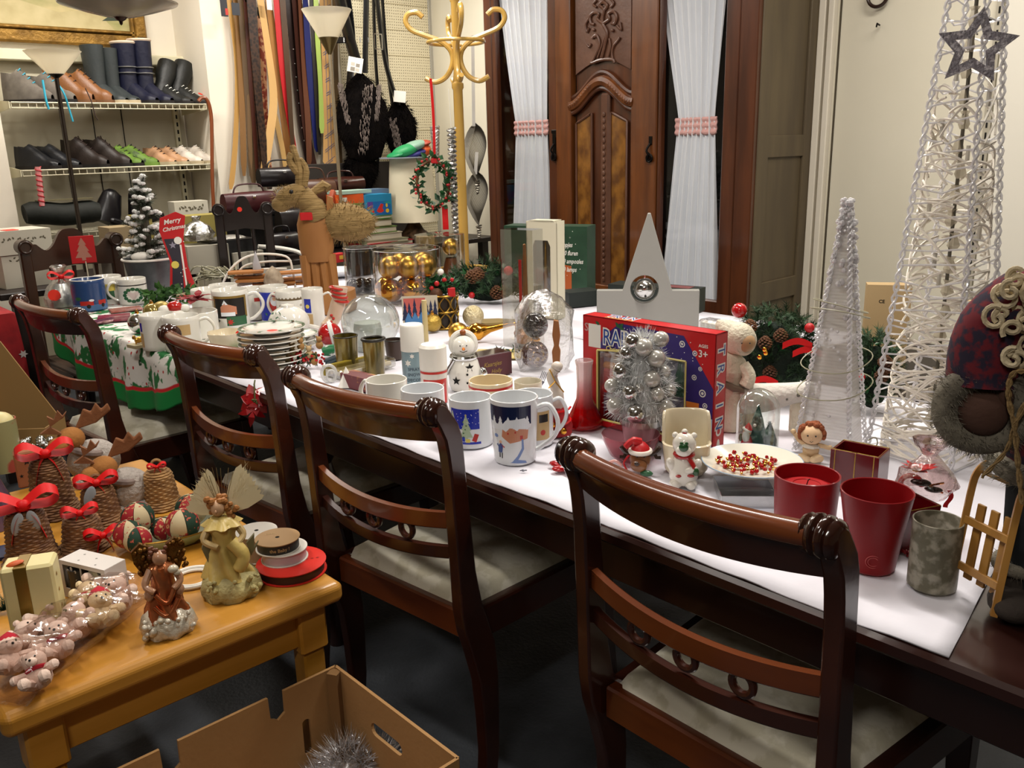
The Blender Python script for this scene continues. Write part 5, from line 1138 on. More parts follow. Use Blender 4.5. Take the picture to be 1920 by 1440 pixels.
# red candle glass, tall red tumbler, mica glass, red boxes ------------------
RGL = mat('frosted_red_glass', '8f0c12', .42, trans=.35, sss=0, coat=.1, ior=1.3)
e, k_ = put('candle_glass', 'short frosted red candle glass with red wax inside', 'candle', 1507, 990, TT); h = 108; m = MB(k_)
m.lathe([(0, 0), (50, 0), (54, 4), (59, h), (57, h+1), (55.5, h), (51, 6), (0, 6)], 48); m.build('glass', RGL, e)
m = MB(k_); m.lathe([(0, 6), (50, 6), (54, h-26), (40, h-24), (38, h-20), (0, h-21)], 40); m.torus((0, 0, h-20), 26, 1.4, 36, 6); m.build('wax', mat('red_wax', 'a01418', .35, sss=.15), e)
m = MB(k_); m.tube([(0, 0, h-21), (2, 0, h-12), (5, 0, h-9)], 1, 5); m.build('wick', BLK, e)
e, k_ = put('tumbler', 'tall tapering frosted red glass tumbler', 'glass', 1632, 1061, TT); h = 152; m = MB(k_)
m.lathe([(0, 0), (40, 0), (43, 3), (52, h*.5), (64, h), (62.5, h+1.2), (61, h), (49, h*.5), (40, 8), (0, 8)], 48); m.build('glass', RGL, e)
m = MB(k_); m.M = Tm(-6, 0, 0)
for r_ in (9, 13): m.tube([on_cyl(lambda z: 43+z*.138)(10+r_*math.cos(t*.35), 30+r_*math.sin(t*.35), .3) for t in range(19)], .8, 4)
m.build('etched_circle', mat('etched_pink', 'b04a4a', .5), e)
e, k_ = put('mica_glass', 'grey mottled frosted glass tumbler beside the small sledge', 'glass', 1746, 1098, TT); h = 134; m = MB(k_)
m.lathe([(0, 0), (38, 0), (43, 4), (44, h), (42.8, h+1), (41.5, h), (40, 7), (0, 6)], 44); m.build('glass', mat('mica_frost', '7f7a68', .35, col2='b5af9f', ns=60, lo=.45, hi=.6, trans=.45, bump=.25, bs=50, ior=1.25), e)
SQ = mat('dark_red_lacquer', '5a060c', .22, coat=.4); GLT = mat('gold_glitter_line', 'b09040', .35, .7, bump=.5, bs=90)
cA, cB, cC, cD = [at(x, y, TT+.0) for x, y in ((1558, 917), (1640, 936), (1672, 912), (1596, 892))]
def redpot(name, lab, F0, F1, dep, h, wall=3.4, taper=0.):
    e, w_, k_ = two(name, lab, 'box', F0, F1); m = MB(k_); o = [(-w_/2, 0), (w_/2, 0), (w_/2, dep), (-w_/2, dep)]
    def loop(off, z, t=0.): return [(-w_/2+off-t, off-t, z), (w_/2-off+t, off-t, z), (w_/2-off+t, dep-off+t, z), (-w_/2+off-t, dep-off+t, z)]
    vs = loop(0, 0)+loop(0, h, taper)+loop(wall, h, taper)+loop(wall, wall)
    fs = [(3, 2, 1, 0), (12, 13, 14, 15)]+[(a*4+b, a*4+(b+1) % 4, a*4+4+(b+1) % 4, a*4+4+b) for a in range(3) for b in range(4)]
    m.add(vs, fs); m.build('pot', SQ, e, smooth=0, bevel=k_*1.4)
    m = MB(k_); R = loop(wall/2, h+.6, taper); m.tube([Vector(p) for p in R], .9, 5, True)
    m.build('gilt_rim', GLT, e)
    return e, w_, k_
e, w_, k_ = redpot('square_pot', 'square dark red lacquered pot with gold lines behind the red glasses', (1552, 914), (1642, 934), 66, 78, 5)
m = MB(k_)
for x in (-w_*.4, 0.02*w_, w_*.4): m.box((x, -.4, 40), (1.6, .8, 76))
m.build('gold_line', GLT, e, smooth=0)
e, w_, k_ = redpot('gift_pot', 'shallow dark red pot with gold rim holding a red and black bow ornament', (1660, 1042), (1748, 1024), 70, 84, 3, 6)
# ornament of red bells in cellophane
e, k_ = put('poinsettia_ornament', 'red poinsettia and black ribbon ornament wrapped in clear film in the dark red pot', 'ornament', 1722, 990, TT, lift=.066)
m = MB(k_)
for i in range(14):
    a = i/14*2*PI; l = 34*random.uniform(.75, 1.05); d = Vector((math.cos(a), math.sin(a)*.8, .35+wob(.2))); s = Vector((-math.sin(a), math.cos(a), 0)); c = Vector((-12, 0, 34))
    m.add([c, c+d*l*.5+s*8+Vector((0, 0, 3)), c+d*l, c+d*l*.5-s*8], [(0, 1, 2, 3)])
m.build('red_petals', REDS, e, smooth=0, fix=False)
m = MB(k_)
for i in range(7): a = i*.9; m.sph((-12+6*math.cos(a), 6*math.sin(a)-4, 40+wob(3)), 3.2, 8)
for s in (-1, 1): m.tube([(-8, 0, 16+s*3), (10, -8, 12), (34, 0, 8+s*10)], 2, 5)
m.build('gold_beads', GOLD, e)
m = MB(k_); m.torus((-20, -6, 8), 18, 5, 20, 8, UP_Y, 0, PI*1.2); m.build('red_loop', REDS, e); m = MB(k_)
for p in ((-4, -8, 16, 18, 7), (18, -4, 4, 16, 6)): m.sph(p[:3], (p[3], 8, p[4]), 10)
m.build('black_ribbon', mat('black_satin', '0d0a0b', .2), e)
m = MB(k_); m.lathe([(36, -8), (50, 10), (46, 34), (22, 58), (12, 70), (30, 98), (24, 84)], 30, (6, 0, 0), fn=lambda a, z: 1+.1*math.sin(a*4+z*.1)+.05*math.sin(a*9)); m.build('clear_wrap', film('pinkish_cellophane', 'efe0de', .08, .1, crinkle=.8, bs=50), e, smooth=60)
m = MB(k_); m.sheet(lambda u, v: (40+8*v+4*math.sin(u*5), -14, 10-34*u), 8, 1); m.build('red_ribbon_end', REDS, e, smooth=0, fix=False)
e, k_ = put('bead_string', 'short red and gold bead string on the cloth behind the tall red tumbler', 'beads', 1694, 1040, TT); m = MB(k_)
for i in range(22): m.sph((-14+i*1.4+wob(3), wob(6), 3+wob(1.5)+ (i % 3)*3), 3.1, 7)
m.build('beads', mat('dark_red_beads', '6b0f14', .25), e, kind='stuff')
# plate with beads -------------------------------------------------------
e, k_ = put('acetate_tray', 'clear shallow tray standing under the white plate of beads', 'tray', 1395, 935, TT)
m = MB(k_); m.lathe([(0, 0), (66, 0), (68, 3), (72, 26), (70, 26), (66, 4), (0, 3)], 4, fn=None, R=Rm(PI/4+.2, 'Z')); m.build('tray', film('grey_clear_plastic', 'dcdfe2', .22, .1), e, smooth=0)
e, k_ = put('plate', 'white plate with a blue rim line holding a red and gold bead garland', 'plate', 1408, 903, TT+.0, lift=.024)
k0 = k_; pr = 92; m = MB(k_); m.lathe([(0, 3), (48, 3), (50, 0), (56, 0), (60, 5), (pr, 17), (pr+.5, 18.5), (pr-1, 19.5), (62, 8), (52, 5), (0, 5)], 56); m.build('plate', mat('cream_white_ceramic', 'd6d2c4', .15, coat=.4), e)
m = MB(k_); m.torus((0, 0, 18.8), pr, .8, 60, 5); m.build('blue_rim', mat('rim_blue', '7f9dbd', .3), e)
e2 = thing('bead_garland', 'garland of red and gold beads coiled on the white plate', 'garland', (e.location.x, e.location.y, e.location.z), e.rotation_euler.z)
mr_, mg_ = MB(k_), MB(k_)
for i in range(150):
    a = i*.36; R_ = 34+16*math.sin(i*.9)+wob(6); x, y = -8+R_*math.cos(a)*1.05, R_*math.sin(a)*.95; z = 9+abs(wob(7))
    if i % 3 == 0: mr_.sph((x, y, z), random.uniform(3.4, 5), 7)
    else: mg_.sph((x, y, z), random.uniform(1.8, 3), 6)
mr_.build('red_beads', mat('bead_red', 'a01218', .18, coat=.4), e2, kind='stuff'); mg_.tube([(-8+(34+10*math.sin(i*.8))*math.cos(i*.4), (34+10*math.sin(i*.8))*math.sin(i*.4), 10) for i in range(60)], .8, 4); mg_.build('gold_beads', GOLD, e2, kind='stuff')
# little doll --------------------------------------------------------------
e, k_ = put('angel_doll', 'small cream cloth doll with curly auburn hair sitting by the square pot', 'doll', 1519, 862, TT)
DC = mat('doll_cream', 'd2b184', .85, bump=.2, bs=60, col2='dcc09a', ns=10); DF = mat('doll_face', 'd8b48c', .7); DH = mat('auburn_curls', '8f4d2c', .85, bump=.4, bs=80)
m = MB(k_); m.sph((0, 0, 20), (15, 12, 19), 16); m.build('body', DC, e)
for s in (-1, 1):
    m = MB(k_); m.tube([(s*7, -4, 9), (s*16, -12, 8), (s*6, -17, 7)], [8, 8, 6.5], 10); m.sph((s*5, -18, 7), (7, 6, 6), 10); m.build('leg', DC, e)
    m = MB(k_); m.tube([(s*11, 0, 30), (s*22, 0, 33+s*-4), (s*(31), 0, 38-s*12)], [5, 4.5, 4], 8); m.sph((s*33, 0, 40-s*13), 5, 8); m.build('arm', DC, e)
m = MB(k_); m.sph((0, -2, 50), (20, 18, 18.5), 20); m.sph((0, -20.5, 47), 1.6, 6); m.build('head', DF, e)
m = MB(k_)
for i in range(70):
    a = random.uniform(-.35, PI+.35); y = random.uniform(-6, 12); m.sph((21*math.cos(a), y, 51+19.5*math.sin(a)), random.uniform(4, 5.6), 7)
m.build('curls', DH, e, kind='stuff')
m = MB(k_); [m.sph((s*7, -19, 53), 1.7, 6) for s in (-1, 1)]; m.tube([(-3, -20.3, 43), (0, -20.2, 41), (3, -20.3, 43)], .5, 4); m.build('eyes_and_mouth', BLK, e)
m = MB(k_); m.lathe([(6, 34), (16, 30), (17, 27), (7, 33)], 20, fn=lambda a, z: 1+.06*math.sin(a*8)); m.build('collar', mat('lace_white', 'd6cfc2', .8), e)
# ceramic sleigh pot and polar bear -------------------------------------
SL = mat('cream_glazed_ceramic', 'd0c3a6', .16, coat=.5)
e, k_ = put('sleigh_pot', 'cream ceramic sleigh-shaped pot with a high curved back behind the bear', 'pot', 1286, 886, TT, turn=.12)
m = MB(k_); n = 40
def sl_(i, z, s=1.):
    a = 2*PI*i/n; q = 2.6; c, s_ = math.cos(a), math.sin(a); R_ = (abs(c)**q+abs(s_)**q)**(-1/q); return (R_*c*42*s, R_*s_*34*s+4, z)
def topz(i):
    y = sl_(i, 0)[1]; return 62+(54*min(1, max(0, (y-6)/12))**.6 if y > 6 else 0)
rg = [[(sl_(i, 0, .78)) for i in range(n)], [sl_(i, 10, .95) for i in range(n)], [sl_(i, 40, 1.02) for i in range(n)], [sl_(i, 60, 1.06) for i in range(n)], [sl_(i, topz(i)-2, 1.08) for i in range(n)], [sl_(i, topz(i), 1.0) for i in range(n)], [sl_(i, topz(i)-3, .93) for i in range(n)], [sl_(i, 52, .92) for i in range(n)], [sl_(i, 12, .8) for i in range(n)]]
vs = [p for r_ in rg for p in r_]; fs = [(a*n+b, a*n+(b+1) % n, (a+1)*n+(b+1) % n, (a+1)*n+b) for a in range(len(rg)-1) for b in range(n)]+[tuple(range(n-1, -1, -1)), tuple(range((len(rg)-1)*n, len(rg)*n))]
m.add(vs, fs); m.build('body', SL, e, smooth=70)
e, k_ = put('polar_bear_figurine', 'white glazed bear figurine with red scarf and green nose in front of the cream pot', 'figurine', 1281, 909, TT)
PB = mat('bear_white_glaze', 'd6d0c4', .16, coat=.5); PBR = mat('bear_red_paint', '9c1a18', .25, coat=.4); PBG = mat('bear_green_paint', '1f4a22', .3, coat=.3)
m = MB(k_); m.lathe([(0, 4), (22, 6), (27, 18), (26, 34), (20, 52), (14, 62), (0, 66)], 24)
for s in (-1, 1): m.sph((s*13, -14, 9), (13, 15, 9), 14); m.sph((s*14, -24, 8), (9, 7, 8), 10); m.sph((s*22, -8, 42), (9, 9, 15), 12, Rm(s*.5, 'Y'))
m.sph((12, -20, 38), (14, 8, 7), 10, Rm(-.3, 'Y')); m.build('body', PB, e)
m = MB(k_); m.sph((0, -2, 82), (22, 20, 22), 20); m.sph((-1, -18, 74), (15, 12, 11), 14); m.sph((-17, 0, 98), 6, 10); m.sph((17, 0, 98), 6, 10); m.sph((0, -1, 105), (6, 6, 6), 10); m.build('head', PB, e)
m = MB(k_); m.sph((-1, -29, 84), (9, 4, 8), 12); m.sph((-5, -28, 91), 3.5, 8); m.sph((4, -28, 91), 3.5, 8); m.build('holly_nose', PBG, e)
m = MB(k_); m.torus((0, -2, 62), 15, 5.5, 28, 8); m.tube([(8, -16, 60), (16, -22, 50), (20, -22, 40)], [6, 6, 5], 8, flat=.5); m.build('scarf', PBR, e)
m = MB(k_); m.sph((22, -24, 36), (6, 4, 8), 10); m.build('green_gift', PBG, e)
m = MB(k_); m.sph((-9, -26.5, 27), (5.5, 3, 3), 8); m.sph((13, -25, 28), (7, 3, 3), 8); m.sph((0, -3, 104), (5, 5, 3), 8); m.build('red_spots', PBR, e)
# bowl with reindeer --------------------------------------------------------
e, k_ = put('glass_bowl', 'pinkish clear glass bowl holding a reindeer ornament', 'bowl', 1182, 862, TT)
m = MB(k_); m.lathe([(0, 1), (26, 1), (40, 14), (52, 42), (54, 52), (53, 53), (51, 44), (38, 16), (24, 4), (0, 4)], 44); m.build('bowl', mat('pink_glass', 'c98a92', .08, trans=.85, ior=1.2), e)
e, k_ = put('reindeer_ornament', 'brown reindeer head ornament with a red santa hat beside the pink glass bowl', 'ornament', 1200, 884, TT)
RB = mat('reindeer_brown', '6b3c1a', .35, col2='80502a', ns=20, coat=.3); RD = mat('antler_dark', '2a170d', .3, coat=.3)
m = MB(k_); m.sph((0, 0, 26), (20, 18, 20), 18); m.sph((-2, -16, 18), (16, 12, 13), 14); m.build('head', RB, e)
m = MB(k_); m.sph((-6, -28, 25), (5, 3, 4), 10); [m.sph((s*7+1, -15, 36), 3, 8) for s in (-1, 1)]
for s in (-1, 1): m.tube(crv([(s*14, 0, 36), (s*26, -2, 38), (s*36, -2, 50)]), [4.5]*12+[3.5], 8); m.tube([(s*26, -2, 38), (s*30, -4, 30), (s*38, -4, 30)], 3.5, 8)
m.build('antlers_and_eyes', RD, e)
m = MB(k_); m.lathe([(19, 40), (16, 50), (8, 58), (0, 60)], 20, fn=lambda a, z: 1); m.tube(crv([(0, 0, 58), (-16, -6, 62), (-28, -8, 50)]), [8]*6+[6]*6+[4], 8); m.build('hat', RED, e)
m = MB(k_); m.torus((0, 0, 41), 18.5, 4.5, 26, 8); m.build('hat_trim', mat('hat_white', 'd8cfc4', .8, bump=.3, bs=80), e)
m = MB(k_); m.tube(crv([(-20, -6, 34), (-30, -8, 20), (-24, -12, 6)]), 1.8, 6); m.build('red_cord', RED, e)
m = MB(k_); m.sph((12, -22, 2+3), (12, 6, 6), 10); m.build('green_scarf', P_GRN, e)
m = MB(k_); m.tube(crv([(-60, 0, 14), (-46, -6, 22), (-34, -8, 14)]), 3, 8); m.build('candy_cane', mat('cane_white_red', 'cf9a92', .3), e)
# red bud vase ------------------------------------------------------------------
e, k_ = put('bud_vase', 'clear to red glass bud vase with a flared base beside the train box', 'vase', 1096, 800, TT)
RG = mat('ruby_glass', 'b0080c', .05, trans=.75, ior=1.35); t_ = RG.node_tree; tc = t_.nodes.new('ShaderNodeTexCoord'); sp = t_.nodes.new('ShaderNodeSeparateXYZ'); cr = t_.nodes.new('ShaderNodeValToRGB'); t_.links.new(tc.outputs['Generated'], sp.inputs[0]); t_.links.new(sp.outputs[2], cr.inputs[0]); cr.color_ramp.elements[0].position = .3; cr.color_ramp.elements[0].color = lin('c4080c'); cr.color_ramp.elements[1].position = .75; cr.color_ramp.elements[1].color = lin('f4e4e2'); t_.links.new(cr.outputs[0], t_.nodes['Principled BSDF'].inputs['Base Color'])
m = MB(k_); m.lathe([(0, 2), (26, 0), (34, 6), (34.5, 12), (24, 34), (15, 56), (13.5, 80), (15, 118), (17, 128), (15.5, 129), (12.5, 118), (11, 80), (12, 58), (20, 34), (29, 12), (26, 7), (0, 7)], 44, fn=lambda a, z: 1+(.03*math.sin(a*12) if z > 20 else 0)); m.build('glass', RG, e, smooth=60)
# silver feather tree in pot ------------------------------------------------------
e, k_ = put('bauble_tree', 'small silver tree of pearl baubles and white feathers in a silver pot', 'ornament tree', 1202, 845, TT)
m = MB(k_); m.lathe([(0, 0), (28, 0), (30, 3), (37, 54), (40, 55), (40, 66), (36, 66), (34, 58), (0, 56)], 36); m.build('pot', SILVM, e)
m = MB(k_); m.lathe([(0, 60), (36, 62), (44, 80), (30, 150), (12, 204), (0, 214)], 20, fn=lambda a, z: 1+.06*math.sin(a*5+z*.1)); m.build('tree_core', mat('frosty_grey', 'b0b2b0', .8, bump=.6, bs=60), e)
PRL = mat('pearl_bauble', 'b9b6ae', .22, .35, coat=.5)
BP = [(-38, -20, 86, 17), (-8, -38, 78, 19), (34, -20, 84, 16), (-44, -8, 120, 14), (-16, -32, 116, 16), (22, -28, 112, 14), (40, -6, 112, 13), (-30, -14, 150, 17), (14, -28, 140, 16), (-4, -28, 122, 10), (-22, -8, 182, 15), (20, -20, 176, 17), (32, -4, 146, 12), (-14, -16, 206, 15), (2, -20, 196, 17), (26, -8, 208, 15), (-36, 12, 112, 15), (8, 20, 150, 15), (-8, 18, 196, 14), (30, 18, 92, 16), (-18, 26, 84, 16)]
for i, (x, y, z, r_) in enumerate(BP): m = MB(k_); m.sph((x*1.25, y*1.1, z+8), r_*.98, 18); m.build('bauble', SILV if i % 3 == 1 else PRL, e)
FEA = mat('white_feather', 'd4d5d5', .9)
m = MB(k_)
for z, r_ in ((82, 54), (104, 54), (128, 50), (152, 42), (178, 34), (204, 24)): fuzz(m, (0, 0, z), (r_, r_*.85, 16), 700, 20, .8, .1)
m.build('down', FEA, e, kind='stuff', smooth=0, fix=False)
m = MB(k_)
for b, q, w_ in (((16, -30, 138), (64, -10, 128), 9), ((20, -26, 140), (78, 0, 118), 6), ((-20, -30, 108), (-2, -46, 96), 7), ((0, -34, 102), (14, -44, 96), 6), ((30, -4, 176), (58, 0, 160), 4), ((0, 0, 214), (14, 0, 236), 8), ((0, 0, 214), (-6, 0, 232), 6)):
    b, q = Vector(b), Vector(q); ax = q-b
    for i in range(60):
        t = random.random(); p = b+ax*t+Vector((0, 0, 10*math.sin(t*PI))); s = Vector((wob(1), wob(1), 1 if i % 2 else -1)).normalized()*w_*(1-t*.6)+ax*.12; w2 = ax.normalized()*.5
        m.add([p-w2, p+w2, p+s], [(0, 1, 2)])
m.build('feather', FEA, e, kind='stuff', smooth=0, fix=False)
# glass cloche -----------------------------------------------------------------
e, k_ = put('snow_cloche', 'glass dome with a tiny santa and two green trees inside', 'glass dome', 1418, 846, TT)
GL = film('thin_clear_glass', 'eef2ee', .07, .02, edge=.4)
m = MB(k_); m.lathe([(39, 2)]+[(39, 80)]+[(39*math.cos(a), 80+42*math.sin(a)) for a in [PI/2*j/10 for j in range(11)]], 48); m.build('dome', GL, e)
m = MB(k_); m.lathe([(0, 0), (42, 0), (42, 4), (36, 6), (0, 6)], 40); m.build('base', mat('clear_base', 'b8b6b0', .2, trans=.5), e)
m = MB(k_); m.sph((16, 4, 8), (24, 22, 9), 16); m.sph((-14, 8, 7), (20, 16, 5), 14); m.build('snow', mat('flock_snow', 'd9d9d6', .95, bump=.6, bs=80), e)
BRU = mat('bottle_brush_green', '1d4740', .8, col2='89a09a', ns=60, lo=.5, hi=.62)
for x, y, h, w_ in ((0, 0, 92, 18), (22, 4, 60, 15)):
    m = MB(k_); m.lathe([(0, 8), (w_, 10), (w_*.8, h*.4), (w_*.45, h*.7), (0, h)], 18, (x, y, 0), fn=lambda a, z: 1+.15*math.sin(z*1.1)); 
    for i in range(260): t = random.random(); a = random.uniform(0, 2*PI); r_ = w_*(1-t)*1.02; z = 10+(h-12)*t; m.add([(x+r_*.6*math.cos(a), y+r_*.6*math.sin(a), z), (x+r_*.6*math.cos(a)+.8, y+r_*.6*math.sin(a), z+.8), (x+(r_+4)*math.cos(a), y+(r_+4)*math.sin(a), z+2)], [(0, 1, 2)])
    m.build('tree', BRU, e, smooth=40)
m = MB(k_); m.lathe([(0, 5), (12, 6), (12, 16), (8, 30), (4, 36), (0, 37)], 16, (-18, -12, 0)); m.build('santa_coat', RED, e)
m = MB(k_); m.sph((-18, -14, 41), (8, 7, 8), 12); m.build('santa_face', P_SKIN, e); m = MB(k_); m.sph((-20, -19, 34), (7, 5, 11), 12); m.torus((-18, -14, 46), 7, 2.4, 18, 6, Rm(.4, 'Y')); m.sph((-5, -14, 55), 3, 8); m.build('santa_beard', mat('cotton_white', 'd8d6d2', .9), e)
m = MB(k_); m.lathe([(7.5, 46), (5, 54), (0, 60)], 14, (-16, -14, 0)); m.build('santa_hat', RED, e); m = MB(k_); m.sph((-29, -14, 30), (4, 3, 8), 8); m.build('santa_sack', P_GRN, e)
# snow child statue with log arm ---------------------------------------------------
e, k_ = put('snow_child_statue', 'glittery cream snow child statue in a pointed hood behind the train box', 'statue', 1368, 800, TT)
GW = mat('glitter_plaster', 'bdb59e', .6, bump=.5, bs=120, col2='cfc8b4', ns=20)
m = MB(k_); m.lathe([(0, 0), (34, 0), (36, 30), (30, 70), (27, 100), (32, 112), (26, 130), (14, 142), (0, 146)], 24, (-4, 0, 0), fn=lambda a, z: 1+.05*math.sin(a*4+z*.06)); m.tube(crv([(18, -10, 122), (30, -18, 104), (24, -22, 84)]), [13]*12+[9], 10); m.build('robe', GW, e)
m = MB(k_); m.sph((8, -2, 170), (32, 29, 30), 22); m.lathe([(28, 0), (20, 16), (9, 30), (0, 36)], 18, (-6, 2, 176), Rm(-.75, 'Y')); m.torus((20, -12, 166), 21, 5, 26, 8, Rm(.65, 'Z') @ UP_Y); m.build('hood', GW, e)
m = MB(k_); m.sph((21, -14, 166), (18, 17, 18), 18); m.build('face', mat('tan_face', 'a5835c', .6), e)
m = MB(k_); [m.sph((22+s*7, -31.5+s*1.0, 168), 1.4, 6) for s in (-1, 1)]; m.build('eyes', BLK, e)
m = MB(k_); m.tube([(-14, -28, 92), (4, -32, 84), (22, -28, 80)], [9, 11, 7], 8, flat=.6); m.build('bag', mat('grey_brown_felt', '5c4c3d', .8), e)
e, k_ = put('birch_log', 'white glittery birch log ornament lying behind the glass dome', 'log', 1452, 806, TT)
m = MB(k_); m.tube([(-62, 0, 56), (-20, 0, 62), (20, -2, 72), (66, -4, 82)], [30, 27, 21, 17], 18); m.build('log', mat('snowy_birch', 'c4c0b8', .8, bump=.6, bs=60, col2='d2cec6', ns=14), e)
m = MB(k_); [m.sph((x, -21, z), (4, 2, 4), 8) for x, z in ((18, 68), (38, 76), (-24, 60))]; m.build('bark_knots', mat('bark_grey', '6a6860', .8), e)
for x in (-40, 40): m = MB(k_); m.box((x, 0, 20 if x < 0 else 30), (30, 26, 40 if x < 0 else 60), b=4); m.build('stand', GW, e, smooth=0)
# garlands ------------------------------------------------------------------------
def garland(lab, px, py, w_, h_, n, lean=0., cones=3, reds=4, name='fir_garland', dep=40):
    e, k_ = put(name, lab, 'garland', px, py, TT); m = MB(k_)
    for i in range(n):
        a = random.uniform(0, 2*PI); rr = random.random()**.5; x = w_/2*rr*math.cos(a); z = h_/2+h_/2*.86*rr*math.sin(a); y = wob(dep/2); d = Vector((math.cos(a)+wob(.8), wob(1), abs(math.sin(a))*.6+wob(.6))).normalized()
        needles(m, (x, y, max(5, z)), Vector((x, y, max(5, z)))+d*24, 34, 15, 1.7)
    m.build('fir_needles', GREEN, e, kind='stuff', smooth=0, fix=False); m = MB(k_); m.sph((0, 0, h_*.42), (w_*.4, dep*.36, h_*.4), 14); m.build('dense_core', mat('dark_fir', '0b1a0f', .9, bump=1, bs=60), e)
    m = MB(k_)
    for i in range(90): leaves(m, (wob(w_/2.3), wob(dep/2)-8, random.uniform(12, h_*.9)), 1, 16, 8, (3, 3, 3))
    m.build('holly_leaves', GREEN2, e, kind='stuff', smooth=0, fix=False)
    for i in range(cones):
        c = (wob(w_/2.6), -dep/2-6, random.uniform(h_*.3, h_*.9)); m = MB(k_)
        for j in range(60):
            t = j/60; a = j*2.4; r_ = 11*math.sin(PI*(.12+.85*t)); m.sph((c[0]+r_*math.cos(a), c[1]+r_*math.sin(a)*.9, c[2]-12+24*t), (3.2, 3.2, 1.6), 5)
        m.build('pine_cone', CONE, e)
    for i in range(reds):
        c = (wob(w_/2.4), -dep/2-8, random.uniform(h_*.25, h_*.9)); m = MB(k_); m.sph(c, random.uniform(6, 9), 10); m.build('red_berry', RED, e)
    return e, k_
random.seed(11)
e, k_ = garland('large fir garland with cones and red ribbon between statue and acrylic cone', 1446, 752, 140, 185, 330, cones=4, reds=3, dep=70)
m = MB(k_)
for z, x in ((112, 34), (40, -20), (98, 52)): m.sheet(lambda u, v: (x-20+50*u, -52, z+10*math.sin(u*3)+12*v), 8, 1)
m.build('red_ribbon', REDS, e, smooth=0, fix=False, kind='stuff')
m = MB(k_); [m.sph((x, -50, z), 5, 8) for x, z in ((-16, 110), (-24, 96), (-14, 104))]; m.build('gold_bells', GOLD, e)
m = MB(k_); m.sph((-64, -30, 176), 14, 14); m.build('red_bauble', mat('glass_red', 'a8181a', .12, coat=.5), e)
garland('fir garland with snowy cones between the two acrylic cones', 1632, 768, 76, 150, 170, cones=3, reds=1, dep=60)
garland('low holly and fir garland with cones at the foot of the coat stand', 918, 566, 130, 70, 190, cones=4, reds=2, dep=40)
# acrylic light cones ---------------------------------------------------------------
ACR = mat('clear_acrylic', 'eeedf0', .12, alpha=.7, coat=.6, spec=.9); ACR2 = mat('frosty_acrylic', 'd6d4d6', .22, alpha=.7, coat=.5)
e, k_ = put('light_cone', 'medium twisted clear acrylic light cone with a rounded tip', 'light cone', 1556, 838, TT)
Hc = 455; rb_ = 66
m = MB(k_)
for s in range(4):
    a = s*PI/2+.5
    for off in (0, PI):
        m.tube([((rb_*(1-t/150)+5)*math.cos(a)+3.2*math.cos(t*.9+off), (rb_*(1-t/150)+5)*math.sin(a)+3.2*math.sin(t*.9+off), Hc*t/150) for t in range(150)], 2.1, 5)
m.build('twisted_rod', ACR, e, smooth=60)
m = MB(k_)
pr_ = []
for j in range(150): t = j/150; pr_.append((rb_*.92*(1-t)+4+(.9 if j % 2 else 0), Hc*t*.97))
m.lathe(pr_, 4, R=Rm(.5, 'Z')); m.build('thread_wall', mat('thread_frost', 'cfcbc6', .3, alpha=.62), e, smooth=0)
m = MB(k_)
for i in range(150): t = random.random(); a = random.uniform(0, 2*PI); r_ = rb_*(1-t)*.95+8; m.sph((r_*math.cos(a)*.9, r_*math.sin(a)*.9, Hc*t), 3., 6)
for i in range(80): t = random.uniform(.55, 1); a = random.uniform(0, 2*PI); r_ = rb_*(1-t)*.7+10; m.sph((r_*math.cos(a), r_*math.sin(a), Hc*t), random.uniform(4, 6), 7)
m.build('acrylic_beads', ACR2, e, kind='stuff')
WIRC = mat('clear_flex', 'a8a48a', .3, trans=.3)
m = MB(k_)
for z0, r0 in ((255, 46), (268, 42), (170, 56), (120, 60)): m.tube([((r0+4+6*math.sin(t*.4))*math.cos(t*.2), (r0+4)*math.sin(t*.2), z0+14*math.sin(t*.2+z0)) for t in range(33)], 1.1, 5)
m.tube(crv([(64, -20, 26), (76, -24, 34), (80, -24, 22), (72, -22, 10), (70, -20, 6)]), 1.2, 5); m.build('light_cable', WIRC, e)
e, k_ = put('light_cone', 'very tall cone with clear ladder frame and white wicker strands, silver star in front', 'light cone', 1741, 846, TT)
Hc = 1290; rb_ = 112
m = MB(k_)
for s in range(4):
    a = s*PI/2+.35
    for off in (0, PI): m.tube([((rb_*(1-t/190))*math.cos(a)+4*math.cos(t*1.1+off), (rb_*(1-t/190))*math.sin(a)+4*math.sin(t*1.1+off), Hc*t/190) for t in range(186)], 2.4, 5)
    for j in range(46):
        t = j/48; r_ = rb_*(1-t); a2 = a+PI/2
        m.tube([(r_*math.cos(a), r_*math.sin(a), Hc*t), (r_*.72*math.cos((a+a2)/2), r_*.72*math.sin((a+a2)/2), Hc*t+8*math.sin(j*2.)), (r_*math.cos(a2), r_*math.sin(a2), Hc*(t+.008))], 1.7, 4)
m.build('acrylic_frame', ACR, e, smooth=60)
m = MB(k_); WK = mat('white_wicker', 'f2ebde', .6)
for i in range(210):
    t0 = random.random()**1.5*.5; a = random.uniform(0, 2*PI); da = random.uniform(.8, 2.2)*random.choice((-1, 1)); dt = random.uniform(-.07, .07); pts = []
    for j in range(11):
        u = j/10; t = max(0, min(.52, t0+dt*u+.012*math.sin(u*PI))); r_ = 84*(1-t*.93); pts.append((r_*math.cos(a+da*u), r_*math.sin(a+da*u), 8+Hc*t))
    m.tube(pts, 2.3, 4)
m.build('wicker_strands', WK, e, kind='stuff', smooth=60)
m = MB(k_)
for i in range(16): t = .03+.55*i/16; a = i*2.4; r_ = 66*(1-t); m.tube([(r_*math.cos(a), r_*math.sin(a), Hc*t), (r_*math.cos(a), r_*math.sin(a), Hc*t+26)], 4, 6)
m.build('mini_lamp', mat('lamp_holder_white', 'd0ccc2', .4), e, kind='stuff')
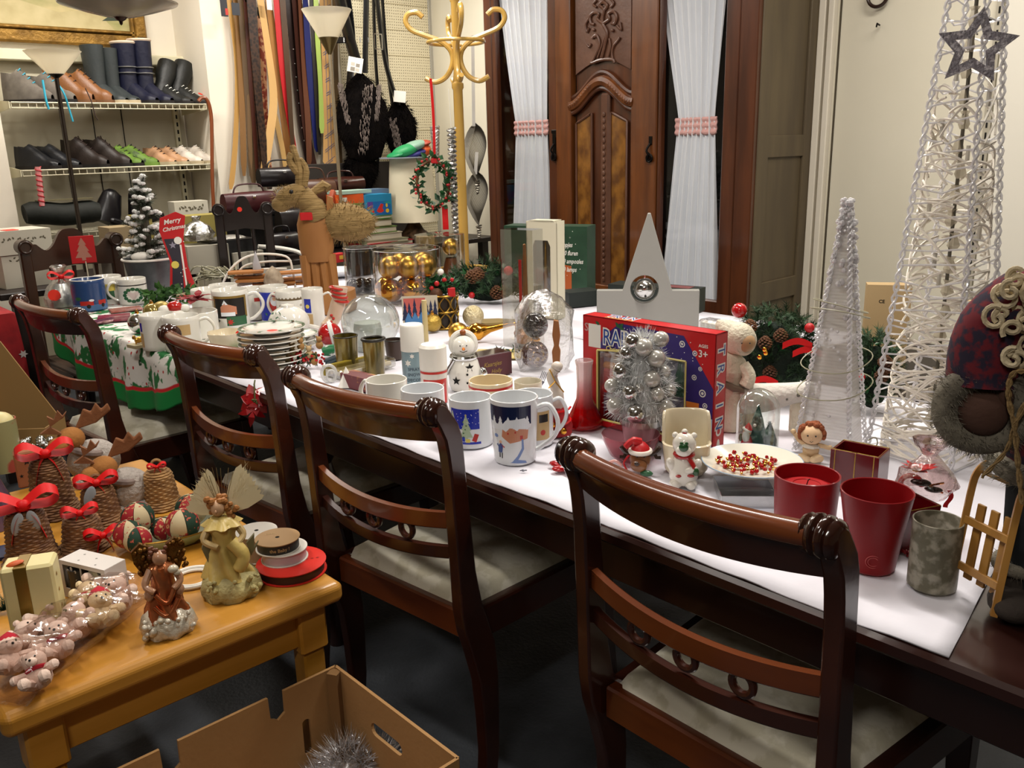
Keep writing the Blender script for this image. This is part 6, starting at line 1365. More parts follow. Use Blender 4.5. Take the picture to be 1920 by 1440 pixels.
m = MB(k_); m.tube([(0, 0, 0), (0, 0, Hc*.97)], 3.5, 6); m.build('centre_rod', mat('dark_rod_grey', '5d594f', .5), e)
m = MB(k_)
for i in range(26):
    t = i/30; m.lathe([(6, 0), (13*(1-t*.6), 8), (5, 24), (9, 30)], 8, (wob(5), wob(5), Hc*t*.95+8), fn=lambda a, z: 1+.3*math.sin(a*3))
m.build('plastic_sleeves', mat('yellowish_plastic', 'cdc2aa', .3, alpha=.6), e, kind='stuff')
zst = 705
st = thing('glitter_star', 'silver glitter open star fixed to the front of the tall cone', 'star', e.location, e.rotation_euler.z)
m = MB(k_); R0 = 61
m.M = Tm(6, -62, zst) @ Rm(.1, 'Y')
o1 = star(0, 0, R0, 5, .5); o2 = star(0, 0, R0*.56, 5, .46)
m.prism(o1, 9, 'y', -4.5, hole=list(reversed(o2))); m.build('star', mat('silver_glitter', '8f8b92', .45, .15, col2='cfcbd0', ns=150, lo=.5, hi=.62, bump=.8, bs=200), st, smooth=0)
m = MB(k_); m.tube([(6, -56, zst+20), (4, -30, zst+26)], 1.5, 5); m.build('wire_tie', SILVM, st)
# train box -----------------------------------------------------------------------
e, w_, k_ = two('train_set_box', 'red and purple toy train set box with a clear window', 'box', (1094, 790), (1335, 853))
h = 216; d_ = 36; TR = mat('box_red', 'b8181c', .35, coat=.2)
m = MB(k_); m.prism([(-w_/2, 0), (w_/2, 0), (w_/2, h), (-w_/2, h)], 2, 'y', 0, hole=[(-w_*.38, 14), (-w_*.38, h*.7), (-w_*.12, h*.74), (w_*.3, h*.74), (w_*.3, 16)])
m.box((-w_/2+1, d_/2, h/2), (2, d_, h)).box((w_/2-1, d_/2, h/2), (2, d_, h)).box((0, d_/2, h-1), (w_, d_, 2)).box((0, d_/2, 1), (w_, d_, 2)).box((0, d_-1, h/2), (w_, 2, h)); m.build('carton', TR, e, smooth=0)
m = MB(k_); m.box((-w_*.04, 2.6, h*.42), (w_*.7, .6, h*.66)); m.build('clear_window', film('window_film', 'f6f6f6', .05, .05), e, smooth=0)
m = MB(k_)
F = flat_y(0); x0, x1 = -w_/2, w_/2
pl = [(0, [(x0+w_*.3, h*.97), (x0+w_*.78, h*.95), (x1-2, h*.55), (x1-2, h*.3), (w_*.3, h*.3), (w_*.3, h*.74), (-w_*.12, h*.74), (-w_*.36, h*.72), (x0+w_*.16, h*.82)]),
      (3, [(x1-2, h*.03), (x1-2, h*.3), (w_*.3, h*.3), (w_*.3, h*.08)]), (4, rect(x0+14, h*.72, x0+44, h*.93))]
for a, b, r_ in ((.36, .62, 5), (.42, .5, 7), (.44, .4, 5), (.36, .82, 5), (.27, .88, 6), (.4, .7, 4)): pl += [(4, disc(w_*a, h*b, r_, 12)), (0, disc(w_*a, h*b, r_*.7, 12)), (4, disc(w_*a, h*b, r_*.4, 8))]
pl += [(4, disc(random.uniform(-w_*.2, w_*.42), h*(.84+wob(.1)), 1.1, 5)) for i in range(46)]
pl += [(5, leaf2(x0+w_*.3, h*.93, 14, 7, .8)), (5, leaf2(x0+w_*.3, h*.93, 14, 7, 2.3)), (5, leaf2(x0+w_*.3, h*.93, 12, 6, -.1)), (5, leaf2(x0+w_*.44, h*.9, 12, 6, .2)), (5, leaf2(x0+w_*.14, h*.93, 12, 6, 2.6)), (6, rect(w_*.31, h*.36, w_*.4, h*.41)), (3, rect(w_*.34, h*.26, w_*.35, h*.36)), (1, [(x0+w_*.8, h-1), (x1-1, h-1), (x1-1, h*.62), (x1-4, h*.62)])]
decal(m, pl, F, None, .25)
words(m, 'RAIN', x0+w_*.3, h*.77, 42, F, 4, lift=1.8, wd=.8, off=.07); words(m, 'RAIN', x0+w_*.3, h*.77, 42, F, 7, lift=2.3, wd=.8, off=.0)
words(m, 'Christmas play set', x0+w_*.36, h*.715, 13, F, 8, lift=2); words(m, '3+', w_*.42, h*.8, 18, F, 4, lift=2); words(m, 'AGES', w_*.42, h*.88, 8, F, 4, lift=2); words(m, 'S', x0+9, h*.86, 22, F, 9, lift=.5)
m.m = 8; fr_ = [(-w_*.38, 14), (-w_*.38, h*.7), (-w_*.12, h*.74), (w_*.3, h*.74), (w_*.3, 16)]
for i in range(5): a, b = fr_[i], fr_[(i+1) % 5]; m.tube([(a[0], -.3, a[1]), (b[0], -.3, b[1])], 2, 5)
m.m = 0
Ft = lambda u, v, l: (u, v, h+l); words(m, 'TRAIN', x0+w_*.27, 12, 29, Ft, 4, lift=.3, wd=.8, off=.07); words(m, 'TRAIN', x0+w_*.27, 12, 29, Ft, 7, lift=.6, wd=.8, off=0); words(m, 'Christmas play set', x0+w_*.28, 3, 9, Ft, 8, lift=.4)
Fs = lambda u, v, l: (w_/2+l, v, u)
for i, ch in enumerate('TRAIN'): 
    Fc = lambda u, v, l, i=i: (w_/2+l, d_/2-u*0+v-10, h*.86-i*33-u); words(m, ch, 0, 0, 30, Fc, 4, lift=.3, off=.09); words(m, ch, 0, 0, 30, Fc, 7, lift=.6, off=0)
decal(m, [(4, disc(h*.18, d_/2, 9)), (1, disc(h*.18, d_/2, 5)), (4, disc(h*.06, d_/2, 12, 10, 5))], Fs, None, .3)
m.build('printed_artwork', [mat('box_purple', '33256b', .35), TR, P_YEL, mat('box_ice', 'a3b8d6', .4), PAPER, P_GRN, P_ORG, mat('letter_blue', '22458f', .35), mat('box_cream_yellow', 'd8c878', .4), mat('logo_pink_grey', 'b88a86', .5)], e, smooth=0, fix=False)
m = MB(k_); m.box((-w_*.04, d_-12, h*.42), (w_*.7, 1, h*.7)); m.build('inner_tray', mat('tray_lilac', 'b5b2d0', .4), e, smooth=0)
m = MB(k_); m.box((-w_*.22, 14, h*.43), (w_*.28, 16, 46), b=5); m.box((-w_*.16, 14, h*.54), (w_*.12, 16, 18), b=3); m.cyl((-w_*.32, 8, h*.36), 9, 5, 14, UP_Y); m.cyl((-w_*.2, 8, h*.36), 7, 5, 14, UP_Y); m.build('toy_engine', mat('toy_red', 'c41a1c', .25, coat=.3), e, smooth=30)
m = MB(k_); m.cyl((-w_*.35, 14, h*.56), 7, w_*.22, 12, Rm(PI/2, 'Y')); m.build('toy_funnel', mat('toy_orange', 'd88a1c', .3), e); m = MB(k_); m.box((-w_*.24, 18, h*.66), (w_*.24, 14, 12), b=2); m.build('toy_wagon', mat('toy_tan', '9c6a2e', .4), e)
for x, z, s in ((w_*.22, 90, 1.), (w_*.1, 96, .9)):
    m = MB(k_)
    for j in range(5): m.lathe([(20*s*(1-j*.17), z+j*12*s), (7*s*(1-j*.1), z+j*12*s+15*s)], 9, (x, 18, 0), Matrix.Diagonal((1, .6, 1, 1)))
    m.build('toy_tree', mat('toy_green', '1b6b45', .4), e, smooth=0)
m = MB(k_); m.box((w_*.12, 12, 56), (w_*.36, 10, 12), b=2); m.box((-w_*.1, 14, 24), (w_*.5, 10, 10), b=2); m.build('toy_track', mat('toy_dark', '7a1a22', .4), e, smooth=0)
# grey wooden tree with bell -------------------------------------------------------------
e, k_ = put('wooden_tree_stand', 'grey painted wooden tree cut-out with a silver bell in its round hole', 'ornament', 1213, 640, TT)
h0 = 96; GP = mat('grey_paint', '8e8d87', .5); bz = 98
out = [(-94, 0), (94, 0), (94, h0), (44, h0), (3, h0+140), (-2, h0+140), (-46, h0), (-94, h0)]
m = MB(k_); m.prism(out, 18, 'y', 0, hole=[(-6+26*math.cos(-t*2*PI/28), bz+26*math.sin(-t*2*PI/28)) for t in range(28)]); m.build('board', GP, e, smooth=0, bevel=k_*1.2)
m = MB(k_); m.sph((-6, 9, bz), 20, 24); m.torus((-6, 9, bz), 20.4, 1.3, 30, 6); m.build('bell', SILV, e); m = MB(k_); [m.sph((-6+8*math.cos(a), -8.5, bz+12*math.sin(a)), 2.2, 8) for a in (.6, 2.5, -1.3)]; m.build('bell_hole', BLK, e)
m = MB(k_); m.tube([(-6, 9, bz+20), (-6, 9, bz+26)], 1.4, 5); m.build('hanger', SILV, e)
# green box, dark boxes, white carton with window --------------------------------------
GRB = mat('dark_green_carton', '1c3a27', .45, col2='24452f', ns=20)
e, w_, k_ = two('green_box', 'dark green carton with white lettering behind the white window carton', 'box', (948, 546), (1101, 553)); h = 124
mm_box('carton', GRB, e, (0, 24, h/2), (w_, 48, h), s=k_)
m = MB(k_); F = flat_y(0)
for i, s in enumerate(('30 lampjes', 'met 30 fluren', 'mit 30 ampoules', 'mit 30 lamps')): words(m, s, 18, h*.7-i*15, 12, F, 0, 'LEFT', .3, lift=.4, wd=.7)
decal(m, [(1, [(20, 2), (52, 2), (52, h*.42), (20, h*.46)]), (2, disc(28, 18, 8)), (2, disc(26, 30, 6)), (3, rect(18, 2, 40, 10))], F, None, .3)
for i in range(18): decal(m, [(0, disc(random.uniform(-w_*.45, w_*.45), random.uniform(6, h-6), .9, 5))], F, None, .3)
words(m, '*', w_*.3, h*.8, 8, F); m.build('print', [PAPER, mat('print_burnt_orange', 'a8501c', .5), P_TAN, P_DK], e, smooth=0, fix=False)
e, w_, k_ = two('flat_box', 'dark green flat box right of the grey wooden tree', 'box', (1140, 575), (1302, 590)); mm_box('carton', mat('black_green_card', '161f1a', .5), e, (0, 24, 22), (w_, 48, 44), s=k_); mm_box('label', mat('muted_red_label', '6d3a3a', .5), e, (w_*.25, 26, 44.4), (w_*.3, 26, .6), s=k_)
e, w_, k_ = two('flat_box', 'small dark box lying between the green box and the grey wooden tree', 'box', (1068, 578), (1128, 572)); mm_box('carton', mat('black_green_card', '161f1a', .5), e, (0, 24, 14), (w_, 44, 28), s=k_)
e, w_, k_ = two('window_carton', 'tall white carton with a long arched window, a gold tree topper inside', 'box', (990, 595), (1046, 600)); h = 182
m = MB(k_); hl = [(-w_*.3, 12), (w_*.28, 12), (w_*.28, h*.74), (w_*.2, h*.8), (-w_*.22, h*.8), (-w_*.3, h*.74)]
m.prism([(-w_/2, 0), (w_/2, 0), (w_/2, h-5), (w_*.35, h), (-w_*.35, h), (-w_/2, h-5)], 1.5, 'y', 0, hole=hl); m.box((-w_/2+.8, 15, h/2), (1.6, 30, h-4)).box((w_/2-.8, 15, h/2), (1.6, 30, h-4)).box((0, 15, h-2), (w_*.8, 30, 3)).box((0, 15, 1), (w_, 30, 2)); m.build('carton', mat('cream_carton', 'cbc5ae', .55), e, smooth=0)
m = MB(k_); m.box((0, 29, h/2), (w_, 1, h-4)); m.build('carton_back', mat('grey_board', '7e7566', .7), e, smooth=0); m = MB(k_); m.box((0, 2, h*.42), (w_*.6, .4, h*.76)); m.build('window_film', film('window_film', 'f6f6f6', .05, .05), e, smooth=0)
m = MB(k_); m.lathe([(0, 14), (6, 18), (11, 30), (6, 46), (4, 70), (1.5, 140), (0, 142)], 16, (0, 15, 0)); m.build('gold_topper', GOLDM, e)
ACF = film('acetate_film', 'eeeeea', .1, .06)
e, w_, k_ = two('acetate_box', 'clear tall acetate box with a red strip left of the white window carton', 'box', (944, 648), (1002, 655)); h = 218; m = MB(k_); m.box((0, 18, h/2), (w_, 36, h)); m.build('film_box', ACF, e, smooth=0); mm_box('red_strip', RED, e, (-w_*.18, 30, 105), (6, 1, 110), s=k_); m = MB(k_); m.lathe([(0, 2), (20, 8), (24, 26), (12, 48), (5, 80), (3, 190), (0, 192)], 16, (6, 18, 0)); m.build('copper_topper', mat('copper_matt', 'a8754a', .3, .8), e)
# bag with two ball ornaments
def bauble(lab, px, py, r, mt, cap=True, group=None, cat='bauble', lift=0., z=None, name='bauble', cang=0.):
    e, k_ = put(name, lab, cat, px, py, TT if z is None else z, group, lift=lift); m = MB(k_); m.sph((0, 0, r), r, 28); m.build('ball', mt, e)
    if cap: m = MB(k_); m.M = Tm(0, 0, r) @ Rm(cang, 'Y'); m.cyl((0, 0, r*.94), r*.2, r*.2, 12); m.torus((0, 0, r*1.25), r*.1, r*.03, 12, 5, UP_Y); m.build('cap', GOLD, e)
    return e, k_
DKB = mat('black_glass_gold_fleck', '1a1416', .12, .3, col2='7a6230', ns=55, lo=.62, hi=.7, coat=.5); BRB = mat('bronze_glass', '4b2a22', .16, .5, col2='8f7440', ns=90, lo=.55, hi=.6, coat=.5)
bauble('bronze patterned glass bauble, the lower one in the clear wrap', 1003, 690, 26, BRB, cap=False); 
e, k_ = bauble('dark gold-flecked glass bauble standing on the bronze one', 1005, 690, 24, DKB, cap=False, lift=.086)
m = MB(k_); m.sph((0, 0, -3.5), (9, 9, 6), 12); m.build('gold_joint', GOLD, e)
e, k_ = put('cellophane_bag', 'crumpled clear cellophane wrap round the two dark baubles', 'wrap', 1020, 693, TT)
m = MB(k_); m.lathe([(44, 1), (52, 30), (56, 70), (50, 112), (34, 138), (10, 150), (0, 146)], 26, fn=lambda a, z: 1+.1*math.sin(a*4+z*.07)+.05*math.sin(a*9-z*.1)); m.build('film', CLR, e)
# toast-like peg figure and fork
e, k_ = put('wooden_figure', 'slim brown wooden stick figure standing right of the cellophane wrap', 'ornament', 1044, 745, TT, lift=0)
WL = mat('gingerbread_wood', '8a5a30', .6)
m = MB(k_); m.box((0, 0, 5), (16, 14, 10), b=2); m.tube([(0, 0, 8), (0, 0, 70)], 2, 6); m.build('stand', WL, e, smooth=0)
m = MB(k_); m.prism([(-6, 60), (6, 60), (8, 90), (5, 100), (8, 120), (5, 146), (-4, 148), (-7, 120), (-4, 100), (-8, 88)], 10, 'y', -5); m.build('figure', WL, e, smooth=0, bevel=k_)
e, k_ = put('goose_ornament', 'white goose-necked ornament with a gold ribbon and red skirt left of the red vase', 'ornament', 1046, 812, TT)
m = MB(k_); m.lathe([(0, 0), (26, 0), (28, 14), (22, 34), (13, 52), (0, 58)], 24, fn=lambda a, z: 1+.05*math.sin(a*7)); m.build('red_skirt', mat('red_knit', '93161a', .7, bump=.5, bs=60), e)
m = MB(k_); m.tube(crv([(0, 0, 50), (-2, -2, 84), (-10, -4, 112), (-2, -6, 126)]), [13]*6+[10]*6+[9]*6+[10], 12); m.sph((0, -6, 130), (11, 10, 10), 12); m.build('neck', mat('porcelain_pink_white', 'cfc3b6', .25, coat=.3), e)
m = MB(k_); [m.tube([(-4, -12, 104), (x, -16, z)], 2.2, 6, flat=.5) for x, z in ((-14, 128), (12, 84), (-16, 92))]; m.build('gold_ribbon', GOLDM, e)
m = MB(k_); [m.sph((x, -24, z), 7, 12) for x, z in ((-10, 24), (10, 12))]; m.build('gold_bell', GOLD, e)
m = MB(k_); m.tube([(24*math.cos(t*.5), -8+18*math.sin(t*.5), 4+t*2.) for t in range(26)], 2.2, 5); m.build('red_rope', REDS, e)
e, k_ = put('fork', 'silver fork leaning against the cellophane wrap, tines upward', 'fork', 1008, 735, TT); m = MB(k_); m.M = Rm(.35, 'Y') @ Rm(.1, 'X')
for i in range(4): m.box((-4.5+i*3, 0, 34), (1.3, .8, 18), b=.2)
m.prism([(-6, 24), (6, 24), (4, 16), (1.6, 12), (2, .5), (-2, .5), (-1.6, 12), (-4, 16)], .9, 'y', -.4); m.build('fork', mat('pewter', '5f6066', .3, .9), e, smooth=0)
# beige cartons by the wall, behind the tall cone
tb3 = thing('corner_table', 'low dark table behind the garlands by the cream wall', 'table', (3.22, 1.25, 0)); m = MB(); m.box((0, 0, .49), (.84, .9, .03)); m.build('tabletop', DKT, tb3, smooth=0); [mm_box('leg', DKT, tb3, (x, y, .24), (.05, .05, .48)) for x in (-.38, .38) for y in (-.38, .38)]
TANC = mat('tan_carton', 'b59a70', .65)
A = atx(1628, 534, 2.9); e = thing('carton', 'tan carton with a small printed mark standing behind the tall cone', 'box', (2.9, A.y-.0, .506)); k_ = kk(A); hh = (A.z-.506)/k_; m = MB(k_); m.M = Rm(-.45-PI/4+.2, 'Z'); m.box((38, 18, hh/2), (78, 34, hh)); m.build('carton', TANC, e, smooth=0); m = MB(k_); m.M = Rm(-.45-PI/4+.2, 'Z'); words(m, 'CE', 26, hh-34, 9, flat_y(1), 0, lift=.4); m.build('print', BLK, e, smooth=0, fix=False)
A = atx(1826, 566, 2.9); e = thing('carton', 'tan carton between the tall cone and the santa doll', 'box', (2.9, A.y, .506)); k_ = kk(A); hh = (A.z-.506)/k_; m = MB(k_); m.M = Rm(-.45-PI/4, 'Z'); m.box((20, 18, hh/2), (60, 34, hh)); m.build('carton', TANC, e, smooth=0)
e, w_, k_ = two('wrapped_packet', 'white packet in clear film behind the snow child statue', 'packet', (1312, 628), (1372, 640)); mm_box('packet', PAPER, e, (0, 14, 14), (w_, 26, 22), s=k_); m = MB(k_); m.box((0, 14, 16), (w_+8, 34, 30), b=4); m.build('film', CLR, e, smooth=40); pic_flat(k_, e, 'print', [mat('print_grey', '76746e', .6)], [(0, rect(-4, 8, 4, 16))], 1)
# ================================================================ santa doll and sledge
e, k_ = put('santa_doll', 'large plush santa in dark red checked coat with fur cuffs, right edge of the frame', 'doll', 1962, 1150, .7305)
PLD = mat('dark_red_check', '5c121c', .95, col2='20182a', ns=75, lo=.44, hi=.56); FG = mat('grey_fur', '5c564b', .95, col2='7a7466', ns=20, bump=.5, bs=60); SUE = mat('brown_suede', '3e281f', .9, col2='4c3227', ns=8, bump=.2, bs=60); TRO = mat('dark_trousers', '12161a', .9)
m = MB(k_); m.lathe([(0, 40), (74, 44), (86, 150), (94, 300), (0, 310)], 28, R=Matrix.Diagonal((1, .8, 1, 1)), fn=lambda a, z: 1+.04*math.sin(a*6)); m.build('trousers', TRO, e)
m = MB(k_); m.lathe([(0, 280), (112, 286), (118, 360), (120, 480), (104, 590), (60, 660), (0, 670)], 32, R=Matrix.Diagonal((1, .8, 1, 1)), fn=lambda a, z: 1+.03*math.sin(a*5+z*.02)); m.build('coat', PLD, e)
m = MB(k_); m.tube(crv([(-38, -40, 610), (-96, -66, 590), (-140, -86, 530), (-142, -96, 450)]), [56]*6+[62]*6+[60]*6+[62], 20); m.build('sleeve', PLD, e)
m = MB(k_); R = Tm(-136, -118, 412) @ Rm(.25, 'Z') @ UP_Y; m.torus((0, 0, 0), 58, 24, 30, 12, R); cf = m.build('fur_cuff', FG, e)
m = MB(k_)
for i in range(2200):
    a = random.uniform(0, 2*PI); b = random.uniform(0, 2*PI); q = Vector(((58+24*math.cos(b))*math.cos(a), (58+24*math.cos(b))*math.sin(a), 24*math.sin(b))); n_ = Vector((math.cos(b)*math.cos(a), math.cos(b)*math.sin(a), math.sin(b))); p = R @ q; d = (R.to_3x3() @ n_ + Vector((wob(.6), wob(.6), wob(.6)))).normalized()*14; s = d.orthogonal().normalized()*.6; m.add([p-s, p+s, p+d], [(0, 1, 2)])
m.build('fur_pile', FG, cf, kind='stuff', smooth=0, fix=False)
m = MB(k_); m.sph((-136, -130, 410), (42, 26, 42), 20); m.sph((-104, -128, 440), (14, 16, 20), 12); m.build('mitten', SUE, e)
m = MB(k_); m.torus((0, 0, 288), 104, 24, 40, 10, Matrix.Diagonal((1, .8, 1, 1))); m.build('fur_hem', FG, e)
m = MB(k_)
for i in range(1500): a = random.uniform(PI*.7, PI*1.9); b = wob(1.2); p = Vector((126*math.cos(a), 101*math.sin(a), 288+22*math.sin(b))); d = Vector((math.cos(a)+wob(.5), math.sin(a)+wob(.5), wob(.8))).normalized()*15; s = d.orthogonal().normalized()*.6; m.add([p-s, p+s, p+d], [(0, 1, 2)])
m.build('fur_hem_pile', FG, e, kind='stuff', smooth=0, fix=False)
for s in (-1, 1):
    m = MB(k_); m.sph((s*46-4, -40, 30), (48, 66, 32), 18); m.cyl((s*46-4, -8, 20), 42, 66, 18); m.build('boot', mat('grey_brown_boot', '2f2721', .85, bump=.4, bs=50), e)
    m = MB(k_); m.torus((s*46-4, -8, 92), 40, 13, 26, 8); fuzz(m, (s*46-4, -8, 92), (52, 52, 14), 500, 12, .6); m.build('boot_fur', FG, e, smooth=50)
m = MB(k_); m.sph((0, -10, 700), (66, 60, 64), 20); m.build('head', P_SKIN, e)
m = MB(k_); random.seed(5); BEA = mat('cream_curls', 'ad9c7c', .9, bump=.5, bs=70, col2='c4b596', ns=20)
for i in range(60):
    c = Vector((random.uniform(-135, 10), random.uniform(-150, -112), random.uniform(500, 650))); r_ = random.uniform(9, 17); a0 = random.uniform(0, 6)
    m.tube([c+Vector((r_*math.cos(a0+t*.5), -t*.4, r_*math.sin(a0+t*.5)-t)) for t in range(14)], 4.6, 6)
m.sph((-40, -100, 590), (70, 40, 70), 14); m.build('beard', BEA, e)
m = MB(k_); m.lathe([(66, 0), (56, 40), (30, 90), (0, 110)], 24, (4, -6, 716)); m.build('hat', PLD, e)
e, k_ = put('rope_loop', 'twisted beige rope tied from the santa mitten to the small sledge', 'rope', 1962, 1150, .7305)
m = MB(k_); ROP = mat('jute_rope', '7d6540', .9, bump=.6, bs=90)
def twist(pts, r_):
    P_ = crv(pts, 8)
    for off in (0, PI): m.tube([p+Vector((math.cos(i*.9+off), 0, math.sin(i*.9+off)))*r_*.5 for i, p in enumerate(P_)], r_*.6, 5)
twist([(-84, -150, 402), (-66, -152, 470), (-76, -152, 492), (-96, -152, 486), (-98, -152, 450), (-84, -150, 402)], 5); twist([(-84, -150, 402), (-72, -140, 330), (-58, -140, 262)], 5); twist([(-84, -150, 402), (-92, -140, 350), (-122, -150, 300)], 4)
m.build('rope', ROP, e)
SW = mat('varnished_sled_wood', '96682c', .4, col2='a97b3a', ns=10, stretch=(6, 6, .6), coat=.2)
e, w_, k_ = two('wooden_sledge', 'small varnished wooden sledge standing upright at the right edge', 'sledge', (1781, 1108), (1862, 1158))
for s in (-1, 1):
    m = MB(k_); pts = crv([(s*w_/2, 0, 4), (s*w_/2, 10, 100), (s*w_/2, 22, 205), (s*w_/2, 30, 238), (s*w_/2, 50, 256), (s*w_/2, 74, 254)], 6)
    m.tube(pts, 9, 4, flat=.8); m.build('runner', SW, e, smooth=0)
for z, y in ((62, 2), (150, 14)): m = MB(k_); m.box((0, y, z), (w_, 7, 15), b=1, rx=-.13); m.build('cross_bar', SW, e, smooth=0)
for i in range(3): m = MB(k_); m.box((w_*(-.3+.3*i), 24, 108), (18, 6, 150), b=1, rx=-.1); m.build('slat', SW, e, smooth=0)
m = MB(k_); m.tube([(-w_/2-6, 42, 240), (w_/2+12, 42, 240)], 4, 8); m.sph((w_/2+16, 42, 240), 8, 10); m.build('dowel', SW, e)
# ================================================================ big table, left half
CANW = mat('can_white_plastic', 'dad6cc', .35)
def spray(lab, x, yb, yt, w_, split, body, prints, cap2=0):
    e, k_ = put('spray_can', lab, 'spray can', x, yb, TT); h = (yb-yt)/.955; r = w_/2; hs = h*split
    m = MB(k_); m.lathe([(0, 0), (r-1, 0), (r, 2), (r, hs), (0, hs)], 32); m.build('can', body, e, smooth=40)
    m = MB(k_); m.lathe([(0, hs), (r+.6, hs), (r+.4, h-3-cap2), (r-2-cap2, h), (0, h)], 32); m.build('cap', CANW, e, smooth=40)
    mats, pl, tx = prints(r, hs); m = MB(k_); f = on_cyl(lambda z: r); decal(m, pl, f, 3, .2)
    for s, x_, z_, sz, mi in tx: words(m, s, x_, z_, sz, f, mi, step=3, lift=.6)
    m.build('label_print', mats, e, smooth=60, fix=False)
spray('tall white-capped spray can with a pale blue snow label', 778, 727, 611, 43, .6, mat('can_blue_grey', '7f969c', .35, .2), lambda r, h: ([PAPER, mat('print_slate', '465560', .4)], [(0, star(-r*.5, h*.72, 7, 6, .5)), (0, star(-r*.1, h*.9, 5, 6, .5))], [('SPRAY', 0, h*.52, 8, 1), ('SNOW', 0, h*.38, 8, 1), ('DECOR', 0, h*.24, 8, 1)]))
spray('shorter white-capped spray can with red lettering panel, in front of the blue one', 816, 752, 647, 50, .58, mat('can_white', 'cdc8bf', .3, .1), lambda r, h: ([P_RED, PAPER], [(0, rect(-r*1.4, h*.9, r*1.4, h*.97)), (0, rect(-r*.9, -0, r*1.1, h*.74))], [('neige de Noel', 0, h*.55, 7, 1), ('spray', 0, h*.38, 7, 1)]), 2)
# snowman lantern
e, k_ = put('snowman_lantern', 'white ceramic snowman lantern with star cut-outs and silver scarf', 'lantern', 872, 728, TT)
m = MB(k_); m.lathe([(0, 0), (26, 0), (30, 12), (31, 34), (26, 54), (21, 62), (0, 64)], 30); m.build('body', WHT, e)
m = MB(k_); m.sph((0, 0, 80), (22, 21, 21), 22); m.build('head', WHT, e); m = MB(k_); m.torus((0, 4, 84), 22, 5.5, 28, 8, Rm(PI/2-.2, 'X')); m.build('hood_rim', WHT, e)
m = MB(k_); m.torus((0, 0, 62), 22, 5, 28, 8); m.tube([(-18, -16, 60), (-28, -14, 44), (-32, -8, 32)], 6, 8, flat=.6); m.sph((34, -10, 30), (9, 8, 12), 12); m.build('silver_scarf', SILV, e)
m = MB(k_); f = on_cyl(lambda z: 30.4 if z < 40 else 27.4); decal(m, [(0, star(10, 46, 9)), (0, star(-16, 22, 9)), (0, disc(5, 34, 2.2)), (0, disc(5, 18, 2.2))], f, 4, .9); m.build('cut_out_stars', SLOTM, e, smooth=0, fix=False)
m = MB(k_); [m.sph((s*6, -20, 86), 1.3, 6) for s in (-1, 1)]; m.tube([(-7, -20, 76), (0, -20.6, 73.5), (7, -20, 76)], .5, 4); m.build('eyes_and_smile', BLK, e); m = MB(k_); m.lathe([(3.4, 0), (0, 9)], 8, (0, -20, 80), UP_Y); m.build('nose', P_ORG, e)
m = MB(k_); m.sph((0, 4, 106), 6, 10); m.build('pompom', mat('caramel_glaze', '8a4a1c', .3), e)
# maroon box, flat packs, icicle mould, paper cone
MRN = mat('maroon_card', '4a1a20', .4)
e, w_, k_ = two('maroon_box', 'maroon box with gold script right of the snowman lantern', 'box', (884, 716), (960, 700)); mm_box('carton', MRN, e, (0, 22, 21), (w_, 44, 42), s=k_); mm_box('clear_top', ACF, e, (0, 22, 43), (w_-4, 40, 2), s=k_); m = MB(k_); words(m, 'Kaarsjes', 2, 22, 12, flat_y(0), 0, lift=.4, shear=.3); words(m, 'Holly', 10, 8, 11, flat_y(0), 0, lift=.4, shear=.3); m.build('script', P_GOLD, e, smooth=0, fix=False)
e, w_, k_ = two('candle_pack', 'flat clear pack of cream taper candles with a gold ribbon edge', 'candles', (648, 712), (736, 690)); m = MB(k_); m.box((0, 26, 10), (w_+20, 54, 18), b=3); m.build('film', ACF, e, smooth=0)
for i in range(4): m = MB(k_); m.tube([(-w_/2, 10+i*11, 8), (w_/2+2, 10+i*11, 8)], 5, 8); m.build('taper_candle', mat('cream_wax', 'b9a878', .4, sss=.1), e)
mm_box('gold_edge', mat('mustard_card', '8f7c1e', .5), e, (0, 52, 11), (w_+22, 6, 19), s=k_)
e, w_, k_ = two('maroon_box', 'maroon gift box with gold swirls, beside the paper cone', 'box', (640, 724), (694, 738)); mm_box('carton', mat('maroon_gold', '5e0f16', .4, col2='a8702c', ns=30, lo=.55, hi=.62), e, (0, 16, 13), (w_, 32, 26), s=k_)
e, k_ = put('paper_cone', 'small white paper pyramid standing in front of the maroon gift box', 'ornament', 651, 724, TT); m = MB(k_); m.lathe([(0, 0), (20, 0), (0, 38)], 4, R=Rm(.5, 'Z')); m.build('pyramid', PAPER, e, smooth=0)
e, k_ = put('tree_clip', 'clear plastic hoop ornament behind the chair knob', 'ornament', 618, 716, TT); m = MB(k_); m.torus((0, 0, 16), 13, 3, 22, 8, UP_Y, sz=1.25); m.torus((4, -3, 12), 8, 2, 22, 8, UP_Y, sz=1.4); m.build('hoop', mat('pale_clear_plastic', 'd4d4d0', .15, alpha=.6, coat=.5), e)
e, k_ = put('blue_sticks', 'fanned bundle of blue grey wooden sticks behind the chair crest', 'sticks', 640, 690, TT)
for i in range(12): m = MB(k_); a = -.5+i*.11; m.tube([(-28+wob(3), 12+wob(8), 5+i % 3*4), (24*math.cos(a)+wob(3), 8, 16+26*math.sin(a)+wob(3))], 3.6, 6); m.build('stick', mat('slate_blue_wood', '3c4c55', .6), e)
e, k_ = put('berry_garland', 'tangle of tiny teddies, red berries and green wire behind the chair crests', 'garland', 578, 690, TT)
m = MB(k_)
for i in range(46): m.sph((wob(34), wob(14), 5+abs(wob(26))), random.uniform(2.5, 4), 7)
m.build('red_berries', RED, e, kind='stuff')
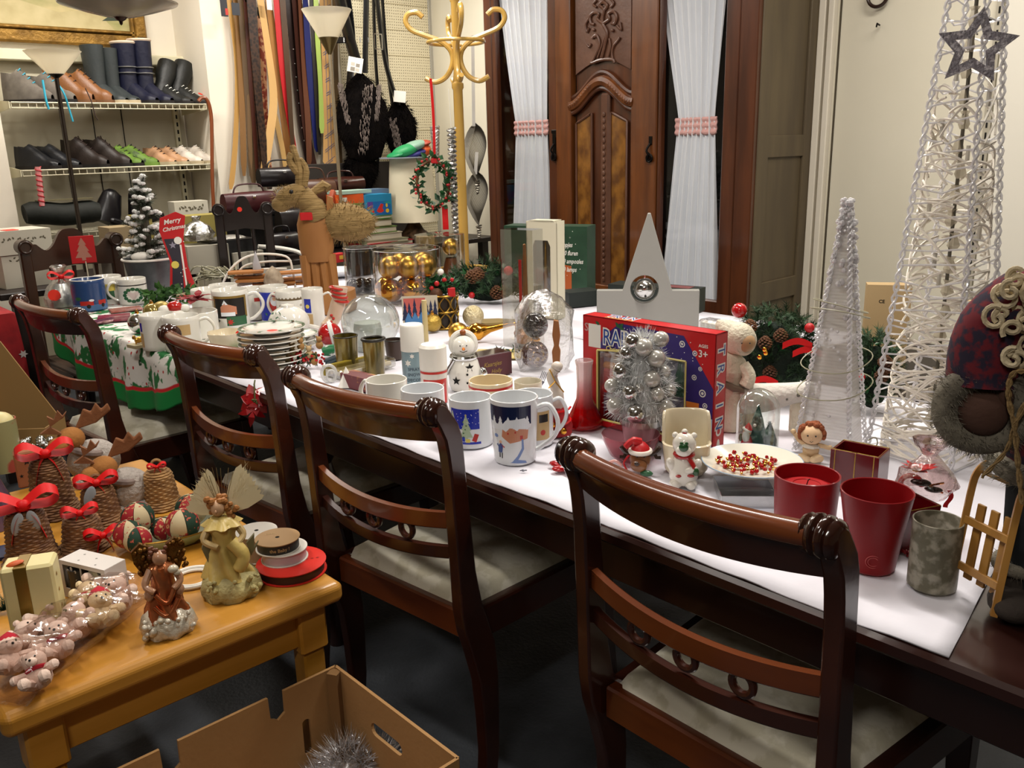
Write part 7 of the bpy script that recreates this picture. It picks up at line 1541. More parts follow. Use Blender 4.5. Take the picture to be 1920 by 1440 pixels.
for i, (x, z) in enumerate(((-26, 34), (-10, 44), (4, 28), (24, 44), (-34, 20), (12, 14))): m = MB(k_); m.sph((x, -8, z), (7, 6, 8), 10); m.sph((x, -9, z+11), 5.5, 10); [m.sph((x+s*4, -8, z+16), 2.2, 6) for s in (-1, 1)]; m.build('tiny_teddy', mat('tiny_bear_tan', '9c7440', .8) if i % 2 else mat('tiny_bear_pale', 'b59a70', .8), e)
m = MB(k_); [m.tube(crv([(wob(30), -6, 4), (wob(20), -14, 30), (wob(34), -4, 10)]), 1, 4) for i in range(8)]; m.build('green_wire', GREEN2, e, kind='stuff')
e, k_ = put('party_cracker', 'small green and white wrapped parcel left of the dome bowl', 'parcel', 628, 668, TT); m = MB(k_); m.tube([(-22, 0, 10), (-12, 0, 12), (12, 0, 13), (22, 0, 12)], [8, 11, 11, 8], 12); m.build('wrap', mat('holly_wrap', '17653a', .4, col2='d8d6d0', ns=18, lo=.5, hi=.55), e)
# domed glass bowl, gold cups, dark lid cup
e, k_ = put('dome_bowl', 'large clear glass globe bowl with gold flecked cups behind the spray cans', 'glass bowl', 698, 655, TT)
m = MB(k_); m.lathe([(30, 0)]+[(54*math.sin(a), 52-52*math.cos(a)) for a in [.6+j*(PI-.6)/16 for j in range(17)]], 44, (0, 0, 0)); m.build('globe', film('globe_glass', 'e8ece8', .09, .02, edge=.5), e)
m = MB(k_); m.lathe([(0, 1), (24, 1), (26, 40), (24, 52), (0, 54)], 28, (-6, 0, 0)); m.build('white_candle', mat('frosted_white', 'c4c6c2', .5, alpha=.75), e)
GLG = mat('gold_fleck_glass', '94803a', .2, .5, col2='4a4220', ns=24, stretch=(1, 1, .3), coat=.5)
for x, y, w_, h_, lab in ((652, 690, 46, 62, 'left gold-flecked glass cup in front of the globe bowl'), (704, 700, 42, 66, 'gold-flecked glass cup with a dark rim beside the blue spray can'), (740, 672, 34, 36, 'brown waxed tealight cup behind the dark rimmed cup')):
    e, k_ = put('candle_cup', lab, 'candle holder', x, y, TT); m = MB(k_); r = w_/2; m.lathe([(0, 0), (r*.85, 0), (r, h_), (r-2, h_), (r*.8, 3), (0, 3)], 28); m.build('cup', GLG if w_ > 40 else mat('brown_wax', '3a2a22', .4), e)
    m = MB(k_); m.torus((0, 0, h_), r-.5, 3 if w_ == 42 else 1.2, 28, 8); m.build('rim', mat('pewter_dark', '2f2d28', .35, .6), e)
# card with blue figures, candle, glass candle tube
e, k_ = put('greeting_card', 'standing pop-up card with dark blue trees and pink arch behind the white spray can', 'card', 790, 622, TT); m = MB(k_); m.box((0, 0, 34), (66, 1, 68)); m.build('card', mat('card_cream', 'b5ac98', .6), e, smooth=0)
pic_flat(k_, e, 'printed_scene', [mat('print_pink_salmon', 'b5564e', .6), P_NAVY, mat('print_mid_blue', '3f74a8', .5)], [(0, rect(-30, 30, 10, 64))]+[(1, tree2(x, 18, 12, 44+wob(6))) for x in (-28, -20, -10, 2, 12, 20, 28)]+[(2, leaf2(x, 4, 34, 14, PI/2)) for x in (-22, -10, 2, 14)], -.6)
e, k_ = put('pillar_candle', 'slim pale candle standing left of the gold lattice holder', 'candle', 799, 640, TT); m = MB(k_); m.cyl((0, 0, 0), 5, 78, 14); m.build('candle', mat('cream_wax', 'b9a878', .4, sss=.1), e)
# gold lattice holder with greenery
e, k_ = put('lattice_holder', 'gold filigree candle holder topped with greenery and red berries', 'candle holder', 831, 612, TT); r = 30; h_ = 60
m = MB(k_); LT = mat('antique_gold', '8a6a2a', .3, .85)
for i in range(9):
    a = 2*PI*i/9
    for s in (-1, 1):
        for z0 in (0, h_/2): m.tube([(r*math.cos(a+s*.34*math.sin(t/8*PI)), r*math.sin(a+s*.34*math.sin(t/8*PI)), z0+h_/2*t/8) for t in range(9)], 1.5, 5)
for z in (0, h_/2, h_): m.torus((0, 0, z+1), r, 2, 36, 6)
m.build('filigree', LT, e); m = MB(k_); m.cyl((0, 0, 0), r-4, h_-4, 24); m.build('dark_liner', mat('liner_dark', '20170f', .4), e)
m = MB(k_); [leaves(m, (wob(26), wob(20), h_+6+abs(wob(20))), 1, 18, 9, (4, 4, 4)) for i in range(150)]; m.build('leaves', GREEN2, e, kind='stuff', smooth=0, fix=False)
m = MB(k_); [needles(m, (wob(20), wob(16), h_+4), (wob(50), wob(30), h_+20+wob(16)), 60, 9, 1) for i in range(26)]; m.build('needles', GREEN, e, kind='stuff', smooth=0, fix=False)
for x, z, r_ in ((-8, 24, 5), (6, 30, 4.5), (14, 18, 4), (20, 30, 4), (-18, 16, 4.5)): m = MB(k_); m.sph((x, -20, h_+z), r_, 8); m.build('red_berry', RED, e)
m = MB(k_); m.box((18, -24, h_+8), (14, 8, 17), b=1.5); m.build('tiny_parcel', RED, e, smooth=0); m = MB(k_); m.sph((0, -12, h_+44), 6, 10); m.build('white_berry', PAPER, e); m = MB(k_); m.sph((-10, -20, h_+6), (12, 9, 10), 12); m.build('pine_cone', CONE, e)
# gold baubles and topper
e, k_ = bauble('gold glitter bauble left of the lattice holder', 812, 622, 17, mat('gold_glitter', 'b99a4a', .35, .8, bump=.5, bs=120)); e, k_ = bauble('pale gold fluffy bauble right of the lattice holder', 888, 612, 20, mat('pale_gold_glitter', 'b5a47a', .4, .5, bump=.8, bs=120, col2='d0c4a0', ns=40), cap=False)
bauble('orange gold bauble lying behind the snowman lantern', 860, 642, 19, GOLDM, cang=1.2)
e, k_ = put('gold_tree_topper', 'long gold glass tree topper lying on its side pointing right', 'tree topper', 900, 640, TT)
m = MB(k_); m.M = Tm(-14, 0, 17) @ Rm(PI/2-.18, 'Y'); m.lathe([(0, -18), (6, -16), (8, -8), (16, 2), (17, 12), (12, 22), (7, 34), (4, 60), (1.5, 120), (0, 122)], 24); m.build('spike', GOLD, e)
e, k_ = put('paper_card', 'cream card with a fir sprig print lying behind the snowman lantern', 'card', 935, 665, TT, turn=-.15); mm_box('card', mat('card_yellow_cream', 'b8a466', .6), e, (0, 0, 1.5), (90, 70, 2), s=k_); m = MB(k_); [leaves(m, (-16+i*2.2, 6+wob(6), 4), 1, 18, 5, (3, 3, 1), up=0) for i in range(26)]; m.build('fir_sprig', GREEN, e, kind='stuff', smooth=0, fix=False)
e, k_ = put('leaf_dish', 'gold leaf-shaped dish beside the gold topper', 'dish', 925, 606, TT); m = MB(k_); m.prism([(x, y) for x, y in leaf2(-46, 0, 96, 46, .1)], 4, 'z', 0); m.build('dish', mat('dull_gold_leaf', '84703e', .5, .3), e, smooth=0)
# acetate drums of baubles
def drum(lab, x, yb, w_, h_, balls, n_, dk=False):
    e, k_ = put('bauble_drum', lab, 'package', x, yb, TT); r = w_/2
    m = MB(k_); m.lathe([(r, 0), (r, h_)], 40); m.lathe([(0, h_), (r, h_)], 40); m.build('clear_drum', film('drum_film', 'e8e8e4', .07, .05, edge=.4), e)
    m = MB(k_); m.torus((0, 0, h_), r, 1, 40, 5); m.torus((0, 0, 1), r, 1, 40, 5); m.build('drum_rim', film('rim_film', 'd0d0cc', .4, .1), e)
    return e, k_
e, k_ = drum('clear drum of shiny black baubles with a black sleeve', 680, 548, 62, 84, 0, 0)
g_ = 'black baubles in the small drum'
for i in range(5): a = i*2*PI/5-.9; q = thing('bauble', 'shiny black bauble in the clear drum, '+('front middle', 'front right', 'right back', 'left back', 'front left')[i]+' one', 'bauble', e.matrix_basis @ Vector((17*k_*math.cos(a), 17*k_*math.sin(a), 0)), 0, g_); m = MB(k_); m.sph((0, 0, 13), 12.5, 18); m.build('ball', mat('black_gloss_ball', '0a0a0c', .08, coat=.6), q)
m = MB(k_); m.lathe([(24, 34), (26, 36), (26, 78), (24, 80)], 30); m.build('black_sleeve', mat('black_grey_card', '17181b', .5), e)
e, k_ = drum('clear drum of polished and matt gold baubles', 766, 562, 126, 96, 0, 0)
m0 = e.matrix_basis.copy(); POS = [(-34, -28, 0), (10, -42, 0), (44, -10, 0), (-46, 12, 0), (0, 12, 0), (36, 30, 0), (-34, -24, 1), (4, -36, 1), (38, -14, 1), (-14, 16, 1), (34, 24, 1)]
LB = ['low front left', 'low front middle', 'low right', 'low back left', 'low centre', 'low back right', 'upper front left', 'upper front middle', 'upper right', 'upper back left', 'upper back right']
for i, (x, y, u) in enumerate(POS): q = thing('bauble', ('matt gold' if u else 'polished gold')+' bauble in the clear drum, '+LB[i]+' one', 'bauble', m0 @ Vector((x*k_*.9, y*k_*.9, (1.5+u*42)*k_)), 0, 'gold baubles in the clear drum'); m = MB(k_); m.sph((0, 0, 21), 21.5, 24); m.build('ball', GOLDM if u else GOLD, q)
e, k_ = put('acetate_box', 'clear box behind the gold bauble drum holding a tan tube and gold bauble', 'package', 828, 536, TT); m = MB(k_); m.lathe([(46, 0), (46, 96)], 30); m.lathe([(0, 96), (46, 96)], 30); m.build('film_box', ACF, e); mm_box('tan_insert', mat('tan_insert', '8f7748', .6), e, (-26, 0, 48), (34, 30, 90), s=k_)
m = MB(k_); m.sph((20, 0, 72), 16, 18); m.build('gold_ball', GOLDM, e); m = MB(k_); m.lathe([(14, 4), (16, 30), (10, 52)], 14, (20, 0, 0)); m.build('brown_base', mat('brown_glossy', '6a3a1e', .3), e)
# straw reindeer --------------------------------------------------------------
STR = mat('straw', '7a6238', .85, col2='93784a', ns=40, stretch=(.3, .3, 3), bump=.8, bs=60); WDR = mat('bare_brown_wood', '8a5a2c', .6, col2='9c6b38', ns=8, stretch=(1, 1, .3))
e, k_ = put('straw_reindeer', 'reindeer of straw and brown wood standing on a cut log', 'ornament', 604, 582, TT)
m = MB(k_); m.lathe([(0, 0), (52, 0), (54, 8), (52, 38), (0, 39)], 30, (12, 0, 0), fn=lambda a, z: 1+.03*math.sin(a*5)); m.build('log_base', WDR, e)
for x in (-22, -6, 10, 26): m = MB(k_); m.tube([(x, (-8 if x % 4 else 8), 38), (x*.9-2, 0, 104)], [8, 11], 8, flat=1.2); m.build('leg', WDR, e)
m = MB(k_); m.lathe([(0, 90), (22, 92), (27, 116), (28, 160), (20, 192), (0, 202)], 22, (0, 0, 0), Matrix.Diagonal((1.15, .8, 1, 1))); m.build('body', WDR, e)
m = MB(k_); m.sph((56, 6, 160), (54, 32, 35), 22, Rm(.12, 'Y')); fuzz(m, (56, 6, 160), (54, 32, 35), 700, 13, .8); m.build('straw_rump', STR, e, smooth=60)
m = MB(k_); m.tube(crv([(4, 0, 170), (-6, -4, 196), (-22, -8, 214)]), [24]*6+[20]*6+[16], 14); m.build('neck', STR, e)
m = MB(k_); m.sph((-38, -10, 212), (30, 17, 19), 18, Rm(-.45, 'Y')); m.sph((-56, -10, 198), (17, 14, 14), 14); fuzz(m, (-40, -10, 210), (30, 18, 19), 400, 8, .6); m.build('head', STR, e, smooth=60)
m = MB(k_); [m.sph((-36, s*15-10, 220), 4, 8) for s in (-1, 1)]; m.build('eye', BLK, e)
for pts in ([(-22, -8, 228), (-20, -8, 262), (-28, -8, 300)], [(-14, -6, 228), (-8, -4, 258), (-18, -4, 276)], [(-22, -8, 252), (-34, -8, 272), (-30, -8, 286)]): m = MB(k_); m.tube(crv(pts), [7]*6+[6]*6+[4], 8); m.build('antler', STR, e)
m = MB(k_); m.tube([(0, 0, 216), (22, 4, 228), (30, 0, 222)], [7, 10, 8], 8); m.build('ear', STR, e); m = MB(k_); m.box((-14, -24, 176), (22, 4, 14), b=1); m.build('red_collar', RED, e, smooth=0)
m = MB(k_); m.prism([(14, 150), (34, 160), (36, 206), (26, 210), (22, 180), (10, 176)], 26, 'y', -10); m.build('wooden_saddle', WDR, e, smooth=0)
# cable, wood pieces, icicle etc. -------------------------------------------------
e, k_ = put('wooden_pieces', 'pile of flat orange brown wooden pieces behind the mugs', 'wood', 505, 545, TT)
for i in range(8): m = MB(k_); m.box((wob(50), wob(18), 3+i*5), (random.uniform(60, 100), random.uniform(18, 34), 4.6), rz=wob(.25), b=.6); m.build('wood_piece', mat('orange_plywood', '8a5420', .5, col2='a2692c', ns=12), e, smooth=0)
e, k_ = put('white_cable', 'looped white electric cable over the wooden pieces', 'cable', 480, 545, TT); m = MB(k_)
for pts in ([(-66, -10, 2), (-40, 0, 44), (0, 4, 66), (60, 4, 60), (70, 0, 30), (72, -6, 2)], [(-40, 10, 10), (-20, 8, 44), (20, 8, 52), (70, 8, 50)], [(-36, 14, 10), (0, 14, 36), (60, 12, 36)]): m.tube(crv(pts), 2.1, 6)
m.build('cable', CANW, e)
e, k_ = put('clear_lights', 'tangle of clear fairy light wire left of the white cable', 'lights', 405, 525, TT); m = MB(k_); [m.tube(crv([(wob(50), wob(20), 3), (wob(40), wob(20), random.uniform(6, 30)), (wob(50), wob(20), 3)]), 1.2, 4) for i in range(26)]; m.build('wire', mat('clear_flex', 'a8a48a', .3, trans=.3), e, kind='stuff')
e, k_ = put('icicle_ornament', 'clear textured plastic icicle standing behind the mugs', 'ornament', 486, 545, TT); m = MB(k_); m.lathe([(0, 0), (10, 2), (9, 30), (7, 50), (0, 76)], 10, fn=lambda a, z: 1+.15*math.sin(z*.7+a*3)); m.build('icicle', mat('icy_plastic', 'bdbcc0', .15, alpha=.75, coat=.6), e)
e, k_ = put('shell_ornament', 'pale speckled shell beside the clear icicle', 'shell', 515, 548, TT); m = MB(k_); m.lathe([(0, 0), (15, 6), (19, 22), (12, 40), (0, 50)], 18, fn=lambda a, z: 1+.06*math.sin(a*9)); m.build('shell', mat('speckled_shell', 'a3937c', .6, col2='74624e', ns=26), e)
e, k_ = put('oval_dish', 'white oval serving dish behind the straw reindeer', 'dish', 610, 520, TT); m = MB(k_); m.lathe([(0, 2), (60, 3), (88, 12), (90, 14), (60, 7), (0, 6)], 40, R=Matrix.Diagonal((1, .5, 1, 1))); m.build('dish', WHTI, e)
# plates ------------------------------------------------------------------------
HB = P_GRN
def plate_stack(x, yb, w_, n, lab0, g):
    for i in range(n):
        e, k_ = put('dessert_plate', lab0[min(i, len(lab0)-1)] if i in (0, n-1) else 'white dessert plate with green rim, number %s from the bottom of the %s stack' % (('one', 'two', 'three', 'four', 'five', 'six', 'seven', 'eight')[i], g), 'plate', x, yb, TT, 'dessert plates, '+g+' stack', lift=.0001); e.location.z += i*9.6*k_; e.location.x += wob(.003)
        if i == n-1: e['label'] = lab0[-1]
        r = w_/2; m = MB(k_); m.lathe([(0, 1.5), (r*.5, 1.5), (r*.52, 0), (r*.58, 0), (r*.66, 4), (r, 10), (r+.3, 11), (r-1, 11.8), (r*.64, 6), (0, 4)], 44); m.build('plate', WHT, e)
        m = MB(k_); m.lathe([(r*.9, 10.6), (r-.6, 12.1)], 44); m.build('green_band', mat('sage_rim', '5c6b52', .3), e)
        if i == n-1 and w_ > 100:
            price(k_, e, (0, 0, 4.2), 11); m = MB(k_)
            for j in range(9): a = j*.7; decal(m, [(0, leaf2(r*.88*math.cos(a), r*.88*math.sin(a), 12, 5, a+1.2)), (0, leaf2(r*.88*math.cos(a), r*.88*math.sin(a), 12, 5, a+2.4)), (1, disc(r*.86*math.cos(a), r*.86*math.sin(a), 1.6, 6))], flat_z(12.6), None, 0)
            m.build('holly_print', [P_GRN, P_RED], e, smooth=0, fix=False)
plate_stack(516, 690, 122, 8, ['lowest dessert plate of the near stack, green rim line', 'top dessert plate of the near stack with a red price dot'], 'near')
plate_stack(556, 655, 80, 3, ['lowest plate of the small stack behind the near one', 'top plate of the small stack beside the round teapot'], 'small')
e, k_ = put('round_teapot', 'round white teapot with holly sprigs behind the plates', 'teapot', 545, 636, TT); m = MB(k_); m.sph((0, 0, 32), (38, 36, 32), 26); m.lathe([(14, 60), (12, 66), (0, 68)], 18); m.tube(crv([(34, 0, 22), (52, 0, 16), (50, 0, 6)]), 5, 8); m.build('body', WHT, e)
m = MB(k_); [leaves(m, (-22+wob(16), -26+wob(4), 48+wob(6)), 1, 9, 4, (2, 1, 2)) for i in range(14)]; m.build('holly_print', P_GRN, e, smooth=0, fix=False)
# mugs at the back row --------------------------------------------------------------
def scene_framed(r, h): return [P_DK, P_GOLD, P_BRICK, P_SNOW, P_GRN, P_RED], [(1, rect(-r*1.1, h*.3, r*1.0, h*.88)), (0, rect(-r*.96, h*.3, r*.84, h*.82)), (2, [(-r*.6, h*.4), (-r*.6, h*.6), (-r*.35, h*.7), (r*.3, h*.6), (r*.3, h*.4)]), (3, [(-r*.5, h*.66), (-r*.35, h*.78), (-r*.15, h*.66)]), (3, rect(-r*.6, h*.36, r*.2, h*.46)), (4, rect(-r*.3, h*.1, r*.9, h*.34)), (5, star(-r*.1, h*.2, r*.22, 7)), (0, star(-r*.8, h*.24, r*.14, 4))]
def santa_p(r, h): return [P_BLUE, P_RED, P_SNOW, P_SKIN, P_TAN], [(0, rect(-r*1.4, h*.05, r*1.4, h*.86)), (1, disc(0, h*.5, r*.42, 12, h*.22)), (2, disc(0, h*.62, r*.3, 12, h*.15)), (3, disc(0, h*.68, r*.15, 8, h*.06)), (1, [(-r*.25, h*.74), (r*.25, h*.74), (r*.05, h*.88)]), (4, disc(r*.3, h*.25, r*.2, 8, h*.12))]
def border_p(r, h): return [mat('print_bronze', '5c4a2c', .4), mat('print_stone', 'a39a86', .4)], [(0, rect(-r*1.5, h*.74, r*1.5, h*.79))]+[(0, star(-r*1.4+i*r*.28, h*.8, r*.1, 4)) for i in range(11)]+[(1, disc(-r*1.2+i*r*.4, h*(.5+.08*(i % 2)), r*.13, 7, h*.04)) for i in range(7)]
def purple_p(r, h): return [P_BLUE, P_YEL, P_TAN], [(0, rect(-r*.9, h*.45, -r*.2, h*.78)), (1, disc(-r*.55, h*.6, r*.2, 8, h*.05)), (2, rect(-r*.9, h*.1, -r*.1, h*.42))]
mug('white mug with a dark gold-framed winter picture in the back row', 437, 612, 545, 65, mt=WHT, prints=scene_framed, hang_=-.1, hs=1.1)
mug('white mug behind the gold-framed picture mug', 480, 596, 541, 50, mt=WHT, hang_=.3, prints=lambda r, h: ([P_RED], [(0, rect(0, h*.6, r*.5, h*.72))]))
mug('white mug with a blue santa picture in the back row', 518, 600, 538, 52, mt=WHT, hang_=2.5, prints=santa_p)
mug('white mug with a bronze border band, right of the santa mug', 548, 606, 546, 52, mt=WHT, hang_=2.7, prints=border_p)
mug('white mug with a dark blue picture at the right end of the back row', 591, 618, 543, 40, mt=WHT, hang_=-.1, prints=purple_p, hs=1.4)
mug('white mug behind the poinsettia cup, left of the framed picture mug', 396, 600, 543, 62, mt=WHT, hang_=2.)
mug('white mug peeping between the back mugs under the white cable', 423, 585, 535, 52, mt=WHT, hang_=1.4)
mug('white mug at the front of the holly cloth with a small picture at its left', 301, 652, 590, 62, mt=WHT, hang_=1.5, prints=lambda r, h: ([P_BLUE, P_TAN], [(0, rect(-r*1.35, h*.55, -r*1.05, h*.8)), (1, rect(-r*1.35, h*.1, -r*1.0, h*.5))]))
mug('white mug with a tan picture and large handle, before the poinsettia cup', 346, 655, 593, 66, mt=WHT, hang_=-.15, hs=1.05, prints=lambda r, h: ([P_TAN], [(0, rect(-r*.3, h*.5, r*.45, h*.8))]))
e, k_, h_, r_ = mug('big white cup filled with a poinsettia and a santa head', 372, 630, 584, 78, mt=WHT, handle=False, name='cup')
e, k_ = put('santa_head_ornament', 'small santa head ornament in the big white cup', 'ornament', 334, 630, TT, lift=.075); m = MB(k_); m.sph((0, -10, 16), (14, 12, 11), 14); m.build('red_hat', mat('glossy_hat_red', 'a81a14', .2, coat=.5), e); m = MB(k_); m.sph((-18, -12, 12), (11, 8, 9), 10); m.sph((18, -12, 12), (9, 7, 8), 10); m.sph((0, -14, 5), (17, 9, 6), 12); m.build('white_trim', PAPER, e)
e, k_ = put('poinsettia', 'dark red fabric poinsettia lying across the big white cup', 'flower', 372, 622, TT, lift=.10)
def petals(m, c, n, L, W, tilt=.2, ph=0.):
    for i in range(n):
        a = ph+2*PI*i/n; d = Vector((math.cos(a), math.sin(a), tilt+wob(.15))); s = Vector((-math.sin(a), math.cos(a), 0)); l = L*random.uniform(.8, 1.1); c = Vector(c)
        m.add([c, c+d*l*.4+s*W/2+Vector((0, 0, 3)), c+d*l*.7+s*W*.35, c+d*l-Vector((0, 0, 4)), c+d*l*.7-s*W*.35, c+d*l*.4-s*W/2+Vector((0, 0, 3))], [(0, 1, 2, 3, 4, 5)])
m = MB(k_); petals(m, (0, 0, 4), 7, 44, 18); petals(m, (6, -4, 8), 6, 30, 14, .4, .4); m.build('petals', mat('velvet_dark_red', '7d0c16', .8), e, smooth=0, fix=False)
e, k_ = put('lotus_bowl', 'cream ceramic petal-edged tealight bowl beside the plates', 'bowl', 428, 655, TT); m = MB(k_); m.lathe([(0, 0), (16, 0), (28, 16), (32, 34), (30, 34), (24, 16), (14, 3), (0, 3)], 40, fn=lambda a, z: 1+(.16*abs(math.sin(a*3)) if z > 10 else 0)); m.build('bowl', SL, e)
price(k_, e, (24, -22, 30), 9, UP_Y)
# stocking and santa bauble ---------------------------------------------------------------
e, k_ = put('stocking_ornament', 'red and white striped stocking ornament right of the mugs', 'ornament', 632, 630, TT)
m = MB(k_); m.tube(crv([(14, 0, 92), (6, 0, 60), (-4, 0, 34), (-20, -8, 16)]), [13]*6+[14]*6+[13]*6+[10], 14); m.build('stocking', mat('pinkish_cream_glaze', 'c4a890', .3, coat=.4), e)
m = MB(k_); [m.torus((12-i*1.5, 0, 66+i*8), 13.8, 2.3, 20, 6, Rm(.2, 'Y')) for i in range(4)]; [m.sph((-4+wob(6), -13, 24+i*6), 3, 7) for i in range(4)]; m.build('red_stripes', P_RED, e)
e, k_ = bauble('shiny red bauble with a white band lying before the stocking', 620, 648, 22, mat('glass_red', 'a8181a', .12, coat=.5), cap=False); m = MB(k_); m.torus((4, 0, 22), 21, 4.5, 26, 6, Rm(PI/2-.2, 'Y')); m.build('white_band', mat('cotton_white', 'd8d6d2', .9), e)
# silver and gold baubles, card, left mugs -------------------------------------------------
bauble('silver mirror bauble left of the front white mugs', 262, 624, 19, SILV); bauble('clear gold-tinted bauble behind the silver one', 288, 602, 17, mat('gold_tint_glass', 'a08c50', .08, .6)); bauble('matt gold bauble next to the gold-tinted one', 306, 600, 18, mat('dull_gold', '8f7b3c', .4, .6), cap=False)
e, k_ = put('gold_deer_base', 'cream wooden square with a small gold deer on the holly cloth', 'ornament', 262, 650, TT, turn=.5); mm_box('base', mat('cream_wood', 'a89c78', .6), e, (0, 0, 3), (34, 30, 6), s=k_); m = MB(k_); m.sph((0, 0, 13), (9, 5, 6), 10); m.sph((-9, 0, 19), (4, 3, 4), 8); [m.tube([(x, 0, 6), (x, 0, 12)], 1.4, 5) for x in (-6, 6)]; m.build('deer', GOLDM, e)
mug('blue mug with a red truck band, at the far left of the table', 171, 580, 525, 59, mt=mat('denim_blue_glaze', '25406e', .25, coat=.4), handle=False, rim=PAPER, prints=lambda r, h: ([mat('band_light_blue', '4a6a96', .3), P_RED, P_GRN, P_SNOW, P_DK], [(0, rect(-r*1.4, 2, r*1.4, h*.22)), (1, rect(-r*.6, h*.2, r*.2, h*.34)), (1, rect(r*.5, h*.2, r*1.1, h*.34)), (2, disc(-r*.7, h*.42, r*.2, 8, h*.06)), (4, disc(-r*.1, h*.17, r*.13)), (4, disc(r*.8, h*.17, r*.13)), (3, disc(r*.1, h*.36, r*.16, 8, h*.04))]))
mug('white mug with a yellow and green print behind the wreath mug', 206, 568, 519, 52, mt=WHT, hang_=1., prints=lambda r, h: ([P_YEL, P_GRN], [(0, rect(-r*.3, h*.5, r*.5, h*.75)), (1, rect(-r*.3, h*.2, r*.4, h*.5))]))
def wreath_p(r, h): return [P_GRN, P_SNOW, P_DK, mat('print_heart', 'c9b8b4', .4)], [(2, rect(-r*1.4, h*.74, r*1.4, h*.78))]+[(0, disc(0+r*.6*math.cos(i*.52), h*.38+h*.24*math.sin(i*.52), r*.17, 7, h*.07)) for i in range(12)]+[(3, [(0, h*.2), (r*.42, h*.42), (r*.3, h*.54), (0, h*.46), (-r*.3, h*.54), (-r*.42, h*.42)])]
mug('white mug with a green wreath and heart, handle to the left', 252, 568, 523, 51, mt=WHT, hang_=PI+.1, prints=wreath_p, hs=.95)
e, k_ = put('wrapped_bell', 'silver bell in clear wrap tied with a red ribbon, big red price dot', 'bell', 121, 574, TT)
m = MB(k_); m.lathe([(0, 0), (28, 2), (28, 12), (22, 30), (17, 44), (6, 50), (0, 51)], 24); m.build('bell', SILVM, e); m = MB(k_); m.lathe([(30, 1), (31, 16), (24, 36), (10, 52), (4, 58), (14, 74), (10, 78)], 24, fn=lambda a, z: 1+.1*math.sin(a*5)+.05*math.sin(a*11)); m.build('clear_wrap', CLR, e)
bow(k_, e, (2, -8, 56), 46); price(k_, e, (-14, -29, 26), 10.5, UP_Y)
e, k_ = put('card_pick', 'red square card with a clear tree on a thin stick', 'card', 172, 556, TT, lift=.0); m = MB(k_); m.tube([(0, 0, 0), (-1, 0, 66)], 1.3, 5); m.build('stick', WIRE, e); mm_box('card', mat('card_red', 'b51a1e', .4), e, (-3, 0, 88), (42, 1.4, 50), s=k_, b=.3); m = MB(k_); decal(m, [(0, tree2(-3, 68, 28, 42))], lambda u, v, l: (u, -1-l, v), None, 0); m.build('tree_shape', mat('rosy_clear', 'b07a6a', .2, coat=.5), e, smooth=0, fix=False)
for i, (x, y, c_, lab) in enumerate([(214, 596, '8a1f3a', 'dark pink foil pack lying in front of the wreath mug'), (236, 583, '9c5a50', 'reddish clear film pack beside the wreath mug'), (190, 606, '5a1030', 'purple foil napkin pack at the near edge behind the first chair'), (245, 600, '7a3444', 'flat maroon pack left of the silver bauble')]):
    e, k_ = put('foil_pack', lab, 'pack', x, y, TT, turn=wob(.5)); m = MB(k_); m.box((0, 0, 2.6+i*.4), (56, 34, 4), b=1); m.build('pack', mat('foil_'+c_, c_, .25, .3, col2='b08a8a', ns=14, lo=.5, hi=.7, bump=.8, bs=30), e, smooth=0)
# snowy tree in a bucket, stocking-shaped card, ivy --------------------------------------
e, k_ = put('bucket_tree', 'small snow-flocked tree in a grey zinc bucket', 'tree', 290, 552, TT)
m = MB(k_); m.lathe([(0, 0), (36, 0), (46, 66), (49, 68), (46, 69), (42, 62), (0, 60)], 32); m.build('bucket', mat('weathered_zinc', '3f4346', .5, .5, col2='6a6e70', ns=8, bump=.2, bs=30), e); m = MB(k_); m.torus((0, 0, 68), 48, 2.2, 36, 6); m.build('white_rim', PAPER, e)
m = MB(k_); m.lathe([(6, 60), (8, 120), (3, 210), (0, 214)], 10); m.build('trunk', mat('grey_bark', '4a4438', .9), e)
mn, ms = MB(k_), MB(k_)
for z, r_ in ((78, 52), (100, 44), (124, 36), (148, 32), (170, 24), (190, 16), (206, 8)):
    nb = max(5, int(r_/4))
    for j in range(nb):
        a = 2*PI*j/nb+z+wob(.3); rr = r_*random.uniform(.6, 1.1); tip = Vector((rr*math.cos(a), rr*math.sin(a)*.8, z+wob(11))); needles(mn, (0, 0, z-10), tip, 130, 12, 1.5)
        for q in range(4): p = Vector((0, 0, z-4)).lerp(tip, random.uniform(.45, 1.02)); ms.sph((p.x+wob(3), p.y+wob(3), p.z+4), (random.uniform(4, 7), 5, random.uniform(3, 4.5)), 7)
mn.build('needles', mat('grey_green_needle', '4c5142', .8), e, kind='stuff', smooth=0, fix=False); ms.build('snow_clumps', mat('flock_snow', 'd9d9d6', .95, bump=.6, bs=80), e, kind='stuff')
m = MB(k_); m.sph((-14, -26, 74), (18, 12, 9), 14); m.build('snow_ball', PAPER, e)
e, k_ = put('stocking_card', 'red stocking-shaped card with white Merry Christmas script and a dark photo', 'card', 343, 560, TT, turn=.1)
so = [(-14, 6), (18, 0), (28, 10), (16, 60), (14, 110), (22, 152), (6, 160), (-22, 150), (-26, 128), (-14, 70), (-20, 22)]
m = MB(k_); m.prism(so, 2.5, 'y', 0); m.build('card', mat('card_red', 'b51a1e', .4), e, smooth=0)
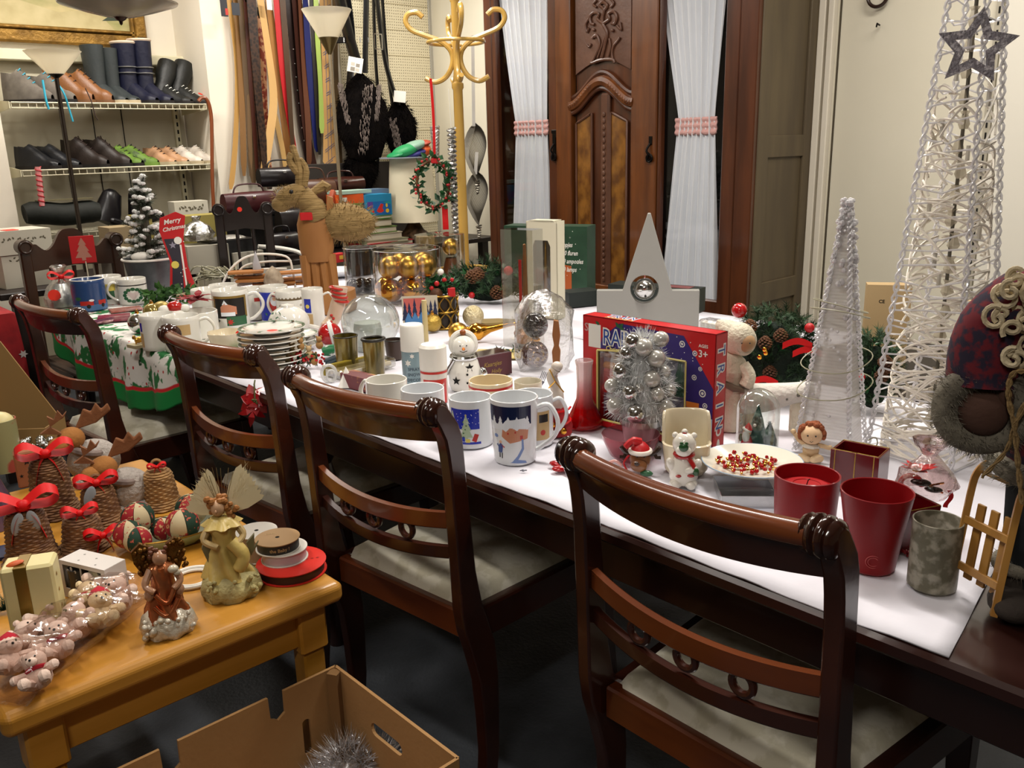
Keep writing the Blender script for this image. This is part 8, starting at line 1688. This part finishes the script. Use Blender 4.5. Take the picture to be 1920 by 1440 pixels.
m = MB(k_); F = flat_y(0); decal(m, [(1, [(-20, 112), (-10, 70), (-16, 20), (4, 10), (6, 60), (6, 112)]), (2, disc(-6, 64, 7)), (0, disc(4, 108, 7)), (3, star(-6, 100, 7)), (0, [(8, 20), (11, 20), (9, 100), (6, 100)])]+[(0, disc(random.uniform(-2, 18), random.uniform(20, 110)+0, 1, 5)) for i in range(8)], F, None, .3); words(m, 'Merry', -2, 140, 12, F, 0, lift=1, shear=.3, rot=.15); words(m, 'Christmas', 0, 128, 10, F, 0, lift=1, shear=.3, rot=.15); m.build('print', [PAPER, mat('photo_dark', '2a2530', .5), P_YEL, mat('print_lilac_grey', '8a8494', .5)], e, smooth=0, fix=False)
e, k_ = put('ivy_sprig', 'green ivy and silk leaves spread before the bucket', 'foliage', 322, 570, TT); m = MB(k_); [leaves(m, (wob(44), wob(14), 6+abs(wob(20))), 1, 17, 11, (5, 5, 4)) for i in range(170)]; m.build('leaves', mat('ivy_green', '25481a', .6, col2='3f6a2a', ns=20), e, kind='stuff', smooth=0, fix=False); m = MB(k_); petals(m, (18, -8, 14), 6, 16, 9, .5); m.build('cream_petals', mat('cream_petal', 'b5a888', .7), e, smooth=0, fix=False)
# poinsettia hanging at the chair back
p = atx(478, 752, .985); e = thing('poinsettia', 'shiny red poinsettia pick hanging over the table edge behind the second chair', 'flower', tuple(p), face(p)); k_ = kk(p)
m = MB(k_); m.M = Rm(1.2, 'X'); petals(m, (0, 0, 0), 7, 34, 24, -.1); petals(m, (-6, -18, 0), 5, 30, 12, -.3, .7); m.build('petals', mat('glossy_deep_red', '8a0c12', .25, coat=.5), e, smooth=0, fix=False); m = MB(k_); [m.sph((wob(5), -8, wob(5)), 2.4, 6) for i in range(6)]; m.tube([(0, 0, 4), (2, 10, 30), (4, 24, 34)], 1.6, 5); m.build('centre_and_stem', mat('olive_dark', '4a4a20', .6), e)
# ================================================================ open carton on the floor
ZC_ = .37; A = at(620, 1252, ZC_); B = at(868, 1415, ZC_); xR = (A.x+B.x)/2; yB, yF = A.y, B.y; xL = xR-.56
oc = thing('open_carton', 'open brown cardboard box on the floor holding silver tinsel', 'box', ((xL+xR)/2, (yB+yF)/2, 0))
def ob(): m = MB(); m.M = Tm(-oc.location.x, -oc.location.y, 0); return m
def pill(cx, cz, a, b, n=8): return [(cx+a*s+b*math.cos(t), cz+b*math.sin(t)) for s, r0 in ((1, -PI/2), (-1, PI/2)) for t in [r0+PI*i/n for i in range(n+1)]]
W_ = xR-xL; D_ = yB-yF
def notch(x): return [(x+.016, ZC_), (x+.015, ZC_-.045), (x, ZC_-.055), (x-.015, ZC_-.045), (x-.016, ZC_)]
m = ob(); m.prism([(xL, 0), (xR, 0), (xR, ZC_)]+notch(xR-.13)+notch(xR-.33)+[(xL, ZC_)], .006, 'y', yB-.003, hole=[(xR-.075+.009*math.cos(t)*(1), ZC_-.12+(.03 if math.sin(t) > 0 else -.03)+.009*math.sin(t)) for t in [-2*PI*i/16 for i in range(16)]]); m.build('back_wall', CARD, oc, smooth=0)
m = ob(); hl = [(p[0], p[1]) for p in reversed(pill((yF+yB)/2+.02, ZC_-.075, .035, .014))]; m.prism([(yF, 0), (yB, 0), (yB, ZC_), (yF, ZC_)], .006, 'x', xR-.003, hole=hl); m.build('side_wall', CARD, oc, smooth=0)
m = ob(); m.box((xL, (yF+yB)/2, ZC_/2), (.006, D_, ZC_)); m.build('side_wall', CARD, oc, smooth=0)
m = ob(); m.box(((xL+xR)/2, yF, ZC_/2), (W_, .006, ZC_)); m.build('front_wall', CARD, oc, smooth=0)
m = ob(); m.box(((xL+xR)/2, (yF+yB)/2, .004), (W_, D_, .006)); m.build('bottom', CARD, oc, smooth=0)
m = ob(); m.box((xR-.012, yB-.014, ZC_/2), (.02, .022, ZC_-.004), rz=.5); m.build('glue_flap', CARDD, oc, smooth=0)
q = at(652, 1428, .22); e = thing('tinsel_ball', 'sparkling silver tinsel heap inside the open carton', 'tinsel', (q.x, q.y, .009)); m = MB()
m.sph((0, 0, .11), (.05, .05, .1), 12)
for c in ((0, 0, .2), (.05, -.01, .17), (-.05, .0, .17)): fuzz(m, c, (.045, .04, .04), 1300, .04, .0011)
m.build('tinsel', mat('tinsel_silver', 'e4e4e6', .18, .85), e, kind='stuff', smooth=0, fix=False)
# ================================================================ ornaments on the pine table
ZT2 = Z2+.0012
def lo(name, lab, cat, x, y, **k): return put(name, lab, cat, x, y, ZT2, **k)
# ribbon spools
def spool(lab, x, y, r, h, disc_m, rib_m, lift=0., disc2=None, words_=None):
    e, k_ = lo('ribbon_spool', lab, 'ribbon', x, y, lift=lift, group='ribbon spools'); m = MB(k_); m.cyl((0, 0, 0), r, 1.6, 36); m.build('lower_disc', disc2 or disc_m, e, smooth=30); m = MB(k_); m.cyl((0, 0, 1.6), r*.93, h-3.2, 36); m.build('ribbon_roll', rib_m, e, smooth=30)
    m = MB(k_); m.lathe([(4, h-1.6), (r, h-1.6), (r, h), (4, h)], 36); m.build('upper_disc', disc_m, e, smooth=30); m = MB(k_); m.cyl((0, 0, h-1.5), 4, .6, 12); m.build('hub_hole', SLOTM, e, smooth=0)
    if words_:
        m = MB(k_)
        for s, a, b, sz, top in words_: words(m, s, a, b, sz, flat_z(h) if top else on_cyl(lambda z: r*.93), 0, step=None if top else 3, lift=.3)
        m.build('print', P_TAN if not words_[-1][4] else P_DK, e, smooth=0, fix=False)
    return e, k_
RW = mat('white_card_disc', 'd6d0c6', .5); KR = mat('kraft_disc', 'a8855a', .6)
e, k_ = spool('big red ribbon spool lying lowest at the table corner', 548, 1070, 64, 20, mat('red_card_disc', 'c9281c', .45), mat('dark_brown_ribbon', '3e1f16', .5), words_=[('* * *', 38, -10, 14, True)]); k8 = k_
spool('white satin ribbon spool between the red and the kraft ones', 536, 1064, 43, 22, RW, mat('white_satin', 'b9b2b4', .35), lift=20.2*k8)
spool('kraft brown spool of grey lettered ribbon on top of the white satin spool', 526, 1065, 41, 21, KR, mat('charcoal_ribbon', '2e2c2a', .5), lift=42.6*k8, disc2=RW, words_=[('DE LA', -12, 16, 7, True), ('the Baby !', 2, 7, 9, False)])
spool('white spool of sheer ribbon standing behind the yellow fairy', 486, 1042, 38, 52, RW, mat('sheer_peach', 'a58f78', .5), disc2=RW)
# yellow fairy
YF = mat('pale_yellow_resin', 'b59c54', .4, col2='d0b76e', ns=16, bump=.2, bs=40); YS = mat('mossy_stone_resin', '8f8458', .7, col2='b3a66e', ns=26, bump=.9, bs=45)
e, k_ = lo('fairy_figurine', 'pale yellow resin fairy with feather wings seated on a mossy rock', 'figurine', 436, 1108)
m = MB(k_); m.lathe([(0, 0), (52, 0), (55, 12), (50, 32), (38, 42), (0, 50)], 40, fn=lambda a, z: 1+.04*math.sin(a*7+z*.3)+.03*math.sin(a*13)); [m.sph((random.uniform(-46, 50), random.uniform(-48, -36), random.uniform(14, 44)), random.uniform(3, 6), 7) for i in range(34)]; m.build('rock', YS, e, smooth=70)
m = MB(k_); m.lathe([(41, 36), (38, 46), (35, 56), (30, 70), (25, 86), (21, 100), (20, 116), (26, 132), (26, 142), (18, 152), (0, 156)], 72, (-4, 0, 0), fn=lambda a, z: 1+.2*math.sin(a*6+z*.07)*(1 if z < 90 else .3)); m.tube(crv([(8, -24, 110), (26, -34, 84), (14, -36, 56)]), [13]*6+[12]*6+[8], 10); m.lathe([(20, 150), (34, 138), (30, 134), (16, 146)], 30, (-4, 0, 0), fn=lambda a, z: 1+.15*math.sin(a*7)); m.build('gown', YF, e, smooth=70)
for s in (-1, 1): m = MB(k_); m.tube(crv([(s*22-4, -6, 138), (s*34-4, -18, 118), (s*16, -32, 106)]), [7]*6+[6]*6+[5], 10); m.build('arm', mat('pale_resin_skin', 'b59a66', .45), e)
m = MB(k_); m.sph((-8, -6, 172), (13, 13, 16), 16); m.sph((-12, -19, 170), (2, 3, 3), 6); m.build('face', mat('doll_resin_face', 'c49c78', .45), e)
m = MB(k_); [m.sph((-8+random.uniform(-18, 22), -2+wob(8), 174+random.uniform(-12, 18)), random.uniform(4, 7), 7) for i in range(34)]; [m.sph((18+wob(9), -6, 164+wob(14)), 5, 7) for i in range(9)]; m.build('hair', mat('ginger_resin', '9c6634', .5), e, kind='stuff')
m = MB(k_); m.prism([(-34, 60), (-44, 96), (-30, 130), (-20, 120), (-26, 90)], 10, 'y', -4); m.prism([(40, 70), (56, 96), (46, 84), (50, 112), (34, 96)], 8, 'y', -12); m.build('leafy_edges', mat('grey_green_resin', '6f6a4a', .6), e, smooth=0)
FW_ = mat('cream_feather', 'e6d8b0', .8)
for s, pts in ((-1, [(-8, 8, 150), (-40, 12, 196), (-56, 14, 238)]), (1, [(4, 8, 150), (46, 12, 200), (64, 14, 236)])):
    m = MB(k_)
    for j in range(9):
        t = j/8; tip = Vector((s*(76-34*t) if s > 0 else -(62-44*t)*1.0, 10+j, 150+34+64*t-14*abs(t-.5))); base = Vector((0, 9, 150)); w = (tip-base).cross(Vector((0, 1, 0))).normalized()*9
        m.add([base, base.lerp(tip, .55)+w, base.lerp(tip, .9)+w*.8, tip, base.lerp(tip, .9)-w*.6, base.lerp(tip, .55)-w], [(0, 1, 2, 3, 4, 5)])
    for j in range(260): t = random.random(); tip = Vector((s*(78-30*t) if s > 0 else -(64-44*t), 12, 178+66*t)); p = Vector((0, 10, 150)).lerp(tip, random.uniform(.35, 1)); d = Vector((wob(5)+s*5, wob(3), 8)); m.add([p, p+Vector((.8, 0, .4)), p+d], [(0, 1, 2)])
    m.build('feather_wing', FW_, e, smooth=0, fix=False)
m = MB(k_); [m.tube([(wob(4), 8, 150), (-30+i*7, 14, 236+wob(10))], .5, 3) for i in range(9)]; m.build('grass_stems', mat('dry_grass', '7d6a40', .8), e, kind='stuff')
# copper angel
COP = mat('copper_glaze', 'a0522c', .22, .6, col2='c07a4e', ns=20, bump=.2, bs=30); PRW = mat('pearly_base', 'b5aa94', .3, .2, col2='cfc6b4', ns=26, bump=.9, bs=45, coat=.4); AGD = mat('antique_gold_wing', '6f4a1a', .35, .7, bump=.9, bs=50)
e, k_ = lo('angel_figurine', 'copper and pearl glass angel with dark gold wings at the table edge', 'figurine', 318, 1178)
m = MB(k_); m.lathe([(0, 0), (46, 0), (50, 10), (44, 32), (30, 46), (0, 50)], 40, fn=lambda a, z: 1+.05*math.sin(a*8+z*.3)); [m.sph((random.uniform(-44, 46), random.uniform(-42, -30), random.uniform(8, 44)), random.uniform(4, 7), 8) for i in range(26)]; m.build('pearl_base', PRW, e, smooth=70)
m = MB(k_); m.lathe([(37, 30), (34, 45), (30, 60), (26, 76), (20, 92), (19, 116), (21, 132), (0, 142)], 72, fn=lambda a, z: 1+.2*math.sin(a*6+z*.08)*(1 if z < 90 else .4)); m.tube(crv([(-20, -22, 60), (0, -34, 44), (22, -26, 70)]), 5, 8); m.tube(crv([(-16, -24, 84), (2, -32, 68), (18, -24, 92)]), 4.5, 8); m.build('robe', COP, e, smooth=70)
for s in (-1, 1):
    m = MB(k_); m.prism([(s*8, 96), (s*30, 110), (s*44, 140), (s*46, 162), (s*30, 176), (s*14, 166), (s*6, 140)], 10, 'y', 6); [m.sph((s*random.uniform(14, 44), 4, random.uniform(112, 172)), random.uniform(3, 6), 7) for i in range(18)]; m.build('wing', AGD, e, smooth=50)
    m = MB(k_); m.tube(crv([(s*18, -6, 128), (s*30, -18, 104), (s*16, -28, 92)]), [7]*6+[6]*6+[5], 10); m.sph((s*26, -18, 84), (9, 9, 12), 10); m.build('sleeve', mat('glazed_skin', 'a87c5e', .3, coat=.4), e)
m = MB(k_); m.sph((0, -8, 148), (13, 13, 15), 14); m.build('face', MATS['glazed_skin'], e); m = MB(k_); [m.sph((wob(15), -2+wob(8), 156+wob(9)), random.uniform(4, 6), 7) for i in range(24)]; m.build('hair', mat('dark_copper_hair', '5e3420', .4), e, kind='stuff')
m = MB(k_); m.sph((20, -22, 128), (10, 8, 8), 10); m.sph((26, -22, 120), (7, 6, 6), 8); m.build('white_dove', mat('dove_white', 'c9bda6', .25, coat=.5), e)
# white ring, candle, tealight box
e, k_ = lo('white_ring', 'white plastic ring lying behind the two figurines', 'ring', 362, 1086); m = MB(k_); m.torus((0, 0, 4), 42, 4, 40, 8); m.torus((0, 0, 3), 32, 3, 36, 8); m.build('ring', CANW, e)
WAX = mat('ivory_wax', 'c9bb84', .45, sss=.25, col2='d2c692', ns=5); GRB2 = mat('gold_foil_band', '7d6426', .3, .6)
e, k_ = lo('gift_candle', 'square ivory candle wrapped with a gold band like a present', 'candle', 74, 1198, turn=-.25)
mm_box('wax_block', WAX, e, (0, 24, 75), (88, 60, 150), s=k_, b=5, smooth=30); m = MB(k_); m.box((-10, 24, 75), (22, 61.6, 151.6), b=1); m.build('gold_band', GRB2, e, smooth=0)
m = MB(k_); [decal(m, [(0, star(44.6, z, 6, 5))], lambda u, v, l: (44.5+l, 16+(u-44.6), v), None, .2) for z in (20, 56, 88, 120)]; m.build('gold_stars', GOLDM, e, smooth=0, fix=False); m = MB(k_); m.sph((-20, 14, 152), (16, 9, 5), 12, Rm(-.2, 'Y')); m.build('bow_knot', mat('faded_orange_ribbon', 'c45a2c', .5), e)
e, w_, k_ = two('tealight_box', 'white carton with two windows showing snowflake tealights', 'box', (122, 1118), (206, 1140), ZT2); h = 76
m = MB(k_); D2 = 48; m.prism([(-w_/2, 0), (w_/2, 0), (w_/2, h), (-w_/2, h)], 1.2, 'y', 0, hole=[(-w_*.44, h*.26), (-w_*.44, h*.9), (w_*.42, h*.9), (w_*.42, h*.26)]); m.box((-w_/2, D2/2, h/2), (1.2, D2, h)).box((w_/2, D2/2, h/2), (1.2, D2, h)).box((0, D2/2, h), (w_, D2, 1.2)).box((0, D2, h/2), (w_, 1.2, h)).box((-w_*.04, 1, h*.58), (2, 2, h*.64)); m.build('carton', mat('white_gift_carton', 'c9c2bc', .5), e, smooth=0)
m = MB(k_); m.cyl((-w_*.25, 18, 2), w_*.18, h*.75, 20); m.build('grey_glass', mat('smoky_glass', '3a3a3c', .2), e); m = MB(k_); words(m, '*', -w_*.24, h*.3, 60, flat_y(-.4), 0, lift=0); decal(m, [(0, star(-w_*.22, h*.5, 12, 6, .3))], flat_y(0), None, .6); m.build('snowflake', mat('flake_white', 'b5b2ae', .5), e, smooth=0, fix=False)
for z in (22, 52): m = MB(k_); m.cyl((w_*.2, 8, z), 15, 7, 24, Rm(PI/2-.3, 'X')); m.build('tealight', mat('pressed_candle', 'a8a288', .6, bump=.8, bs=80), e)
m = MB(k_); [decal(m, [(0, star(x, y, 3, 4, .4))], flat_z(h+.7), None, .2) for x, y in ((-20, 12), (6, 30), (26, 10), (-30, 34))]; m.build('silver_dots', mat('print_grey', '76746e', .6), e, smooth=0, fix=False)
# bag of little plush bears
PL = mat('cream_plush', 'd2b6a6', .95, bump=.2, bs=150, col2='dcc4b4', ns=40); PL2 = mat('pale_yellow_plush', 'd2bc94', .95, bump=.2, bs=150)
TB = [(28, 1290, .3, 'at the left end'), (78, 1318, -.4, 'with a red earband near the bag mouth'), (60, 1252, .9, 'second from the left end'), (118, 1262, -.2, 'in the lower middle'), (96, 1216, .5, 'in the upper middle'), (150, 1222, -.7, 'facing left with a grey eye'), (196, 1204, .2, 'beside the red hat'), (176, 1176, 1., 'behind the red hat'), (226, 1176, -.5, 'near the copper angel'), (206, 1140, .4, 'at the far end of the bag')]
for i, (x, y, a, s_) in enumerate(TB):
    e, k_ = lo('plush_bear', 'tiny cream plush bear '+s_, 'toy', x, y-6, group='tiny bears in the clear bag', turn=a); k_ *= 1.3; LY = Tm(0, 10, 10) @ Rm(-.75, 'X') @ Rm(a*.9, 'Y'); pm = PL2 if i in (6, 7) else PL; m = MB(k_); m.M = LY
    m.sph((0, 0, 20), (19, 17, 18), 14); m.build('body', pm, e); m = MB(k_); m.M = LY; m.sph((2, -8, 42), (17, 15, 15), 14); m.sph((2, -22, 38), (8, 7, 6.5), 10); [m.sph((2+s*12, -4, 54), 5.5, 8) for s in (-1, 1)]; m.build('head', pm, e)
    for s in (-1, 1): m = MB(k_); m.M = LY; m.tube([(s*14, -6, 26), (s*26, -14, 24)], [7, 7.5], 8); m.sph((s*27, -15, 24), 7.5, 8); m.build('arm', pm, e); m = MB(k_); m.M = LY; m.tube([(s*9, -8, 9), (s*14, -26, 9)], 8.5, 8); m.sph((s*14, -27, 10), 9, 8); m.build('leg', pm, e)
    m = MB(k_); m.M = LY; [m.sph((2+s*6, -21.5, 45), 1.6, 6) for s in (-1, 1)]; m.sph((2, -29, 39), 2, 6); m.build('eyes_and_nose', BLK, e)
    if i % 3 != 2: m = MB(k_); m.M = LY; (m.torus((1, -4, 30), 13, 3.6, 20, 6) if i % 2 else m.lathe([(16, 50), (12, 58), (0, 66)], 16, (2, -4, 0))); m.build('red_scarf' if i % 2 else 'red_hat', mat('red_felt', 'a8182a', .9), e)
e = thing('bear_bag', 'long clear cellophane bag full of tiny plush bears along the front of the pine table', 'bag', at(128, 1232, ZT2), 0); k_ = kk(e.location)
a0 = at(10, 1318, ZT2)-e.location; a1 = at(262, 1118, ZT2)-e.location
def bag(u, v):
    c = a0.lerp(a1, u)*1.04; sd = (a1-a0).cross(Vector((0, 0, 1))).normalized(); t = 2*PI*v; e_ = min(1, min(u, 1-u)*7)**.5; q = 1+.07*math.sin(u*30+v*14)+.04*math.sin(v*40+u*9)
    return c+sd*.06*math.cos(t)*(.7+.3*e_)*q+Vector((0, 0, .0012+.037*(1+math.sin(t))*max(.06, e_)*q))
m = MB(); m.sheet(bag, 50, 34); m.build('film', film('bag_film', 'f4efee', .02, .12, crinkle=.5, bs=24, edge=.25), e, smooth=80)
# dish of patchwork baubles
e, k_ = lo('gold_rim_dish', 'oval gold-rimmed dish with painted fir trees holding patchwork baubles', 'dish', 318, 1018); m = MB(k_); m.lathe([(0, 2), (58, 2), (92, 22), (98, 30), (95, 31), (88, 24), (56, 5), (0, 5)], 44, R=Matrix.Diagonal((1, .62, 1, 1))); m.build('dish', mat('painted_dish_cream', 'b9bba4', .2, col2='7f9a7c', ns=5, coat=.4), e); m = MB(k_); m.torus((0, 0, 30.5), 97, 1.6, 48, 6, Matrix.Diagonal((1, .62, 1, 1))); m.build('gold_rim', LT, e)
m0 = e.matrix_basis.copy(); PCOL = [mat('patch_dark_green', '12301f', .8, col2='b0503c', ns=110, lo=.58, hi=.62), mat('patch_red_floral', '8f141c', .8, col2='b58a5c', ns=110, lo=.56, hi=.6), mat('patch_cream_floral', 'b5a582', .8, col2='a02c28', ns=110, lo=.6, hi=.64)]
for i, (x, y, z, r, lb) in enumerate([(-66, -14, 8, 27, 'dark green patchwork bauble at the left of the dish'), (-48, 14, 22, 30, 'green and floral patchwork bauble at the back left of the dish'), (-52, -34, 4, 25, 'red patchwork bauble at the front left of the dish'), (26, -26, 8, 31, 'cream and green patchwork bauble at the front right of the dish'), (46, 16, 20, 30, 'red dotted patchwork bauble at the back right of the dish'), (-8, 4, 4, 22, 'cream patchwork bauble in the middle of the dish')]):
    q = thing('patchwork_bauble', lb, 'bauble', m0 @ Vector((x*k_, y*k_, (z+3)*k_)), wob(2), 'patchwork baubles')
    for g in range(6): m = MB(k_); m.lathe([(0, 0)]+[(r*math.sin(PI*j/12), r-r*math.cos(PI*j/12)) for j in range(1, 12)]+[(0, 2*r)], 5, a0=g*PI/3, a1=(g+.96)*PI/3); m.build('fabric_panel', PCOL[(g+i) % 3], q)
# wicker bells
WKB = mat('brown_wicker', '5a3824', .75, col2='86603c', ns=40, bump=.4, bs=60); WKL = mat('light_wicker', '7a5834', .75, col2='a07a4a', ns=40, bump=.4, bs=60)
def bell(lab, x, y, w_, h_, mt=WKB, bw=60, bz=None, leafs=0, ring=False):
    e, k_ = lo('wicker_bell', lab, 'bell', x, y, group='wicker bells'); m = MB(k_); r = w_/2; rows = int(h_/4.2)
    pr = []
    for j in range(rows+1):
        t = j/rows; rr = r*(1.0-.2*(t/.2) if t < .2 else .8-.12*(t-.2)/.5 if t < .7 else .68*math.sqrt(max(.02, 1-((t-.7)/.31)**2)))
        pr += [(rr, h_*t), (rr*1.045, h_*t+2.1)]
    m.lathe([(0, 0)]+pr+[(0, h_+2)], 44, fn=lambda a, z: 1+.035*math.sin(a*11+(int(z/4.2) % 2)*PI)); m.build('woven_body', mt, e, smooth=60)
    if ring: m = MB(k_); m.torus((0, 0, h_+7), 8, 3, 18, 6, UP_Y); m.build('wicker_ring', mt, e)
    if bw: bow(k_, e, (0, -r*.35, (bz or h_)+6), bw)
    for s in range(leafs): m = MB(k_); m.sph((-14+26*s, -r*.62, h_*.78), (10, 2, 22), 12, Rm(.3-.5*s, 'Y')); m.build('silver_leaf', mat('frosted_leaf', '9aa0a6', .4, alpha=.85), e)
    return e, k_
bell('large dark wicker bell with a big red bow, behind the others at the left', 104, 962, 92, 118, bw=96)
bell('dark wicker bell at the left edge with a red bow and two frosted leaves', 62, 1050, 100, 112, bw=120, leafs=2)
bell('wicker bell with a red bow just left of the plush moose', 192, 978, 84, 78, bw=76, leafs=1, ring=True)
bell('small dark wicker bell in front with red ribbon tails', 160, 1026, 92, 70, bw=64)
bell('lighter brown wicker bell standing right of the plush moose', 304, 948, 76, 76, WKL, 34, ring=True)
e, k_ = lo('red_ribbon_tuft', 'loose red satin ribbon tuft beside the patchwork baubles', 'ribbon', 198, 1034); bow(k_, e, (0, 0, 34), 66, tl_=1.1, name='ribbon_loops')
# moose
MS = mat('moose_orange', 'a06a34', .9, bump=.3, bs=80); MA = mat('moose_antler_felt', '7a4c2c', .9, bump=.2, bs=60); MWH = mat('grey_white_plush', 'a39a92', .95, bump=.8, bs=90)
def moose(lab, x, y, fl, body=True):
    e, k_ = lo('plush_moose', lab, 'toy', x, y)
    m = MB(k_); m.sph((10, 6, 40), (46, 34, 42), 20); [m.sph((10+s*22, -16, 10), (18, 18, 12), 12) for s in (-1, 1)]; m.build('body', MWH, e)
    m = MB(k_); m.sph((-22, -4, 92), (24, 20, 22), 16); m.sph((-42, -10, 84), (20, 17, 17), 14); m.sph((-60, -18, 84), (4, 5, 5), 8); m.build('head', MS, e)
    for s, dx in ((-1, -30), (1, 14)):
        m = MB(k_); c0 = (-20+dx*.4, s*10); o = [(c0[0], 104), (c0[0]+dx*.9+(26 if s > 0 else -10), 112), (c0[0]+(66 if s > 0 else -4), 132), (c0[0]+(62 if s > 0 else 10), 146), (c0[0]+(50 if s > 0 else 4), 136), (c0[0]+(42 if s > 0 else -4), 150), (c0[0]+(32 if s > 0 else -12), 134), (c0[0]+(20 if s > 0 else -22), 142), (c0[0]+(10 if s > 0 else -20), 122)]
        m.prism(o, 9, 'y', c0[1]-4); m.build('antler', MA, e, smooth=0, bevel=k_*3)
    m = MB(k_); m.torus((2, -4, 66), 24, 7, 24, 8, Rm(.3, 'Y')); m.build('scarf', mat('grey_check_scarf', '5c4d48', .9, col2='8f8078', ns=30), e)
moose('white and tan plush moose with brown antlers beside the light wicker bell', 232, 958, 1)
moose('second plush moose sitting farther back, half hidden by the red bow', 172, 905, 1)
# odds at the left
e, k_ = lo('terracotta_lantern', 'small terracotta block lantern with star holes behind the bells', 'lantern', 60, 908); mm_box('block', mat('terracotta', '8a5436', .85, col2='9a6242', ns=12), e, (0, 0, 34), (44, 30, 68), s=k_, b=3); m = MB(k_); decal(m, [(0, star(-2, 50, 7)), (0, star(8, 20, 7)), (0, star(-14, 24, 4))], flat_y(-15), None, .4); m.build('star_hole', SLOTM, e, smooth=0, fix=False)
e, k_ = lo('silver_grape_ornament', 'cluster of shiny silver berries behind the terracotta lantern', 'ornament', 76, 868); m = MB(k_); [m.sph((wob(24), wob(14), 14+abs(wob(34))), random.uniform(6, 9), 9) for i in range(26)]; m.build('silver_berries', SILV, e, kind='stuff')
e, k_ = lo('mosaic_candle', 'tall cylinder candle glass with red and green leaf print at the left edge', 'candle', 14, 880); m = MB(k_); m.lathe([(0, 0), (28, 0), (29, 98), (27, 98), (26, 4), (0, 4)], 30); m.build('glass', mat('printed_frost_glass', '8f8a60', .4, col2='9c4436', ns=16, lo=.56, hi=.62), e); m = MB(k_); m.sph((0, 0, 92), (26, 26, 20), 16); m.build('wax', WAX, e)
e, k_ = lo('purple_glass_cone', 'ribbed purple grey glass ornament cut by the left edge', 'ornament', 2, 985); m = MB(k_); m.lathe([(0, 0), (34, 0), (26, 50), (10, 100), (0, 104)], 30, fn=lambda a, z: 1+.05*math.sin(a*14)); m.build('ribbed_glass', mat('plum_glass', '5c4656', .2, coat=.5), e)
e, w_, k_ = two('brown_carton', 'open brown cardboard carton at the back left of the pine table', 'box', (-60, 862), (88, 856), ZT2); h = 120
CB = mat('pale_cardboard', '8a6a3c', .75); m = MB(k_); m.box((0, 10, h*.22), (w_, 3, h*.44)).box((w_/2, 50, h*.22), (3, 80, h*.44)).box((-w_/2, 50, h*.5), (3, 80, h)); m.build('walls', CB, e, smooth=0); m = MB(k_); m.prism([(-w_/2, 0), (w_/2, 0), (w_/2, h*.3), (-22, 205), (-w_/2, 225)], 3, 'y', 88); m.build('raised_flap', CB, e, smooth=0); m = MB(k_); m.sph((w_*.3, 7, h*.3), 3.4, 10); m.build('silver_pin', SILV, e)
e, k_ = lo('fir_sprig', 'green fir sprig beside the ivory candle', 'foliage', 100, 1112); m = MB(k_); [needles(m, (0, 0, 4), (wob(30), wob(20), 20+wob(18)), 60, 12, 1) for i in range(14)]; m.build('needles', GREEN, e, kind='stuff', smooth=0, fix=False)
e, k_ = lo('fir_sprig', 'green fir sprig at the left frame edge below the bells', 'foliage', 6, 1150); m = MB(k_); [needles(m, (0, 0, 5), (wob(34), wob(20), 16+abs(wob(26))), 70, 13, 1) for i in range(16)]; m.build('needles', GREEN, e, kind='stuff', smooth=0, fix=False)
e, k_ = lo('gold_flakes', 'scattered gold glitter stars at the left edge of the pine table', 'decoration', 6, 1212); m = MB(k_); [m.prism([(p[0]+x, p[1]+y) for p in star(0, 0, 6)], .8, 'z', i % 3*.9+.2) for i in range(44) for x, y in [(wob(28), wob(26))]]; m.build('stars', GOLDM, e, kind='stuff', smooth=0)
e, k_ = lo('blue_booklet', 'navy booklet under the wicker bell at the left edge', 'book', 0, 1040); mm_box('booklet', mat('navy_card', '141c3e', .5), e, (0, 0, 3), (40, 60, 6), s=k_)
